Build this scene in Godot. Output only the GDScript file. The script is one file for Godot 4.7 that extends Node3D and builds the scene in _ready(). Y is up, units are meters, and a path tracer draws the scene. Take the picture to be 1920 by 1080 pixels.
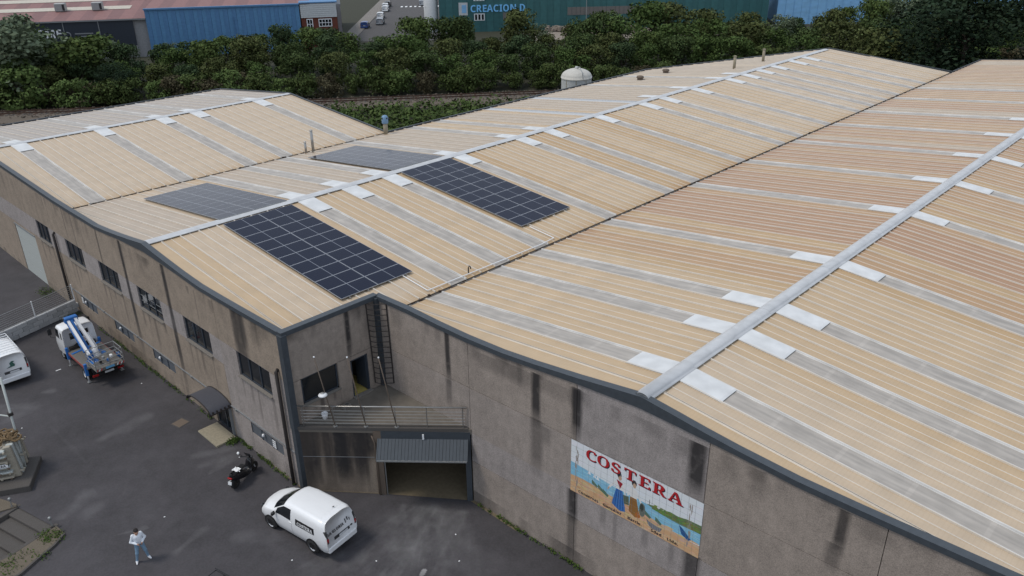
extends Node3D

# x runs along the front of the warehouse, -z runs along its ridges, away from the yard.
const UA := -42.2; const UAB := -27.1; const UB := -13.65; const UV := 0.6; const UC := 15.03; const UE := 29.2
const HR := 9.1; const HV := 7.7
const D := 5.19           # depth of the recess
const K := 0.03           # the right-hand wall stands slightly askew
var rng := RandomNumberGenerator.new()
var names := {}
var M := {}
var grain: ImageTexture
var speck: ImageTexture

func _ready():
	rng.seed = 11
	setup_view()
	make_materials()
	build_ground()
	build_warehouse()
	build_solar()
	build_mural()
	build_yard()
	build_vehicles()
	build_person()
	build_background()
	build_trees()

func setup_view():
	var cam := Camera3D.new(); cam.name = "camera"
	cam.fov = rad_to_deg(2.0 * atan(540.0 / 1506.446)); cam.near = 0.5; cam.far = 900.0
	var pitch := deg_to_rad(25.183); var yaw := deg_to_rad(-43.845); var roll := deg_to_rad(-0.825)
	var fw := Vector3(sin(yaw) * cos(pitch), -sin(pitch), -cos(yaw) * cos(pitch))
	var rt := Vector3(cos(yaw), 0, sin(yaw))
	var up := rt.cross(fw)
	var r2 := rt * cos(roll) + up * sin(roll)
	var u2 := up * cos(roll) - rt * sin(roll)
	cam.transform = Transform3D(Basis(r2, u2, -fw), Vector3(28.742, 25.19, 15.305))
	add_child(cam); cam.current = true
	var env := Environment.new()
	env.background_mode = Environment.BG_SKY
	var sky := Sky.new(); var sm := ProceduralSkyMaterial.new()
	sm.sky_top_color = Color(0.74, 0.79, 0.86); sm.sky_horizon_color = Color(0.86, 0.88, 0.91)
	sm.sky_curve = 0.2; sm.ground_bottom_color = Color(0.2, 0.2, 0.19); sm.ground_horizon_color = Color(0.6, 0.62, 0.64)
	sm.sun_angle_max = 40.0
	sky.sky_material = sm; env.sky = sky
	env.tonemap_mode = Environment.TONE_MAPPER_LINEAR
	env.tonemap_exposure = 1.22
	env.sdfgi_enabled = true; env.ssao_enabled = true; env.ssil_enabled = true
	var we := WorldEnvironment.new(); we.name = "environment"; we.environment = env; add_child(we)
	var sun := DirectionalLight3D.new(); sun.name = "sun"
	sun.light_energy = 0.45; sun.light_angular_distance = 14.0; sun.light_color = Color(1.0, 0.97, 0.93); sun.shadow_enabled = true
	add_child(sun)
	sun.look_at_from_position(Vector3(-14, 40, 18), Vector3.ZERO)

# ---------------------------------------------------------------- helpers
func P(u: float, y: float, v: float) -> Vector3: return Vector3(u, y, -v)
func f3v(u: float) -> float: return D + K * u
func numbered(n: String) -> String:
	names[n] = names.get(n, 0) + 1
	return n if names[n] == 1 else "%s_%03d" % [n, names[n] - 1]
func tag(o, label, category, group := "", kind := ""):
	if label: o.set_meta("label", label)
	if category: o.set_meta("category", category)
	if group: o.set_meta("group", group)
	if kind: o.set_meta("kind", kind)
	return o
func thing(n: String, label: String, category: String, at := Vector3.ZERO, turn := 0.0, group := "") -> Node3D:
	var o := Node3D.new(); o.name = numbered(n); add_child(o)
	o.position = at; o.rotation.y = turn
	tag(o, label, category, group)
	return o
func node(n: String, parent: Node) -> Node3D:
	var o := Node3D.new(); o.name = n; parent.add_child(o, true); return o
func ST(smooth := false) -> SurfaceTool:
	var s := SurfaceTool.new(); s.begin(Mesh.PRIMITIVE_TRIANGLES); s.set_smooth_group(0 if smooth else -1); return s
func inst(n: String, mesh: Mesh, m: Material, parent: Node = self) -> MeshInstance3D:
	var o := MeshInstance3D.new(); o.mesh = mesh
	if m: o.material_override = m
	if parent == self: o.name = numbered(n)
	else: o.name = n
	parent.add_child(o, true)
	return o
func fin(st: SurfaceTool) -> ArrayMesh:
	st.generate_normals(); return st.commit()
func obj(n: String, st: SurfaceTool, m: Material, parent: Node = self) -> MeshInstance3D:
	return inst(n, fin(st), m, parent)
func struct(n: String, st: SurfaceTool, m: Material) -> MeshInstance3D:
	var o := obj(n, st, m); o.set_meta("kind", "structure"); return o
func tri(st: SurfaceTool, a: Vector3, b: Vector3, c: Vector3):
	st.add_vertex(a); st.add_vertex(b); st.add_vertex(c)
func quad(st: SurfaceTool, a: Vector3, b: Vector3, c: Vector3, d: Vector3):
	tri(st, a, b, c); tri(st, a, c, d)
func uquad(st: SurfaceTool, p: Array, t: Array):
	for i in [0, 1, 2, 0, 2, 3]:
		st.set_uv(t[i]); st.add_vertex(p[i])
const BF := [[0, 2, 3, 1], [5, 7, 6, 4], [4, 6, 2, 0], [1, 3, 7, 5], [2, 6, 7, 3], [4, 0, 1, 5]]
func bx(st: SurfaceTool, c: Vector3, s: Vector3, b := Basis()):
	var v := []
	for i in 8: v.append(c + b * (Vector3((i & 1) - 0.5, ((i >> 1) & 1) - 0.5, ((i >> 2) & 1) - 0.5) * s))
	for f in BF: quad(st, v[f[0]], v[f[1]], v[f[2]], v[f[3]])
func box(c: Vector3, s: Vector3, b := Basis()) -> SurfaceTool:
	var st := ST(); bx(st, c, s, b); return st
func cbx(st: SurfaceTool, c: Vector3, s: Vector3, e: float, b := Basis()):
	# box with chamfered edges: corner k has one vertex per axis
	var v := {}
	for i in 8:
		var g := Vector3(-1.0 if i & 1 == 0 else 1.0, -1.0 if (i >> 1) & 1 == 0 else 1.0, -1.0 if (i >> 2) & 1 == 0 else 1.0)
		for a in 3:
			var p: Vector3 = g * (s / 2.0 - Vector3(e, e, e)); p[a] += g[a] * e
			v[i * 3 + a] = c + b * p
	for a in 3:
		var b1 := 1 << ((a + 1) % 3); var b2 := 1 << ((a + 2) % 3)
		for k in 2:
			var o := k << a
			var q := [o, o | b1, o | b1 | b2, o | b2]
			if k == 0: q.reverse()
			quad(st, v[q[3] * 3 + a], v[q[2] * 3 + a], v[q[1] * 3 + a], v[q[0] * 3 + a])
		var n1 := (a + 1) % 3; var n2 := (a + 2) % 3
		for k in 4:
			var o2 := ((k & 1) << n1) | ((k >> 1) << n2)
			quad(st, v[o2 * 3 + n1], v[(o2 | 1 << a) * 3 + n1], v[(o2 | 1 << a) * 3 + n2], v[o2 * 3 + n2])
	for i in 8: tri(st, v[i * 3], v[i * 3 + 1], v[i * 3 + 2])
func frame(a: Vector3, b: Vector3, up := Vector3.UP) -> Basis:
	var x := (b - a).normalized()
	if abs(x.dot(up)) > 0.98: up = Vector3.RIGHT
	var z := x.cross(up).normalized()
	return Basis(x, z.cross(x), z)
func beam(st: SurfaceTool, a: Vector3, b: Vector3, h: float, w: float, up := Vector3.UP):
	bx(st, (a + b) / 2.0, Vector3(a.distance_to(b), h, w), frame(a, b, up))
func tube(st: SurfaceTool, pts: Array, r: float, n := 8, caps := true):
	var rings := []
	for i in pts.size():
		var d: Vector3 = ((pts[min(i + 1, pts.size() - 1)] as Vector3) - pts[max(i - 1, 0)]).normalized()
		var up := Vector3.UP if abs(d.y) < 0.95 else Vector3.RIGHT
		var x := d.cross(up).normalized(); var y := x.cross(d)
		var ring := []
		for k in n: ring.append(pts[i] + (x * cos(TAU * k / n) + y * sin(TAU * k / n)) * r)
		rings.append(ring)
	for i in rings.size() - 1:
		for k in n: quad(st, rings[i][k], rings[i + 1][k], rings[i + 1][(k + 1) % n], rings[i][(k + 1) % n])
	if caps:
		for k in range(1, n - 1):
			tri(st, rings[0][0], rings[0][k], rings[0][k + 1]); tri(st, rings[-1][0], rings[-1][k + 1], rings[-1][k])
func tb(pts: Array, r: float, n := 8) -> SurfaceTool:
	var st := ST(n > 6); tube(st, pts, r, n); return st
func lathe(st: SurfaceTool, prof: Array, n: int, xf := Transform3D()):
	for i in prof.size() - 1:
		var a: Vector2 = prof[i]; var b: Vector2 = prof[i + 1]
		for k in n:
			var t0 := TAU * k / n; var t1 := TAU * (k + 1) / n
			var p := [xf * Vector3(a.x * cos(t0), a.y, a.x * sin(t0)), xf * Vector3(b.x * cos(t0), b.y, b.x * sin(t0)), xf * Vector3(b.x * cos(t1), b.y, b.x * sin(t1)), xf * Vector3(a.x * cos(t1), a.y, a.x * sin(t1))]
			if a.x < 1e-5: tri(st, p[0], p[2], p[1])
			elif b.x < 1e-5: tri(st, p[0], p[3], p[1])
			else: quad(st, p[0], p[3], p[2], p[1])
func prism(st: SurfaceTool, poly: Array, xf: Transform3D, depth: float):
	# poly in xf's xy plane, extruded along its z from 0 to depth
	var pv := PackedVector2Array(poly)
	var idx := Geometry2D.triangulate_polygon(pv)
	for i in range(0, idx.size(), 3):
		var a := pv[idx[i]]; var b := pv[idx[i + 1]]; var c := pv[idx[i + 2]]
		tri(st, xf * Vector3(a.x, a.y, 0), xf * Vector3(b.x, b.y, 0), xf * Vector3(c.x, c.y, 0))
		tri(st, xf * Vector3(a.x, a.y, depth), xf * Vector3(c.x, c.y, depth), xf * Vector3(b.x, b.y, depth))
	for i in pv.size():
		var a := pv[i]; var b := pv[(i + 1) % pv.size()]
		quad(st, xf * Vector3(a.x, a.y, 0), xf * Vector3(a.x, a.y, depth), xf * Vector3(b.x, b.y, depth), xf * Vector3(b.x, b.y, 0))
func words(n: String, s: String, h: float, m: Material, parent: Node, xf: Transform3D, font := "Droid Sans", weight := 700, depth := 0.006) -> MeshInstance3D:
	var t := TextMesh.new(); var f := SystemFont.new(); f.font_names = PackedStringArray([font]); f.font_weight = weight
	t.font = f; t.text = s; t.font_size = 32; t.pixel_size = h / 23.0; t.depth = depth
	var o := inst(n, t, m, parent); o.transform = xf
	return o

# ---------------------------------------------------------------- materials
func lin(r: float, g: float, b: float) -> Color: return Color(r, g, b).linear_to_srgb()
func mat(c: Color, rough := 0.8, metal := 0.0, tex: Texture2D = null, scale := 1.0) -> StandardMaterial3D:
	var m := StandardMaterial3D.new(); m.albedo_color = c; m.roughness = rough; m.metallic = metal
	if tex:
		m.albedo_texture = tex; m.uv1_triplanar = true; m.uv1_world_triplanar = true; m.uv1_scale = Vector3.ONE * scale
	return m
func texmat(img: Image, rough := 0.85) -> StandardMaterial3D:
	var m := StandardMaterial3D.new(); m.albedo_texture = ImageTexture.create_from_image(img); m.roughness = rough; return m
func noise_bytes(w: int, h: int, freq: float, seed_: int, oct := 4, stretch := 1.0) -> PackedByteArray:
	# stretch > 1 draws the pattern out along the image's height
	var n := FastNoiseLite.new(); n.seed = seed_; n.frequency = freq; n.fractal_octaves = oct; n.noise_type = FastNoiseLite.TYPE_SIMPLEX_SMOOTH
	var hh: int = max(4, int(h / stretch))
	var im := n.get_image(w, hh, false, false, false)
	im.convert(Image.FORMAT_L8)
	if hh != h: im.resize(w, h, Image.INTERPOLATE_CUBIC)
	return im.get_data()
func s8(x: float) -> int:
	# linear 0..1 to an sRGB byte
	x = clampf(x, 0.0, 1.0)
	return int(255.0 * (1.055 * pow(x, 1.0 / 2.4) - 0.055 if x > 0.0031308 else x * 12.92))
var LUT := PackedByteArray(); var INV := PackedFloat32Array()
func put(d: PackedByteArray, i: int, r: float, g: float, b: float):
	d[i] = LUT[clampi(int(r * 2047.0), 0, 2047)]; d[i + 1] = LUT[clampi(int(g * 2047.0), 0, 2047)]; d[i + 2] = LUT[clampi(int(b * 2047.0), 0, 2047)]
func img_of(w: int, h: int, d: PackedByteArray) -> Image:
	var im := Image.create_from_data(w, h, false, Image.FORMAT_RGB8, d); return im

func make_materials():
	LUT.resize(2048)
	for i in 2048: LUT[i] = s8((i + 0.5) / 2048.0)
	for i in 256: INV.append(Color(i / 255.0, 0, 0).srgb_to_linear().r)
	var w := 256
	var a := FastNoiseLite.new(); a.seed = 3; a.frequency = 0.03; a.fractal_octaves = 5
	var gi := a.get_seamless_image(w, w); gi.convert(Image.FORMAT_RGB8)
	var gd := gi.get_data()
	for i in gd.size(): gd[i] = 222 + gd[i] / 8
	grain = ImageTexture.create_from_image(img_of(w, w, gd))
	var d := PackedByteArray(); d.resize(w * w * 3)
	for i in w * w:
		var t := 150 + int(rng.randf() * 105.0)
		d[i * 3] = t; d[i * 3 + 1] = t - int(rng.randf() * 12.0); d[i * 3 + 2] = t - int(rng.randf() * 20.0)
	speck = ImageTexture.create_from_image(img_of(w, w, d))
	M.fascia = mat(lin(0.055, 0.066, 0.078), 0.5, 0.0, grain, 0.4)
	M.cap = mat(lin(0.54, 0.55, 0.56), 0.45, 0.0, grain, 0.15)
	M.white_sheet = mat(lin(0.68, 0.69, 0.69), 0.5, 0.0, grain, 0.12)
	M.deck = mat(lin(0.1, 0.09, 0.08), 0.9)
	M.gutter = mat(lin(0.022, 0.016, 0.014), 0.9, 0.0, speck, 1.0)
	M.debris = mat(lin(0.07, 0.045, 0.03), 1.0, 0.0, speck, 3.0)
	M.steel = mat(lin(0.42, 0.41, 0.39), 0.35, 0.8, grain, 1.5)
	M.rust_steel = mat(lin(0.17, 0.13, 0.1), 0.75, 0.2, grain, 2.0)
	M.galv = mat(lin(0.36, 0.37, 0.37), 0.5, 0.5, grain, 2.0)
	M.iron = mat(lin(0.03, 0.024, 0.022), 0.7, 0.0, grain, 2.0)
	M.black = mat(lin(0.012, 0.012, 0.013), 0.5)
	M.tyre = mat(lin(0.016, 0.016, 0.017), 0.85)
	M.glass = mat(lin(0.012, 0.015, 0.018), 0.06); M.glass.metallic_specular = 0.6
	M.frame = mat(lin(0.035, 0.045, 0.06), 0.5)
	M.frame_light = mat(lin(0.24, 0.25, 0.26), 0.6, 0.0, grain, 2.0)
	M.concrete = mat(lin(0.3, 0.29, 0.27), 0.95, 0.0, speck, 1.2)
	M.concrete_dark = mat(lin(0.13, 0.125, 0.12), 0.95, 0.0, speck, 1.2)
	M.slab = mat(lin(0.34, 0.3, 0.22), 0.95, 0.0, grain, 0.7)
	M.pale = mat(lin(0.47, 0.5, 0.48), 0.7, 0.0, grain, 1.4)
	M.paint_white = mat(lin(0.78, 0.79, 0.8), 0.32); M.paint_white.clearcoat_enabled = true; M.paint_white.clearcoat = 0.6; M.paint_white.clearcoat_roughness = 0.08
	M.white = mat(lin(0.75, 0.76, 0.77), 0.6)
	M.grey_plastic = mat(lin(0.05, 0.05, 0.052), 0.6)
	M.chrome = mat(lin(0.5, 0.51, 0.53), 0.35, 0.3)
	M.red_lamp = mat(lin(0.3, 0.012, 0.012), 0.15)
	M.plate = mat(lin(0.62, 0.64, 0.66), 0.5)
	M.blue = mat(lin(0.025, 0.14, 0.42), 0.4)
	M.bed = mat(lin(0.22, 0.22, 0.21), 0.7, 0.0, speck, 2.0)
	M.red_band = mat(lin(0.3, 0.07, 0.06), 0.5)
	M.skin = mat(lin(0.42, 0.23, 0.16), 0.6)
	M.bark = mat(lin(0.075, 0.06, 0.048), 0.95, 0.0, speck, 1.0)
	M.rail_rust = mat(lin(0.1, 0.05, 0.03), 0.7, 0.0, speck, 1.0)
	M.leaf = StandardMaterial3D.new(); M.leaf.vertex_color_use_as_albedo = true; M.leaf.roughness = 0.8; M.leaf.metallic_specular = 0.15
	M.leaf.cull_mode = BaseMaterial3D.CULL_DISABLED; M.leaf.backlight_enabled = true; M.leaf.backlight = Color(0.1, 0.13, 0.05)
	M.vcol = StandardMaterial3D.new(); M.vcol.vertex_color_use_as_albedo = true; M.vcol.roughness = 0.85

# ---------------------------------------------------------------- ground
const GX := [-50.0, -35.0, -20.0, -5.0, 0.0, 3.0, 6.0, 13.0, 35.0]
const GYV := [0.62, 0.45, 0.27, 0.1, 0.05, -0.1, -0.4, -0.58, -0.8]
func gy(x: float) -> float:
	for i in GX.size() - 1:
		if x < GX[i + 1]: return lerpf(GYV[i], GYV[i + 1], clampf((x - GX[i]) / (GX[i + 1] - GX[i]), 0, 1))
	return GYV[-1]
func seg_dist(p: Vector2, a: Vector2, b: Vector2) -> Vector2:
	var t := clampf((p - a).dot(b - a) / (b - a).length_squared(), 0, 1)
	return Vector2(p.distance_to(a + (b - a) * t), t)

func build_ground():
	# the yard: asphalt with worn streaks; image runs over x -62..36 and v -26..14
	var w := 1960; var h := 800
	var n1 := noise_bytes(w, h, 0.006, 5, 5); var n2 := noise_bytes(w, h, 0.05, 6, 4); var n3 := noise_bytes(w, h, 0.018, 8, 4)
	var d := PackedByteArray(); d.resize(w * h * 3)
	for i in w * h:
		var v := 0.051 + (n1[i] - 128) * 0.00010 + (n2[i] - 128) * 0.00006 + (n3[i] - 128) * 0.00007 + (rng.randf() - 0.5) * 0.013
		var j := i * 3
		put(d, j, v * 1.04, v * 0.97, v * 1.06)
	# scuffed, lighter strokes: start, end, half width, strength
	var strokes := [[-11.4, -5.0, -11.6, -2.5, 0.32, 0.05], [-6.6, -8.8, -7.4, -7.3, 0.25, 0.04], [-0.6, -6.2, -1.0, -4.7, 0.2, 0.045], [-6.4, -2.4, -5.7, -0.8, 0.25, 0.05], [-4.5, -2.6, -4.9, -1.2, 0.3, 0.045], [-5.4, -2.6, -5.2, -1.6, 0.2, 0.04],
		[-18.5, -7.6, -17.6, -7.0, 0.6, 0.05], [-18.5, -5.6, -18.2, -5.2, 0.25, 0.06], [-5.9, -7.9, -6.1, -7.2, 0.3, 0.035], [-3.6, -7.6, -3.0, -6.4, 0.09, 0.05], [0.4, -3.9, 1.6, -3.0, 0.35, 0.03], [-14.5, -6.5, -10.0, -6.4, 0.1, 0.02], [2.0, -3.6, 6.2, 0.6, 0.5, 0.012], [5.0, 3.0, 8.0, 0.0, 1.6, 0.012], [6.0, 3.6, 9.5, 2.0, 1.0, 0.012], [6.5, 1.5, 9.0, -2.0, 1.4, 0.01]]
	for k in 110:   # tyre sweeps fanning out of the garage
		var a := rng.randf(); var s := Vector2(lerpf(4.0, 6.6, a), lerpf(2.6, 4.6, a)); var t := rng.randf_range(-0.95, 0.35)
		var e := s + Vector2(cos(-0.8 + t), sin(-0.8 + t)) * rng.randf_range(3.0, 9.5)
		strokes.append([s.x, s.y, e.x, e.y, rng.randf_range(0.03, 0.3), rng.randf_range(0.004, 0.016)])
	for k in 60:
		var c := Vector2(rng.randf_range(-45, 14), rng.randf_range(-16, -1)); var t := rng.randf_range(-0.9, 0.9); var l := rng.randf_range(0.3, 2.6)
		strokes.append([c.x, c.y, c.x + cos(t) * l, c.y + sin(t) * l, rng.randf_range(0.03, 0.3), rng.randf_range(-0.008, 0.012)])
	for s in strokes:
		var a := Vector2(s[0], s[1]); var b := Vector2(s[2], s[3]); var r: float = s[4]
		var x0 := int((minf(a.x, b.x) - r * 1.6 + 62.0) * 20.0); var x1 := int((maxf(a.x, b.x) + r * 1.6 + 62.0) * 20.0)
		var y0 := int((minf(a.y, b.y) - r * 1.6 + 26.0) * 20.0); var y1 := int((maxf(a.y, b.y) + r * 1.6 + 26.0) * 20.0)
		for yy in range(clampi(y0, 0, h - 1), clampi(y1, 0, h - 1)):
			for xx in range(clampi(x0, 0, w - 1), clampi(x1, 0, w - 1)):
				var q := seg_dist(Vector2(xx / 20.0 - 62.0, yy / 20.0 - 26.0), a, b)
				var i := yy * w + xx
				var wob := 1.0 + (n3[i] - 128) / 90.0
				var f := clampf(1.35 - q.x / (r * (0.5 + 0.5 * q.y + 0.3) * wob), 0, 1) * (0.5 + n2[i] / 255.0)
				if f > 0.0:
					var v: float = s[5] * f * 0.5
					var j := i * 3
					for c in 3:
						var old := INV[d[j + c]]
						d[j + c] = LUT[clampi(int((old + v) * 2047.0), 4, 2047)]
	var im := img_of(w, h, d)
	M.asphalt = texmat(im, 0.88)
	var st := ST(true)
	var xs := [-62.0]; xs.append_array(GX); xs.append_array([36.0, -7.6]); xs.sort()
	var hole := PackedVector2Array()
	var hb := Basis(Vector3.UP, 0.25)
	for q in [[-1.3, 0.1], [1.3, 0.1], [1.3, 3.6], [-1.3, 3.6]]:
		var p := P(-7.55, 0, -9.5) + hb * Vector3(q[0], 0, q[1]); hole.append(Vector2(p.x, -p.z))
	var vs := [-26.0, -11.0, 14.0]
	for i in xs.size() - 1:
		for k in 2:
			var cellp := PackedVector2Array([Vector2(xs[i], vs[k]), Vector2(xs[i + 1], vs[k]), Vector2(xs[i + 1], vs[k + 1]), Vector2(xs[i], vs[k + 1])])
			for poly in Geometry2D.clip_polygons(cellp, hole):
				for q in Geometry2D.triangulate_polygon(poly):
					var p2: Vector2 = poly[q]
					st.set_uv(Vector2((p2.x + 62.0) / 98.0, (p2.y + 26.0) / 40.0)); st.add_vertex(P(p2.x, gy(p2.x), p2.y))
	struct("yard", st, M.asphalt)
	# the country around, dark earth and grass
	M.earth = mat(lin(0.05, 0.055, 0.03), 1.0, 0.0, speck, 0.25)
	st = ST(); var g := 0.3
	quad(st, P(-600, g, 14.0), P(-600, g, 600), P(500, g, 600), P(500, g, 14.0))
	quad(st, P(-600, g, -400), P(-600, g, 14.0), P(-62, g, 14.0), P(-62, g, -400))
	quad(st, P(-62, g - 1.2, -400), P(-62, g - 1.2, -26.0), P(500, g - 1.2, -26.0), P(500, g - 1.2, -400))
	quad(st, P(36, g - 1.2, -26), P(36, g - 1.2, 14.0), P(500, g - 1.2, 14.0), P(500, g - 1.2, -26))
	struct("ground", st, M.earth)

# ---------------------------------------------------------------- warehouse
const F1T := [[-57.0, 8.4], [-42.2, 9.2], [-36.7, 9.0], [-31.35, 8.78], [-27.3, 8.6], [-24.8, 8.55], [-22.3, 8.53], [-20.4, 8.5], [-18.65, 8.63], [-16.95, 8.8], [-15.2, 9.0], [-13.65, 9.2], [-11.35, 8.92], [-9.4, 8.71], [-7.5, 8.56], [-5.5, 8.55], [-3.6, 8.56], [-1.6, 8.58], [0.0, 8.6]]
const F3T := [[-0.06, 8.6], [2.25, 8.6], [4.28, 8.5], [6.05, 8.46], [8.15, 8.5], [9.9, 8.63], [12.15, 8.86], [15.03, 9.22], [16.36, 9.05], [17.65, 8.87], [18.86, 8.73], [21.0, 8.55], [23.0, 8.5], [26.9, 8.46], [29.4, 8.46]]
var F1L := []; var F3L := []
func pl(t: Array, x: float) -> float:
	for i in t.size() - 1:
		if x <= t[i + 1][0]: return lerpf(t[i][1], t[i + 1][1], clampf((x - t[i][0]) / (t[i + 1][0] - t[i][0]), 0, 1))
	return t[-1][1]
# F1 and F3 frames: local x along the wall, y up, z out of the wall towards the yard
func xf1() -> Transform3D: return Transform3D(Basis(), Vector3.ZERO)
func xf3() -> Transform3D:
	var x := Vector3(1, 0, -K).normalized(); return Transform3D(Basis(x, Vector3.UP, x.cross(Vector3.UP)), P(0, 0, D))
func xf2() -> Transform3D: return Transform3D(Basis(Vector3(0, 0, -1), Vector3.UP, Vector3(1, 0, 0)), Vector3.ZERO)
var WA := Vector2(0.0, 0.0); var WB := Vector2(6.12, 5.374)
func xfw() -> Transform3D:
	var x := Vector3(WB.x - WA.x, 0, -(WB.y - WA.y)).normalized(); return Transform3D(Basis(x, Vector3.UP, x.cross(Vector3.UP)), Vector3.ZERO)

func wall_image(w: int, h: int, x0: float, x1: float, y0: float, y1: float, light: Callable, streaks: Array, rust: float, seed_: int) -> Image:
	# exposed-aggregate concrete: two tones of panel, speckle, and the black runs below the coping joints
	var n1 := noise_bytes(w, h, 0.004, seed_, 4); var n2 := noise_bytes(w, h, 0.03, seed_ + 1, 4); var n3 := noise_bytes(w, h, 0.05, seed_ + 2, 3, 6.0)
	var d := PackedByteArray(); d.resize(w * h * 3)
	for yy in h:
		var y := lerpf(y1, y0, (yy + 0.5) / h)
		for xx in w:
			var x := lerpf(x0, x1, (xx + 0.5) / w)
			var i := yy * w + xx
			var l: float = light.call(x, y)
			var s := 1.0 + (n1[i] - 128) * 0.0009 + (n2[i] - 128) * 0.0011 + (n3[i] - 128) * 0.0007 + (rng.randf() - 0.5) * 0.55
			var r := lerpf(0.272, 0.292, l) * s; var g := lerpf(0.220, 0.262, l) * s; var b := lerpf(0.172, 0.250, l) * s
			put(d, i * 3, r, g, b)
	for k in streaks:   # centre x, top, bottom, half width, strength
		var ww: float = k[3]
		for yy in range(clampi(int((y1 - k[1]) / (y1 - y0) * h), 0, h), clampi(int((y1 - k[2]) / (y1 - y0) * h), 0, h)):
			var y := lerpf(y1, y0, (yy + 0.5) / h); var t := clampf((k[1] - y) / (k[1] - k[2]), 0, 1)
			for xx in range(clampi(int((k[0] - ww * 2.2 - x0) / (x1 - x0) * w), 0, w), clampi(int((k[0] + ww * 2.2 - x0) / (x1 - x0) * w), 0, w)):
				var x := lerpf(x0, x1, (xx + 0.5) / w); var i := yy * w + xx
				var e: float = abs(x - k[0]) / (ww * (0.9 + 0.35 * n3[i] / 255.0))
				var f := clampf(1.7 - e * 1.1, 0, 1) * clampf((1.05 - t) * 2.4, 0, 1) * (0.84 + 0.16 * n3[i] / 160.0) * float(k[4])
				f *= clampf(0.95 + (n2[i] - 110) / 300.0, 0.75, 1.0)
				if f > 0.01:
					f = minf(f, 0.93)
					var dark := [0.018, 0.016, 0.017] if rust == 0.0 or k.size() < 6 else [0.055, 0.043, 0.036]
					for c in 3:
						var old := INV[d[i * 3 + c]]
						d[i * 3 + c] = LUT[clampi(int(lerpf(old, dark[c], f) * 2047.0), 4, 2047)]
	return img_of(w, h, d)

func wall_piece(parent: Node, n: String, m: Material, xf: Transform3D, poly: Array, box_: Array, depth := -0.18):
	# poly: outline in wall coordinates; box_: [x0, x1, y0, y1] of the image. The front face stands at z = 0
	var st := ST(); var pv := PackedVector2Array(poly); var idx := Geometry2D.triangulate_polygon(pv)
	var uvf := func(p: Vector2) -> Vector2: return Vector2((p.x - box_[0]) / (box_[1] - box_[0]), (box_[3] - p.y) / (box_[3] - box_[2]))
	for i in idx:
		st.set_uv(uvf.call(pv[i])); st.add_vertex(xf * Vector3(pv[i].x, pv[i].y, 0))
	for i in pv.size():
		var a := pv[i]; var b := pv[(i + 1) % pv.size()]
		uquad(st, [xf * Vector3(a.x, a.y, 0), xf * Vector3(a.x, a.y, depth), xf * Vector3(b.x, b.y, depth), xf * Vector3(b.x, b.y, 0)], [uvf.call(a), uvf.call(a), uvf.call(b), uvf.call(b)])
	return obj(n, st, m, parent)
func rect(x0: float, y0: float, x1: float, y1: float) -> Array: return [Vector2(x0, y0), Vector2(x1, y0), Vector2(x1, y1), Vector2(x0, y1)]
func top_rect(x0: float, y0: float, x1: float, t: Array, lift: float) -> Array:
	var r := [Vector2(x0, y0), Vector2(x1, y0), Vector2(x1, pl(t, x1) + lift)]
	for i in range(t.size() - 1, -1, -1):
		if t[i][0] > x0 + 0.02 and t[i][0] < x1 - 0.02: r.append(Vector2(t[i][0], t[i][1] + lift))
	r.append(Vector2(x0, pl(t, x0) + lift))
	return r

const J := 0.012
func build_warehouse():
	var W := thing("warehouse", "long beige-roofed industrial warehouse with three gabled bays and concrete walls", "warehouse")
	build_walls(W)
	build_openings(W)
	build_roofs(W)
	build_fittings(W)

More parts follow.
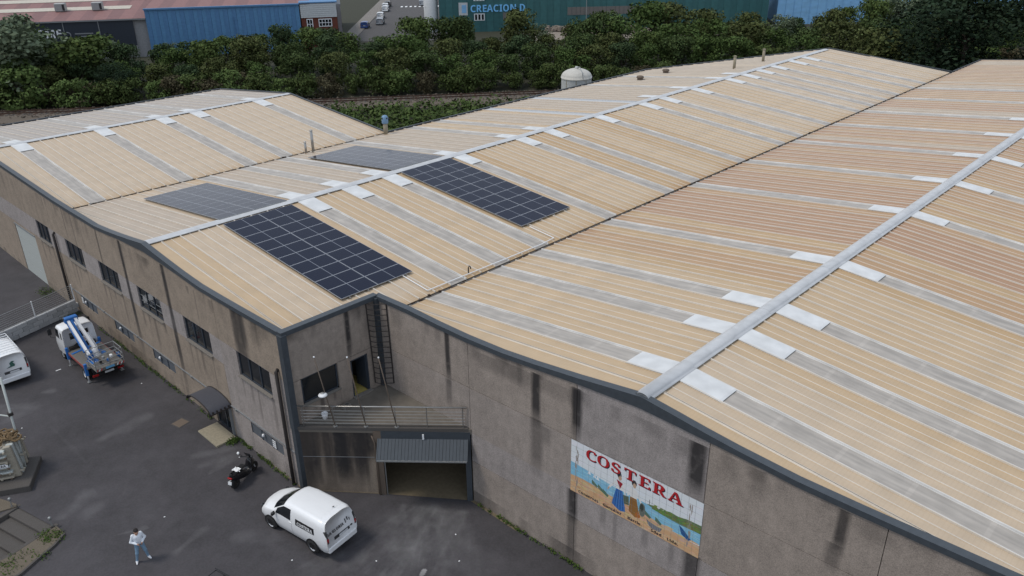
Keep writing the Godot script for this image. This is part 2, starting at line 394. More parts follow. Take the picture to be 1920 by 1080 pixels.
const WIN := [[-32.3, -29.85], [-26.85, -23.95], [-21.4, -18.45], [-15.87, -12.9], [-10.2, -7.35], [-4.65, -1.65]]
const VENT := [[-26.6, -23.9], [-21.1, -18.3], [-15.6, -12.8], [-4.45, -1.45]]
func build_walls(W: Node):
	for q in F1T: F1L.append([q[0], q[1] - 0.22 - 0.26 * clampf(1.0 - absf(q[0] - UB) / 3.5, 0, 1)])
	for q in F3T: F3L.append([q[0], q[1] - 0.22 - 0.28 * clampf(1.0 - absf(q[0] - UC) / 3.5, 0, 1)])
	# front wall, left of the corner
	var b1 := [-57.0, 0.0, -0.2, 9.4]
	var s1 := [[-20.55, 8.2, 5.4, 0.1, 0.55], [-17.1, 8.4, 1.6, 0.16, 0.95], [-11.6, 8.5, 0.6, 0.18, 0.95], [-17.1, 5.2, 0.4, 0.2, 0.35], [-26.0, 8.3, 6.2, 0.06, 0.5], [-24.6, 8.3, 4.0, 0.05, 0.5], [-3.95, 8.35, 4.9, 0.42, 0.75], [-3.6, 8.35, 6.4, 0.25, 0.6], [-4.3, 8.3, 6.0, 0.2, 0.6], [-2.4, 8.4, 7.1, 0.35, 0.35], [-1.6, 8.4, 7.6, 0.4, 0.3], [-8.2, 8.1, 5.9, 0.05, 0.35], [-6.5, 8.1, 7.4, 0.2, 0.3], [-8.9, 8.1, 7.6, 0.1, 0.4]]
	for wn in WIN:
		for k in 4: s1.append([lerpf(wn[0], wn[1], [0.06, 0.3, 0.55, 0.97][k]) + rng.randf_range(-0.1, 0.1), 4.5, 4.5 - rng.randf_range(0.6, 2.4), rng.randf_range(0.05, 0.13), rng.randf_range(0.25, 0.55), 1])
	for k in 40: s1.append([rng.randf_range(-45, 0), 8.3, 8.3 - rng.randf_range(0.3, 1.6), rng.randf_range(0.05, 0.3), rng.randf_range(0.1, 0.3)])
	for k in 60: s1.append([rng.randf_range(-45, 0), 0.9, -0.1, rng.randf_range(0.1, 0.5), rng.randf_range(0.08, 0.25)])
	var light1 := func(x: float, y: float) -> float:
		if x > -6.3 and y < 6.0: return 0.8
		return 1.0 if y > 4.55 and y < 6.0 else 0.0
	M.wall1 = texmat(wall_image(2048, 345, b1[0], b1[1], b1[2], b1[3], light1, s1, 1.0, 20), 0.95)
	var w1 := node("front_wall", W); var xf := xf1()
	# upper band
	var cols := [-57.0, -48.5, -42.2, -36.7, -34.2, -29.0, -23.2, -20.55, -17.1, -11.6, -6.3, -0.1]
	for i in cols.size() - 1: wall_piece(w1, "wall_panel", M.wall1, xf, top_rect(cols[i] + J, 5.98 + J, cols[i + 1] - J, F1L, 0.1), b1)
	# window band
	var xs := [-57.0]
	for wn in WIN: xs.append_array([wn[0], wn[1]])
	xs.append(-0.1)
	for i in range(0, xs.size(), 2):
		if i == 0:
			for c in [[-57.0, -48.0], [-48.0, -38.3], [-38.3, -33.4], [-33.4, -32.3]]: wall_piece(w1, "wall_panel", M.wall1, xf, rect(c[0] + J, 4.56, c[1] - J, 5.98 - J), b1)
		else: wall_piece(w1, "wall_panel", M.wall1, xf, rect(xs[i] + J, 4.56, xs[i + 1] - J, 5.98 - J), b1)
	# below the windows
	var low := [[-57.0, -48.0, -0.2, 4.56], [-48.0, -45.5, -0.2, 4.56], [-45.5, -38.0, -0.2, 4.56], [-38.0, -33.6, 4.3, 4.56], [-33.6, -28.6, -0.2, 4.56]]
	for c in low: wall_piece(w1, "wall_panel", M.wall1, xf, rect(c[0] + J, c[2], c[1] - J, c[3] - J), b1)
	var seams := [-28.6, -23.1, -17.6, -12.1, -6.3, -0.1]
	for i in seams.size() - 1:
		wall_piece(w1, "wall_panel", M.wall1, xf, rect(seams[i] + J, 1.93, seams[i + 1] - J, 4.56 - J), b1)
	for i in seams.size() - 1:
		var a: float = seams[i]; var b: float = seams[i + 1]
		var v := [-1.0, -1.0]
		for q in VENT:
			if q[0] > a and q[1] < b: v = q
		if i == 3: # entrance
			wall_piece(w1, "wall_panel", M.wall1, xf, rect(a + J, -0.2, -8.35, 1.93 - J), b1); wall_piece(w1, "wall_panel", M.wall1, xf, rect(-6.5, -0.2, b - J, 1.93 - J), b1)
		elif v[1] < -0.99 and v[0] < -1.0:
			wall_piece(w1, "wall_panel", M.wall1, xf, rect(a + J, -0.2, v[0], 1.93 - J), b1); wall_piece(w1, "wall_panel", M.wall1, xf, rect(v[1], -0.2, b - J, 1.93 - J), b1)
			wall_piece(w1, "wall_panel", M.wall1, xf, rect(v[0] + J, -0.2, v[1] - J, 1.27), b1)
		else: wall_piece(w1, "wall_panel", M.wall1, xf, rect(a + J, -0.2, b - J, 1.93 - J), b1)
	# wall of the recess, left side (above the terrace)
	var b2 := [0.0, 5.3, 3.6, 8.8]
	var s2 := [[3.42, 8.45, 6.1, 0.12, 0.95], [3.38, 6.6, 5.8, 0.09, 0.5], [1.6, 4.55, 3.8, 0.09, 0.6], [2.3, 4.55, 4.0, 0.06, 0.4], [4.7, 8.4, 6.5, 0.3, 0.3], [0.5, 4.6, 3.7, 0.2, 0.25]]
	for k in 14: s2.append([rng.randf_range(0, 5.2), 8.45, 8.45 - rng.randf_range(0.3, 1.0), rng.randf_range(0.05, 0.25), 0.2])
	M.wall2 = texmat(wall_image(420, 420, b2[0], b2[1], b2[2], b2[3], func(x, y): return 0.35, s2, 0.0, 31), 0.95)
	var w2 := node("recess_wall", W); xf = xf2()
	wall_piece(w2, "wall_panel", M.wall2, xf, rect(0.06, 5.97 + J, 5.18, 8.52), b2)
	wall_piece(w2, "wall_panel", M.wall2, xf, rect(0.06, 3.6, 0.62, 5.97 - J), b2)
	wall_piece(w2, "wall_panel", M.wall2, xf, rect(0.62 + J, 3.6, 2.65 - J, 4.55), b2)
	wall_piece(w2, "wall_panel", M.wall2, xf, rect(2.65, 3.6, 3.35, 5.97 - J), b2)
	wall_piece(w2, "wall_panel", M.wall2, xf, rect(3.35 + J, 5.76, 4.36 - J, 5.97 - J), b2)
	wall_piece(w2, "wall_panel", M.wall2, xf, rect(4.36, 3.6, 5.18, 5.97 - J), b2)
	# long wall with the mural
	var b3 := [0.0, 30.0, -1.0, 9.2]
	var s3 := [[4.85, 8.35, 5.4, 0.13, 0.95], [4.8, 5.8, 4.3, 0.16, 0.5], [10.05, 8.2, 5.6, 0.19, 1.0], [10.08, 6.0, 3.0, 0.26, 0.55], [10.6, 5.8, 4.9, 0.2, 0.4], [12.14, 8.35, 5.8, 0.2, 1.0], [12.04, 3.35, 1.6, 0.2, 0.95], [12.02, 2.0, -0.7, 0.2, 0.6], [17.5, 8.3, 5.9, 0.27, 1.0], [17.66, 3.4, -0.5, 0.27, 0.85], [22.6, 8.2, 6.4, 0.16, 0.85], [22.5, 6.8, 5.6, 0.2, 0.5], [13.6, 3.3, 2.2, 0.12, 0.3], [14.2, 3.3, 1.6, 0.08, 0.3], [15.6, 3.3, 2.4, 0.12, 0.3], [16.8, 3.3, 2.2, 0.1, 0.3], [9.0, 8.1, 7.2, 0.9, 0.28], [11.2, 8.15, 7.4, 0.7, 0.25], [7.4, 8.0, 7.2, 0.6, 0.3], [23.6, 8.2, 7.5, 0.5, 0.2]]
	for k in 40: s3.append([rng.randf_range(0, 29), 8.3, 8.3 - rng.randf_range(0.3, 1.2), rng.randf_range(0.08, 0.4), rng.randf_range(0.12, 0.3)])
	for k in 50: s3.append([rng.randf_range(6, 29), 0.2, -0.9, rng.randf_range(0.1, 0.5), rng.randf_range(0.08, 0.25)])
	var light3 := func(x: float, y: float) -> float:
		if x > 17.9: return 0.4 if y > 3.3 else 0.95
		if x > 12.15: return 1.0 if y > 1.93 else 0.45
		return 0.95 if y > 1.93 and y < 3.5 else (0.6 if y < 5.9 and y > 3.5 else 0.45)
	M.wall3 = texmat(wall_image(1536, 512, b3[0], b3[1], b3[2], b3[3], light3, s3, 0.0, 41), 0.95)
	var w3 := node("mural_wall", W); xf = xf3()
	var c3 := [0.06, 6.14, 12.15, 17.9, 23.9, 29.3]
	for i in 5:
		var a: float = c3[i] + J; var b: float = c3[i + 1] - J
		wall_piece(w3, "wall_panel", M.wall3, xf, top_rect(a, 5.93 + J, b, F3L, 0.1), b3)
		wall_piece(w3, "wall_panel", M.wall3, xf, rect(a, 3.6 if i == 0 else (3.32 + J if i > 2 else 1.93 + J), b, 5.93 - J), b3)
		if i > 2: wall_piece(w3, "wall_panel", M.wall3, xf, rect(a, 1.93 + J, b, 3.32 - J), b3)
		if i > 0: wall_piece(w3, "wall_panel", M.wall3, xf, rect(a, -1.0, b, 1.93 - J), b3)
	# low stained wall under the terrace, with the garage door
	var bw := [0.0, 8.2, -0.6, 3.8]
	var sw := []
	for k in 42: sw.append([rng.randf_range(0.1, 3.8), 3.7, rng.randf_range(-0.4, 2.6), rng.randf_range(0.06, 0.3), rng.randf_range(0.15, 0.5), 1] if k % 3 else [rng.randf_range(0.1, 3.8), 3.7, rng.randf_range(0.0, 2.0), rng.randf_range(0.1, 0.3), rng.randf_range(0.4, 0.9)])
	M.wallw = texmat(wall_image(640, 340, bw[0], bw[1], bw[2], bw[3], func(x, y): return 0.0, sw, 1.0, 51), 0.95)
	var ww := node("terrace_wall", W); xf = xfw()
	wall_piece(ww, "wall_panel", M.wallw, xf, rect(0.12, -0.5, 3.62, 2.05 - J), bw); wall_piece(ww, "wall_panel", M.wallw, xf, rect(0.12, 2.05, 3.62, 3.6), bw)
	obj("joint_line", box(xf * Vector3(1.87, 2.04, 0.004), Vector3(3.4, 0.022, 0.012), xf.basis), M.frame_light, ww)
	# terrace floor
	var tf := ST(); var tri_p := [Vector2(0.02, -0.02), Vector2(6.3, 5.25), Vector2(0.02, 5.25)]
	prism(tf, [Vector2(0.1, 0.06), Vector2(6.2, 5.36), Vector2(0.06, 5.18)], Transform3D(Basis(Vector3(1, 0, 0), Vector3(0, 0, -1), Vector3(0, 1, 0)), Vector3(0, 3.44, 0)), 0.26)
	M.terrace = mat(lin(0.17, 0.15, 0.125), 0.95, 0.0, grain, 0.25)
	obj("terrace_floor", tf, M.terrace, W)
	var kerb := ST(); bx(kerb, xfw() * Vector3(4.05, 3.66, -0.05), Vector3(8.0, 0.16, 0.24), xfw().basis); obj("terrace_kerb", kerb, M.concrete_dark, W)
	# outer walls out of view, closing the building
	var far := ST()
	beam(far, P(-56.4, 3.8, 0.1), P(-56.4, 3.8, 27.2), 7.4, 0.2); beam(far, P(-56.4, 3.8, 27.2), P(UAB, 3.8, 27.2), 7.4, 0.2)
	beam(far, P(UAB, 3.8, 27.2), P(UAB, 3.8, 66.6), 7.4, 0.2); beam(far, P(UAB, 3.8, 66.6), P(UB, 3.8, 86.2), 7.4, 0.2); beam(far, P(UB, 3.8, 86.2), P(UV, 3.8, 87.2), 7.4, 0.2)
	beam(far, P(UV, 3.8, 87.2), P(UV, 3.8, 97.7), 7.4, 0.2); beam(far, P(UV, 3.8, 97.7), P(UE, 3.8, 97.7), 7.4, 0.2); beam(far, P(UE, 3.8, 97.7), P(UE, 3.8, 6.1), 7.4, 0.2)
	obj("rear_wall", far, M.concrete, W)
	for g in [[UA, 27.25, UA - 14.2, UAB], [UC, 97.75, UV, UE]]:
		var gb := ST(); prism(gb, [Vector2(g[2], 7.3), Vector2(g[3], 7.3), Vector2(g[3], HV), Vector2(g[0], HR), Vector2(g[2], HV)], Transform3D(Basis(), P(0, 0, g[1])), -0.15)
		obj("rear_gable", gb, M.concrete, W)
	# garage room and corridor floor behind the openings
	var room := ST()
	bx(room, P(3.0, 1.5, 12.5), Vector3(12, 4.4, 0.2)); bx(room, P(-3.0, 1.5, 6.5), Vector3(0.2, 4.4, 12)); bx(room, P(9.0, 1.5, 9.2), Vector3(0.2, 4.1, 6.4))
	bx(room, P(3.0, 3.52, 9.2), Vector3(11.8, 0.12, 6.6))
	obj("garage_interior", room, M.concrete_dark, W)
	var gf := ST(); var gx := [-3.0, 0.0, 3.0, 6.0, 9.0]
	for i in 4:
		var fa: float = clampf(gx[i] * 0.878, 0.0, 5.3) - 0.05; var fb: float = clampf(gx[i + 1] * 0.878, 0.0, 5.3) - 0.05
		quad(gf, P(gx[i], gy(gx[i]) + 0.012, fa), P(gx[i + 1], gy(gx[i + 1]) + 0.012, fb), P(gx[i + 1], gy(gx[i + 1]) + 0.012, 12.5), P(gx[i], gy(gx[i]) + 0.012, 12.5))
	M.garage_floor = mat(lin(0.17, 0.135, 0.085), 0.9, 0.0, grain, 0.5); obj("garage_floor", gf, M.garage_floor, W)
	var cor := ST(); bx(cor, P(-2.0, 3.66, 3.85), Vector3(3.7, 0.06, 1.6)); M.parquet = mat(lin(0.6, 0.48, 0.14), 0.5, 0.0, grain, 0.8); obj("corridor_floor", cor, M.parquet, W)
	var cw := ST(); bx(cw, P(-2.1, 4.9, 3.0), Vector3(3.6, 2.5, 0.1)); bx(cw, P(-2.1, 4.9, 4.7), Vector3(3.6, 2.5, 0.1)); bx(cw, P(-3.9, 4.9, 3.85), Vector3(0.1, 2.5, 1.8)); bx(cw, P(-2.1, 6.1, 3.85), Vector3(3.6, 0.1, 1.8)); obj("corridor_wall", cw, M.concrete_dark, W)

func window_unit(W: Node, xf: Transform3D, x0: float, x1: float, y0: float, y1: float, n: int, bars := []):
	var o := node("window", W)
	var fr := ST(); var z := -0.1; var t := 0.06
	for r in [[x0, x1, y0, y0 + t], [x0, x1, y1 - t, y1], [x0, x0 + t, y0, y1], [x1 - t, x1, y0, y1]]:
		bx(fr, xf * Vector3((r[0] + r[1]) / 2, (r[2] + r[3]) / 2, z), Vector3(r[1] - r[0], r[3] - r[2], 0.07), xf.basis)
	for k in range(1, n): bx(fr, xf * Vector3(lerpf(x0, x1, float(k) / n), (y0 + y1) / 2, z + 0.004), Vector3(0.07, y1 - y0 - 0.02, 0.07), xf.basis)
	obj("frame", fr, M.frame, o)
	for k in n:
		var a := lerpf(x0, x1, float(k) / n) + 0.04; var b := lerpf(x0, x1, float(k + 1) / n) - 0.04
		obj("pane", box(xf * Vector3((a + b) / 2, (y0 + y1) / 2, z - 0.01), Vector3(b - a, y1 - y0 - 0.1, 0.012), xf.basis), M.glass, o)
	obj("sill", box(xf * Vector3((x0 + x1) / 2, y0 - 0.035, 0.02), Vector3(x1 - x0 + 0.06, 0.035, 0.2), xf.basis), M.concrete, o)
	for y in bars: obj("blind", box(xf * Vector3((x0 + x1) / 2 + 0.1, y, z + 0.002), Vector3((x1 - x0) * 0.78, 0.12, 0.004), xf.basis), M.frame_light, o)
	return o

func build_openings(W: Node):
	var xf := xf1()
	for i in WIN.size():
		var o = window_unit(W, xf, WIN[i][0] + 0.02, WIN[i][1] - 0.02, 4.62, 5.96, 3)
		if i == 3:
			o.set_meta("label", "window with two pale bands across its panes")
			for y in [5.06, 5.42]:
				for k in 3: obj("pale_band", box(Vector3(lerpf(WIN[i][0], WIN[i][1], (k + 0.5) / 3.0), y, -0.094), Vector3(0.8, 0.05, 0.006)), M.galv, o)  # thin pale bars across each pane, just before the glass
	for i in VENT.size():
		var q: Array = VENT[i]; var o := node("louvre_vent", W)
		obj("backing", box(Vector3((q[0] + q[1]) / 2, 1.6, -0.12), Vector3(q[1] - q[0], 0.66, 0.02)), M.black, o)
		for k in 7: obj("slat", box(Vector3((q[0] + q[1]) / 2, 1.33 + k * 0.088, -0.055), Vector3(q[1] - q[0], 0.012, 0.09), Basis(Vector3.RIGHT, 0.5)), M.frame, o)
		for k in 4: obj("mullion", box(Vector3(lerpf(q[0], q[1], k / 3.0), 1.6, -0.03), Vector3(0.05, 0.66, 0.05)), M.frame, o)
		var lx: float = lerpf(q[0], q[1], 0.36 if i < 3 else 0.42)
		var lamp := ST(true); lathe(lamp, [Vector2(0, 0.08), Vector2(0.05, 0.07), Vector2(0.07, 0.02), Vector2(0.07, -0.05), Vector2(0.035, -0.09), Vector2(0, -0.1)], 12, Transform3D(Basis(), Vector3(lx, 1.72, 0.06)))
		obj("wall_lamp", lamp, M.white, W)
		if i == 0 or i == 3:
			for k in 4: obj("white_strip", box(Vector3(lerpf(q[0], q[1], 0.72 if i == 3 else 0.08) , 1.42 + k * 0.12, 0.005), Vector3(0.3, 0.07, 0.01)), M.white, o)
	# tall pale doors at the far left
	for dx in [[-38.0, -33.6, 4.3], [-47.9, -45.6, 2.2]]:
		var o := node("sliding_door", W)
		var n := 4
		for k in n: obj("door_panel", box(Vector3((dx[0] + dx[1]) / 2, lerpf(0.3, dx[2], (k + 0.5) / n), -0.06), Vector3(dx[1] - dx[0] - 0.06, (dx[2] - 0.3) / n - 0.02, 0.05)), M.pale, o)
		obj("door_frame", box(Vector3((dx[0] + dx[1]) / 2, dx[2] + 0.04, -0.03), Vector3(dx[1] - dx[0], 0.08, 0.14)), M.frame_light, o)
	# entrance, canopy and step
	var e := node("entrance_door", W)
	var ef := ST()
	for r in [[-8.33, 0.95], [-7.42, 0.95], [-6.54, 0.95]]: bx(ef, Vector3(r[0], 0.98, -0.12), Vector3(0.08, 1.9, 0.08))
	bx(ef, Vector3(-7.43, 1.9, -0.12), Vector3(1.8, 0.08, 0.08)); bx(ef, Vector3(-7.43, 0.13, -0.12), Vector3(1.8, 0.08, 0.08)); obj("frame", ef, M.frame, e)
	for x in [-7.87, -6.98]: obj("pane", box(Vector3(x, 1.0, -0.13), Vector3(0.8, 1.7, 0.015)), M.glass, e)
	obj("handle", box(Vector3(-7.3, 1.0, -0.05), Vector3(0.03, 0.5, 0.03)), M.steel, e)
	obj("jamb", box(Vector3(-6.47, 0.95, 0.06), Vector3(0.05, 1.95, 0.14)), M.frame_light, e)
	var c := node("entrance_canopy", W)
	var cs := ST(true); var N := 10; var L0 := -8.85; var L1 := -6.3
	# a quarter barrel springing from the wall
	var ring := []
	for k in N + 1:
		var t := PI * k / N
		ring.append(Vector2(-cos(t) * (L1 - L0) / 2 + (L0 + L1) / 2, 2.02 + sin(t) * 0.42))
	for k in N:
		var a: Vector2 = ring[k]; var b: Vector2 = ring[k + 1]
		for z in [[0.0, 1.22, 0.0], [0.0, 1.22, -0.03]]: quad(cs, Vector3(a.x, a.y + z[2], 0.0), Vector3(b.x, b.y + z[2], 0.0), Vector3(b.x, b.y + z[2], 1.22), Vector3(a.x, a.y + z[2], 1.22))
	M.canopy = mat(lin(0.075, 0.078, 0.095), 0.45, 0.0, grain, 1.0)
	obj("canopy_sheet", cs, M.canopy, c)
	for z in [0.03, 1.2]:
		var rb := ST(true); var pts := []
		for r in ring: pts.append(Vector3(r.x, r.y + 0.005, z))
		tube(rb, pts, 0.03, 6); obj("rib", rb, M.iron, c)
	for x in [L0, L1]: obj("edge_bar", box(Vector3(x, 2.0, 0.61), Vector3(0.06, 0.07, 1.24)), M.iron, c)
	for k in 5: obj("bracket", box(Vector3(L1 - 0.02, 2.07, 0.15 + k * 0.22), Vector3(0.03, 0.16, 0.08)), M.iron, c)
	var stp := ST(); cbx(stp, P(-7.2, 0.14, -0.68), Vector3(2.05, 0.16, 1.12), 0.015); obj("doorstep", stp, M.slab, W)
	# recess wall: window and open door
	window_unit(W, xf2(), 0.66, 2.62, 4.62, 5.95, 1)
	var od := node("terrace_door", W); var of := ST(); var x2 := xf2()
	for r in [3.39, 4.32]: bx(of, x2 * Vector3(r, 4.74, -0.06), Vector3(0.07, 2.04, 0.12), x2.basis)
	bx(of, x2 * Vector3(3.855, 5.73, -0.06), Vector3(0.96, 0.06, 0.12), x2.basis); obj("frame", of, M.frame, od)
	obj("leaf", box(x2 * Vector3(4.27, 4.72, -0.5), Vector3(0.045, 1.96, 0.85), x2.basis), M.frame, od)
	var sill := ST(); cbx(sill, x2 * Vector3(3.86, 3.72, 0.1), Vector3(1.1, 0.08, 0.26), 0.01, x2.basis); obj("threshold", sill, M.concrete, od)
	# garage: dark frame, tilted door leaf
	var g := node("garage_door", W); var xw := xfw()
	for r in [[3.62, 3.98, -0.5, 3.55], [7.86, 8.12, -0.5, 3.55]]: obj("jamb", box(xw * Vector3((r[0] + r[1]) / 2, (r[2] + r[3]) / 2, -0.02), Vector3(r[1] - r[0], r[3] - r[2], 0.2), xw.basis), M.fascia if r[0] > 7 else M.rust_steel, g)
	obj("lintel", box(xw * Vector3(5.92, 3.36, -0.02), Vector3(3.88, 0.4, 0.21), xw.basis), M.fascia, g)
	obj("side_pipe", tb([xw * Vector3(3.55, 3.3, 0.06), xw * Vector3(3.6, 3.15, 0.1), xw * Vector3(3.68, 2.9, 0.1), xw * Vector3(3.7, -0.35, 0.1)], 0.045), M.rust_steel, g)
	var lt := xw * Vector3(0, 3.16, 0.08) - xw * Vector3.ZERO; var lb := xw * Vector3(0, 2.42, 0.78) - xw * Vector3.ZERO
	var nn := 26
	var ax := xw.basis.x
	for k in nn:
		var s0 := lerpf(3.86, 7.98, float(k) / nn); var s1 := lerpf(3.86, 7.98, float(k + 1) / nn)
		var st := ST(); var mid := (s0 + s1) / 2
		beam(st, lt + ax * mid, lb + ax * mid, 0.03 if k % 2 else 0.055, s1 - s0 - 0.012, Vector3.UP)
		obj("slat", st, M.fascia, g)
	var eb := ST(); beam(eb, lb + ax * 3.84, lb + ax * 8.0, 0.07, 0.06); obj("bottom_rail", eb, M.galv, g)
	for s in [3.84, 8.0]:
		var sr := ST(); beam(sr, lt + ax * s, lb + ax * s, 0.08, 0.05); obj("side_rail", sr, M.fascia, g)
	obj("lamp", box(xw * Vector3(5.95, 3.3, 0.1), Vector3(0.08, 0.26, 0.08), xw.basis), M.white, g)
	obj("guide_rail", tb([xw * Vector3(4.03, -0.4, 0.02), xw * Vector3(4.03, 2.6, 0.02)], 0.03, 6), M.galv, g)

# ---------------------------------------------------------------- roofs
func panel_image(base: Vector3, stain: Vector3, amount: float, seed_: int) -> Image:
	var w := 96; var h := 768
	var n1 := noise_bytes(w, h, 0.035, seed_, 3, 9.0); var n2 := noise_bytes(w, h, 0.012, seed_ + 1, 4); var n3 := noise_bytes(w, h, 0.12, seed_ + 2, 2, 14.0)
	var d := PackedByteArray(); d.resize(w * h * 3)
	for yy in h:
		var t := yy / float(h)
		for xx in w:
			var u := (xx + 0.5) / w; var i := yy * w + xx
			var rib: bool = u < 0.042 or u > 0.958 or abs(u - 0.5) < 0.02
			var f := clampf(amount * (0.75 + n1[i] / 640.0) * (0.7 + n2[i] / 420.0) + (n3[i] - 150) / 1500.0, 0.0, 0.95)
			if t > 0.93: f = clampf(f + (t - 0.93) * 9.0 * n3[i] / 160.0, 0, 0.95)
			var g := 0.94 + (n2[i] - 128) * 0.0008 + (rng.randf() - 0.5) * 0.05
			if yy % 8 < 2: g *= 0.965     # fine cross-corrugation of the sheet, its shade painted as darker lines
			var c := base.lerp(stain, f) * g
			if rib: c = Vector3(0.6, 0.545, 0.47).lerp(stain * 1.1, f * 0.22) * g
			put(d, i * 3, c.x, c.y, c.z)
	return img_of(w, h, d)
func skylight_image(seed_: int) -> Image:
	var w := 96; var h := 768
	var n1 := noise_bytes(w, h, 0.04, seed_, 3, 8.0); var n2 := noise_bytes(w, h, 0.015, seed_ + 1, 4)
	var d := PackedByteArray(); d.resize(w * h * 3)
	for yy in h:
		for xx in w:
			var u := (xx + 0.5) / w; var i := yy * w + xx
			var g := 0.9 + (n1[i] - 128) * 0.0018 + (n2[i] - 128) * 0.0012 + (rng.randf() - 0.5) * 0.03
			var c := Vector3(0.385, 0.35, 0.31) * g
			if (yy + 40) % 128 < 9: c *= 1.1      # purlins showing through
			if u < 0.065 or u > 0.935: c = Vector3(0.62, 0.61, 0.59) * g
			put(d, i * 3, c.x, c.y, c.z)
	return img_of(w, h, d)
func panel_mesh(L: float, w: float, mid: bool) -> ArrayMesh:
	var st := ST()
	var pr := [[0.0, 0.07], [0.028, 0.066], [0.046, 0.0]]
	if mid: pr.append_array([[w / 2 - 0.034, 0.0], [w / 2 - 0.014, 0.024], [w / 2 + 0.014, 0.024], [w / 2 + 0.034, 0.0]])
	else: pr.append_array([[w / 2, 0.004]])
	pr.append_array([[w - 0.046, 0.0], [w - 0.028, 0.066], [w, 0.07]])
	for i in pr.size() - 1:
		var a: Array = pr[i]; var b: Array = pr[i + 1]
		uquad(st, [Vector3(0, a[1], a[0]), Vector3(L, a[1], a[0]), Vector3(L, b[1], b[0]), Vector3(0, b[1], b[0])], [Vector2(a[0] / w, 0), Vector2(a[0] / w, 1), Vector2(b[0] / w, 1), Vector2(b[0] / w, 0)])
		# lower end of the sheet
		uquad(st, [Vector3(L, a[1], a[0]), Vector3(L, -0.035, a[0]), Vector3(L, -0.035, b[0]), Vector3(L, b[1], b[0])], [Vector2(a[0] / w, 1), Vector2(a[0] / w, 1), Vector2(b[0] / w, 1), Vector2(b[0] / w, 1)])
	return fin(st)

var slope_front := {}
func roof_slope(W: Node, ru: float, vu: float, v0: float, pitch: float, n: int, sky: Array, near_n: int, tone: Callable, patches: Array, cut = null, long_white := [], front = null):
	var o := node("roof_slope", W)
	var rp := Vector3(ru, HR, 0); var gap := 0.13 * signf(vu - ru)
	var vp := Vector3(vu - gap, HV + 0.02, 0)
	var L := rp.distance_to(vp); var x := (vp - rp) / L
	var right := vu > ru
	var z := Vector3(0, 0, 1) if right else Vector3(0, 0, -1)
	var y := z.cross(x)
	var bs := Basis(x, y, z)
	var pm := panel_mesh(L, pitch, true); var sm := panel_mesh(L, pitch, false)
	var far := {}
	for k in n:
		var va := v0 + k * pitch; var vb := va + pitch
		var is_sky: bool = k in sky
		var m: Material = M.skylight[k % 2] if is_sky else M.panel[tone.call(va)]
		if k in long_white: m = M.skylight_new
		var org := rp + Vector3(0, 0, -(vb if right else va))
		var mesh: ArrayMesh = sm if is_sky else pm
		var Lk := L
		if cut != null:
			Lk = minf(L, cut.call((va + vb) / 2))
			if Lk < 0.5: continue
			if Lk < L - 0.01: mesh = panel_mesh(Lk, pitch, not is_sky)
		if k == 0 and front != null:
			var fa: float = (front[0] if right else front[0]); var fb: float = front[1]
			var za := vb - fa; var zb := vb - fb      # widths left at the ridge and at the eave
			var sf := ST(); var L2 := Lk
			for e in [[0.0, 1.0, 0.0, 0.0]]:
				var edge := 0.044
				var q0 := func(x_: float, w_: float, y_: float) -> Vector3: return Vector3(x_, y_, w_ if right else pitch - w_)
				uquad(sf, [q0.call(0.0, edge, 0.0), q0.call(L2, edge, 0.0), q0.call(L2, zb, 0.0), q0.call(0.0, za, 0.0)], [Vector2(0.06, 0), Vector2(0.06, 1), Vector2(0.45, 1), Vector2(0.45, 0)])
				uquad(sf, [q0.call(0.0, 0.0, 0.052), q0.call(L2, 0.0, 0.052), q0.call(L2, edge, 0.0), q0.call(0.0, edge, 0.0)], [Vector2(0.01, 0), Vector2(0.01, 1), Vector2(0.03, 1), Vector2(0.03, 0)])
			mesh = fin(sf)
		if k < near_n:
			var i := inst("skylight" if is_sky else "roof_panel", mesh, m, o); i.transform = Transform3D(bs, org)
		else:
			if not far.has(m): far[m] = SurfaceTool.new()
			far[m].append_from(mesh, 0, Transform3D(bs, org))
	for m in far:
		var i := inst("far_roof_panels", far[m].commit(), m, o); i.set_meta("kind", "stuff")
	for q in patches:
		var va: float = v0 + q * pitch; var len := 2.25 + 0.12 * sin(q * 2.3)
		var st := ST()
		# a sheet laid over the ribs, its lower lip bent down
		var pf := [[0.05, 0.075], [len * 0.5, 0.068], [len - 0.1, 0.07], [len, 0.045]]
		var zc := [-0.05, 0.0, pitch * 0.5, pitch, pitch + 0.05]; var zh := [-0.012, 0.0, 0.006, 0.0, -0.012]
		for i in 3:
			for j in 4:
				for dy in [0.0, -0.012]:
					quad(st, Vector3(pf[i][0], pf[i][1] + zh[j] + dy, zc[j]), Vector3(pf[i + 1][0], pf[i + 1][1] + zh[j] + dy, zc[j]), Vector3(pf[i + 1][0], pf[i + 1][1] + zh[j + 1] + dy, zc[j + 1]), Vector3(pf[i][0], pf[i][1] + zh[j + 1] + dy, zc[j + 1]))
		var i := obj("flashing_sheet", st, M.white_sheet, o); i.transform = Transform3D(bs, rp + Vector3(0, 0, -(va + pitch if right else va)))
	return o
func roof_y(u: float) -> float:
	# height of the roof planes at x
	for s in [[UA - 14.2, HV, UA, HR], [UA, HR, UAB, HV], [UAB, HV, UB, HR], [UB, HR, UV, HV], [UV, HV, UC, HR], [UC, HR, UE, HV]]:
		if u <= s[2]: return lerpf(s[1], s[3], (u - s[0]) / (s[2] - s[0]))
	return HV
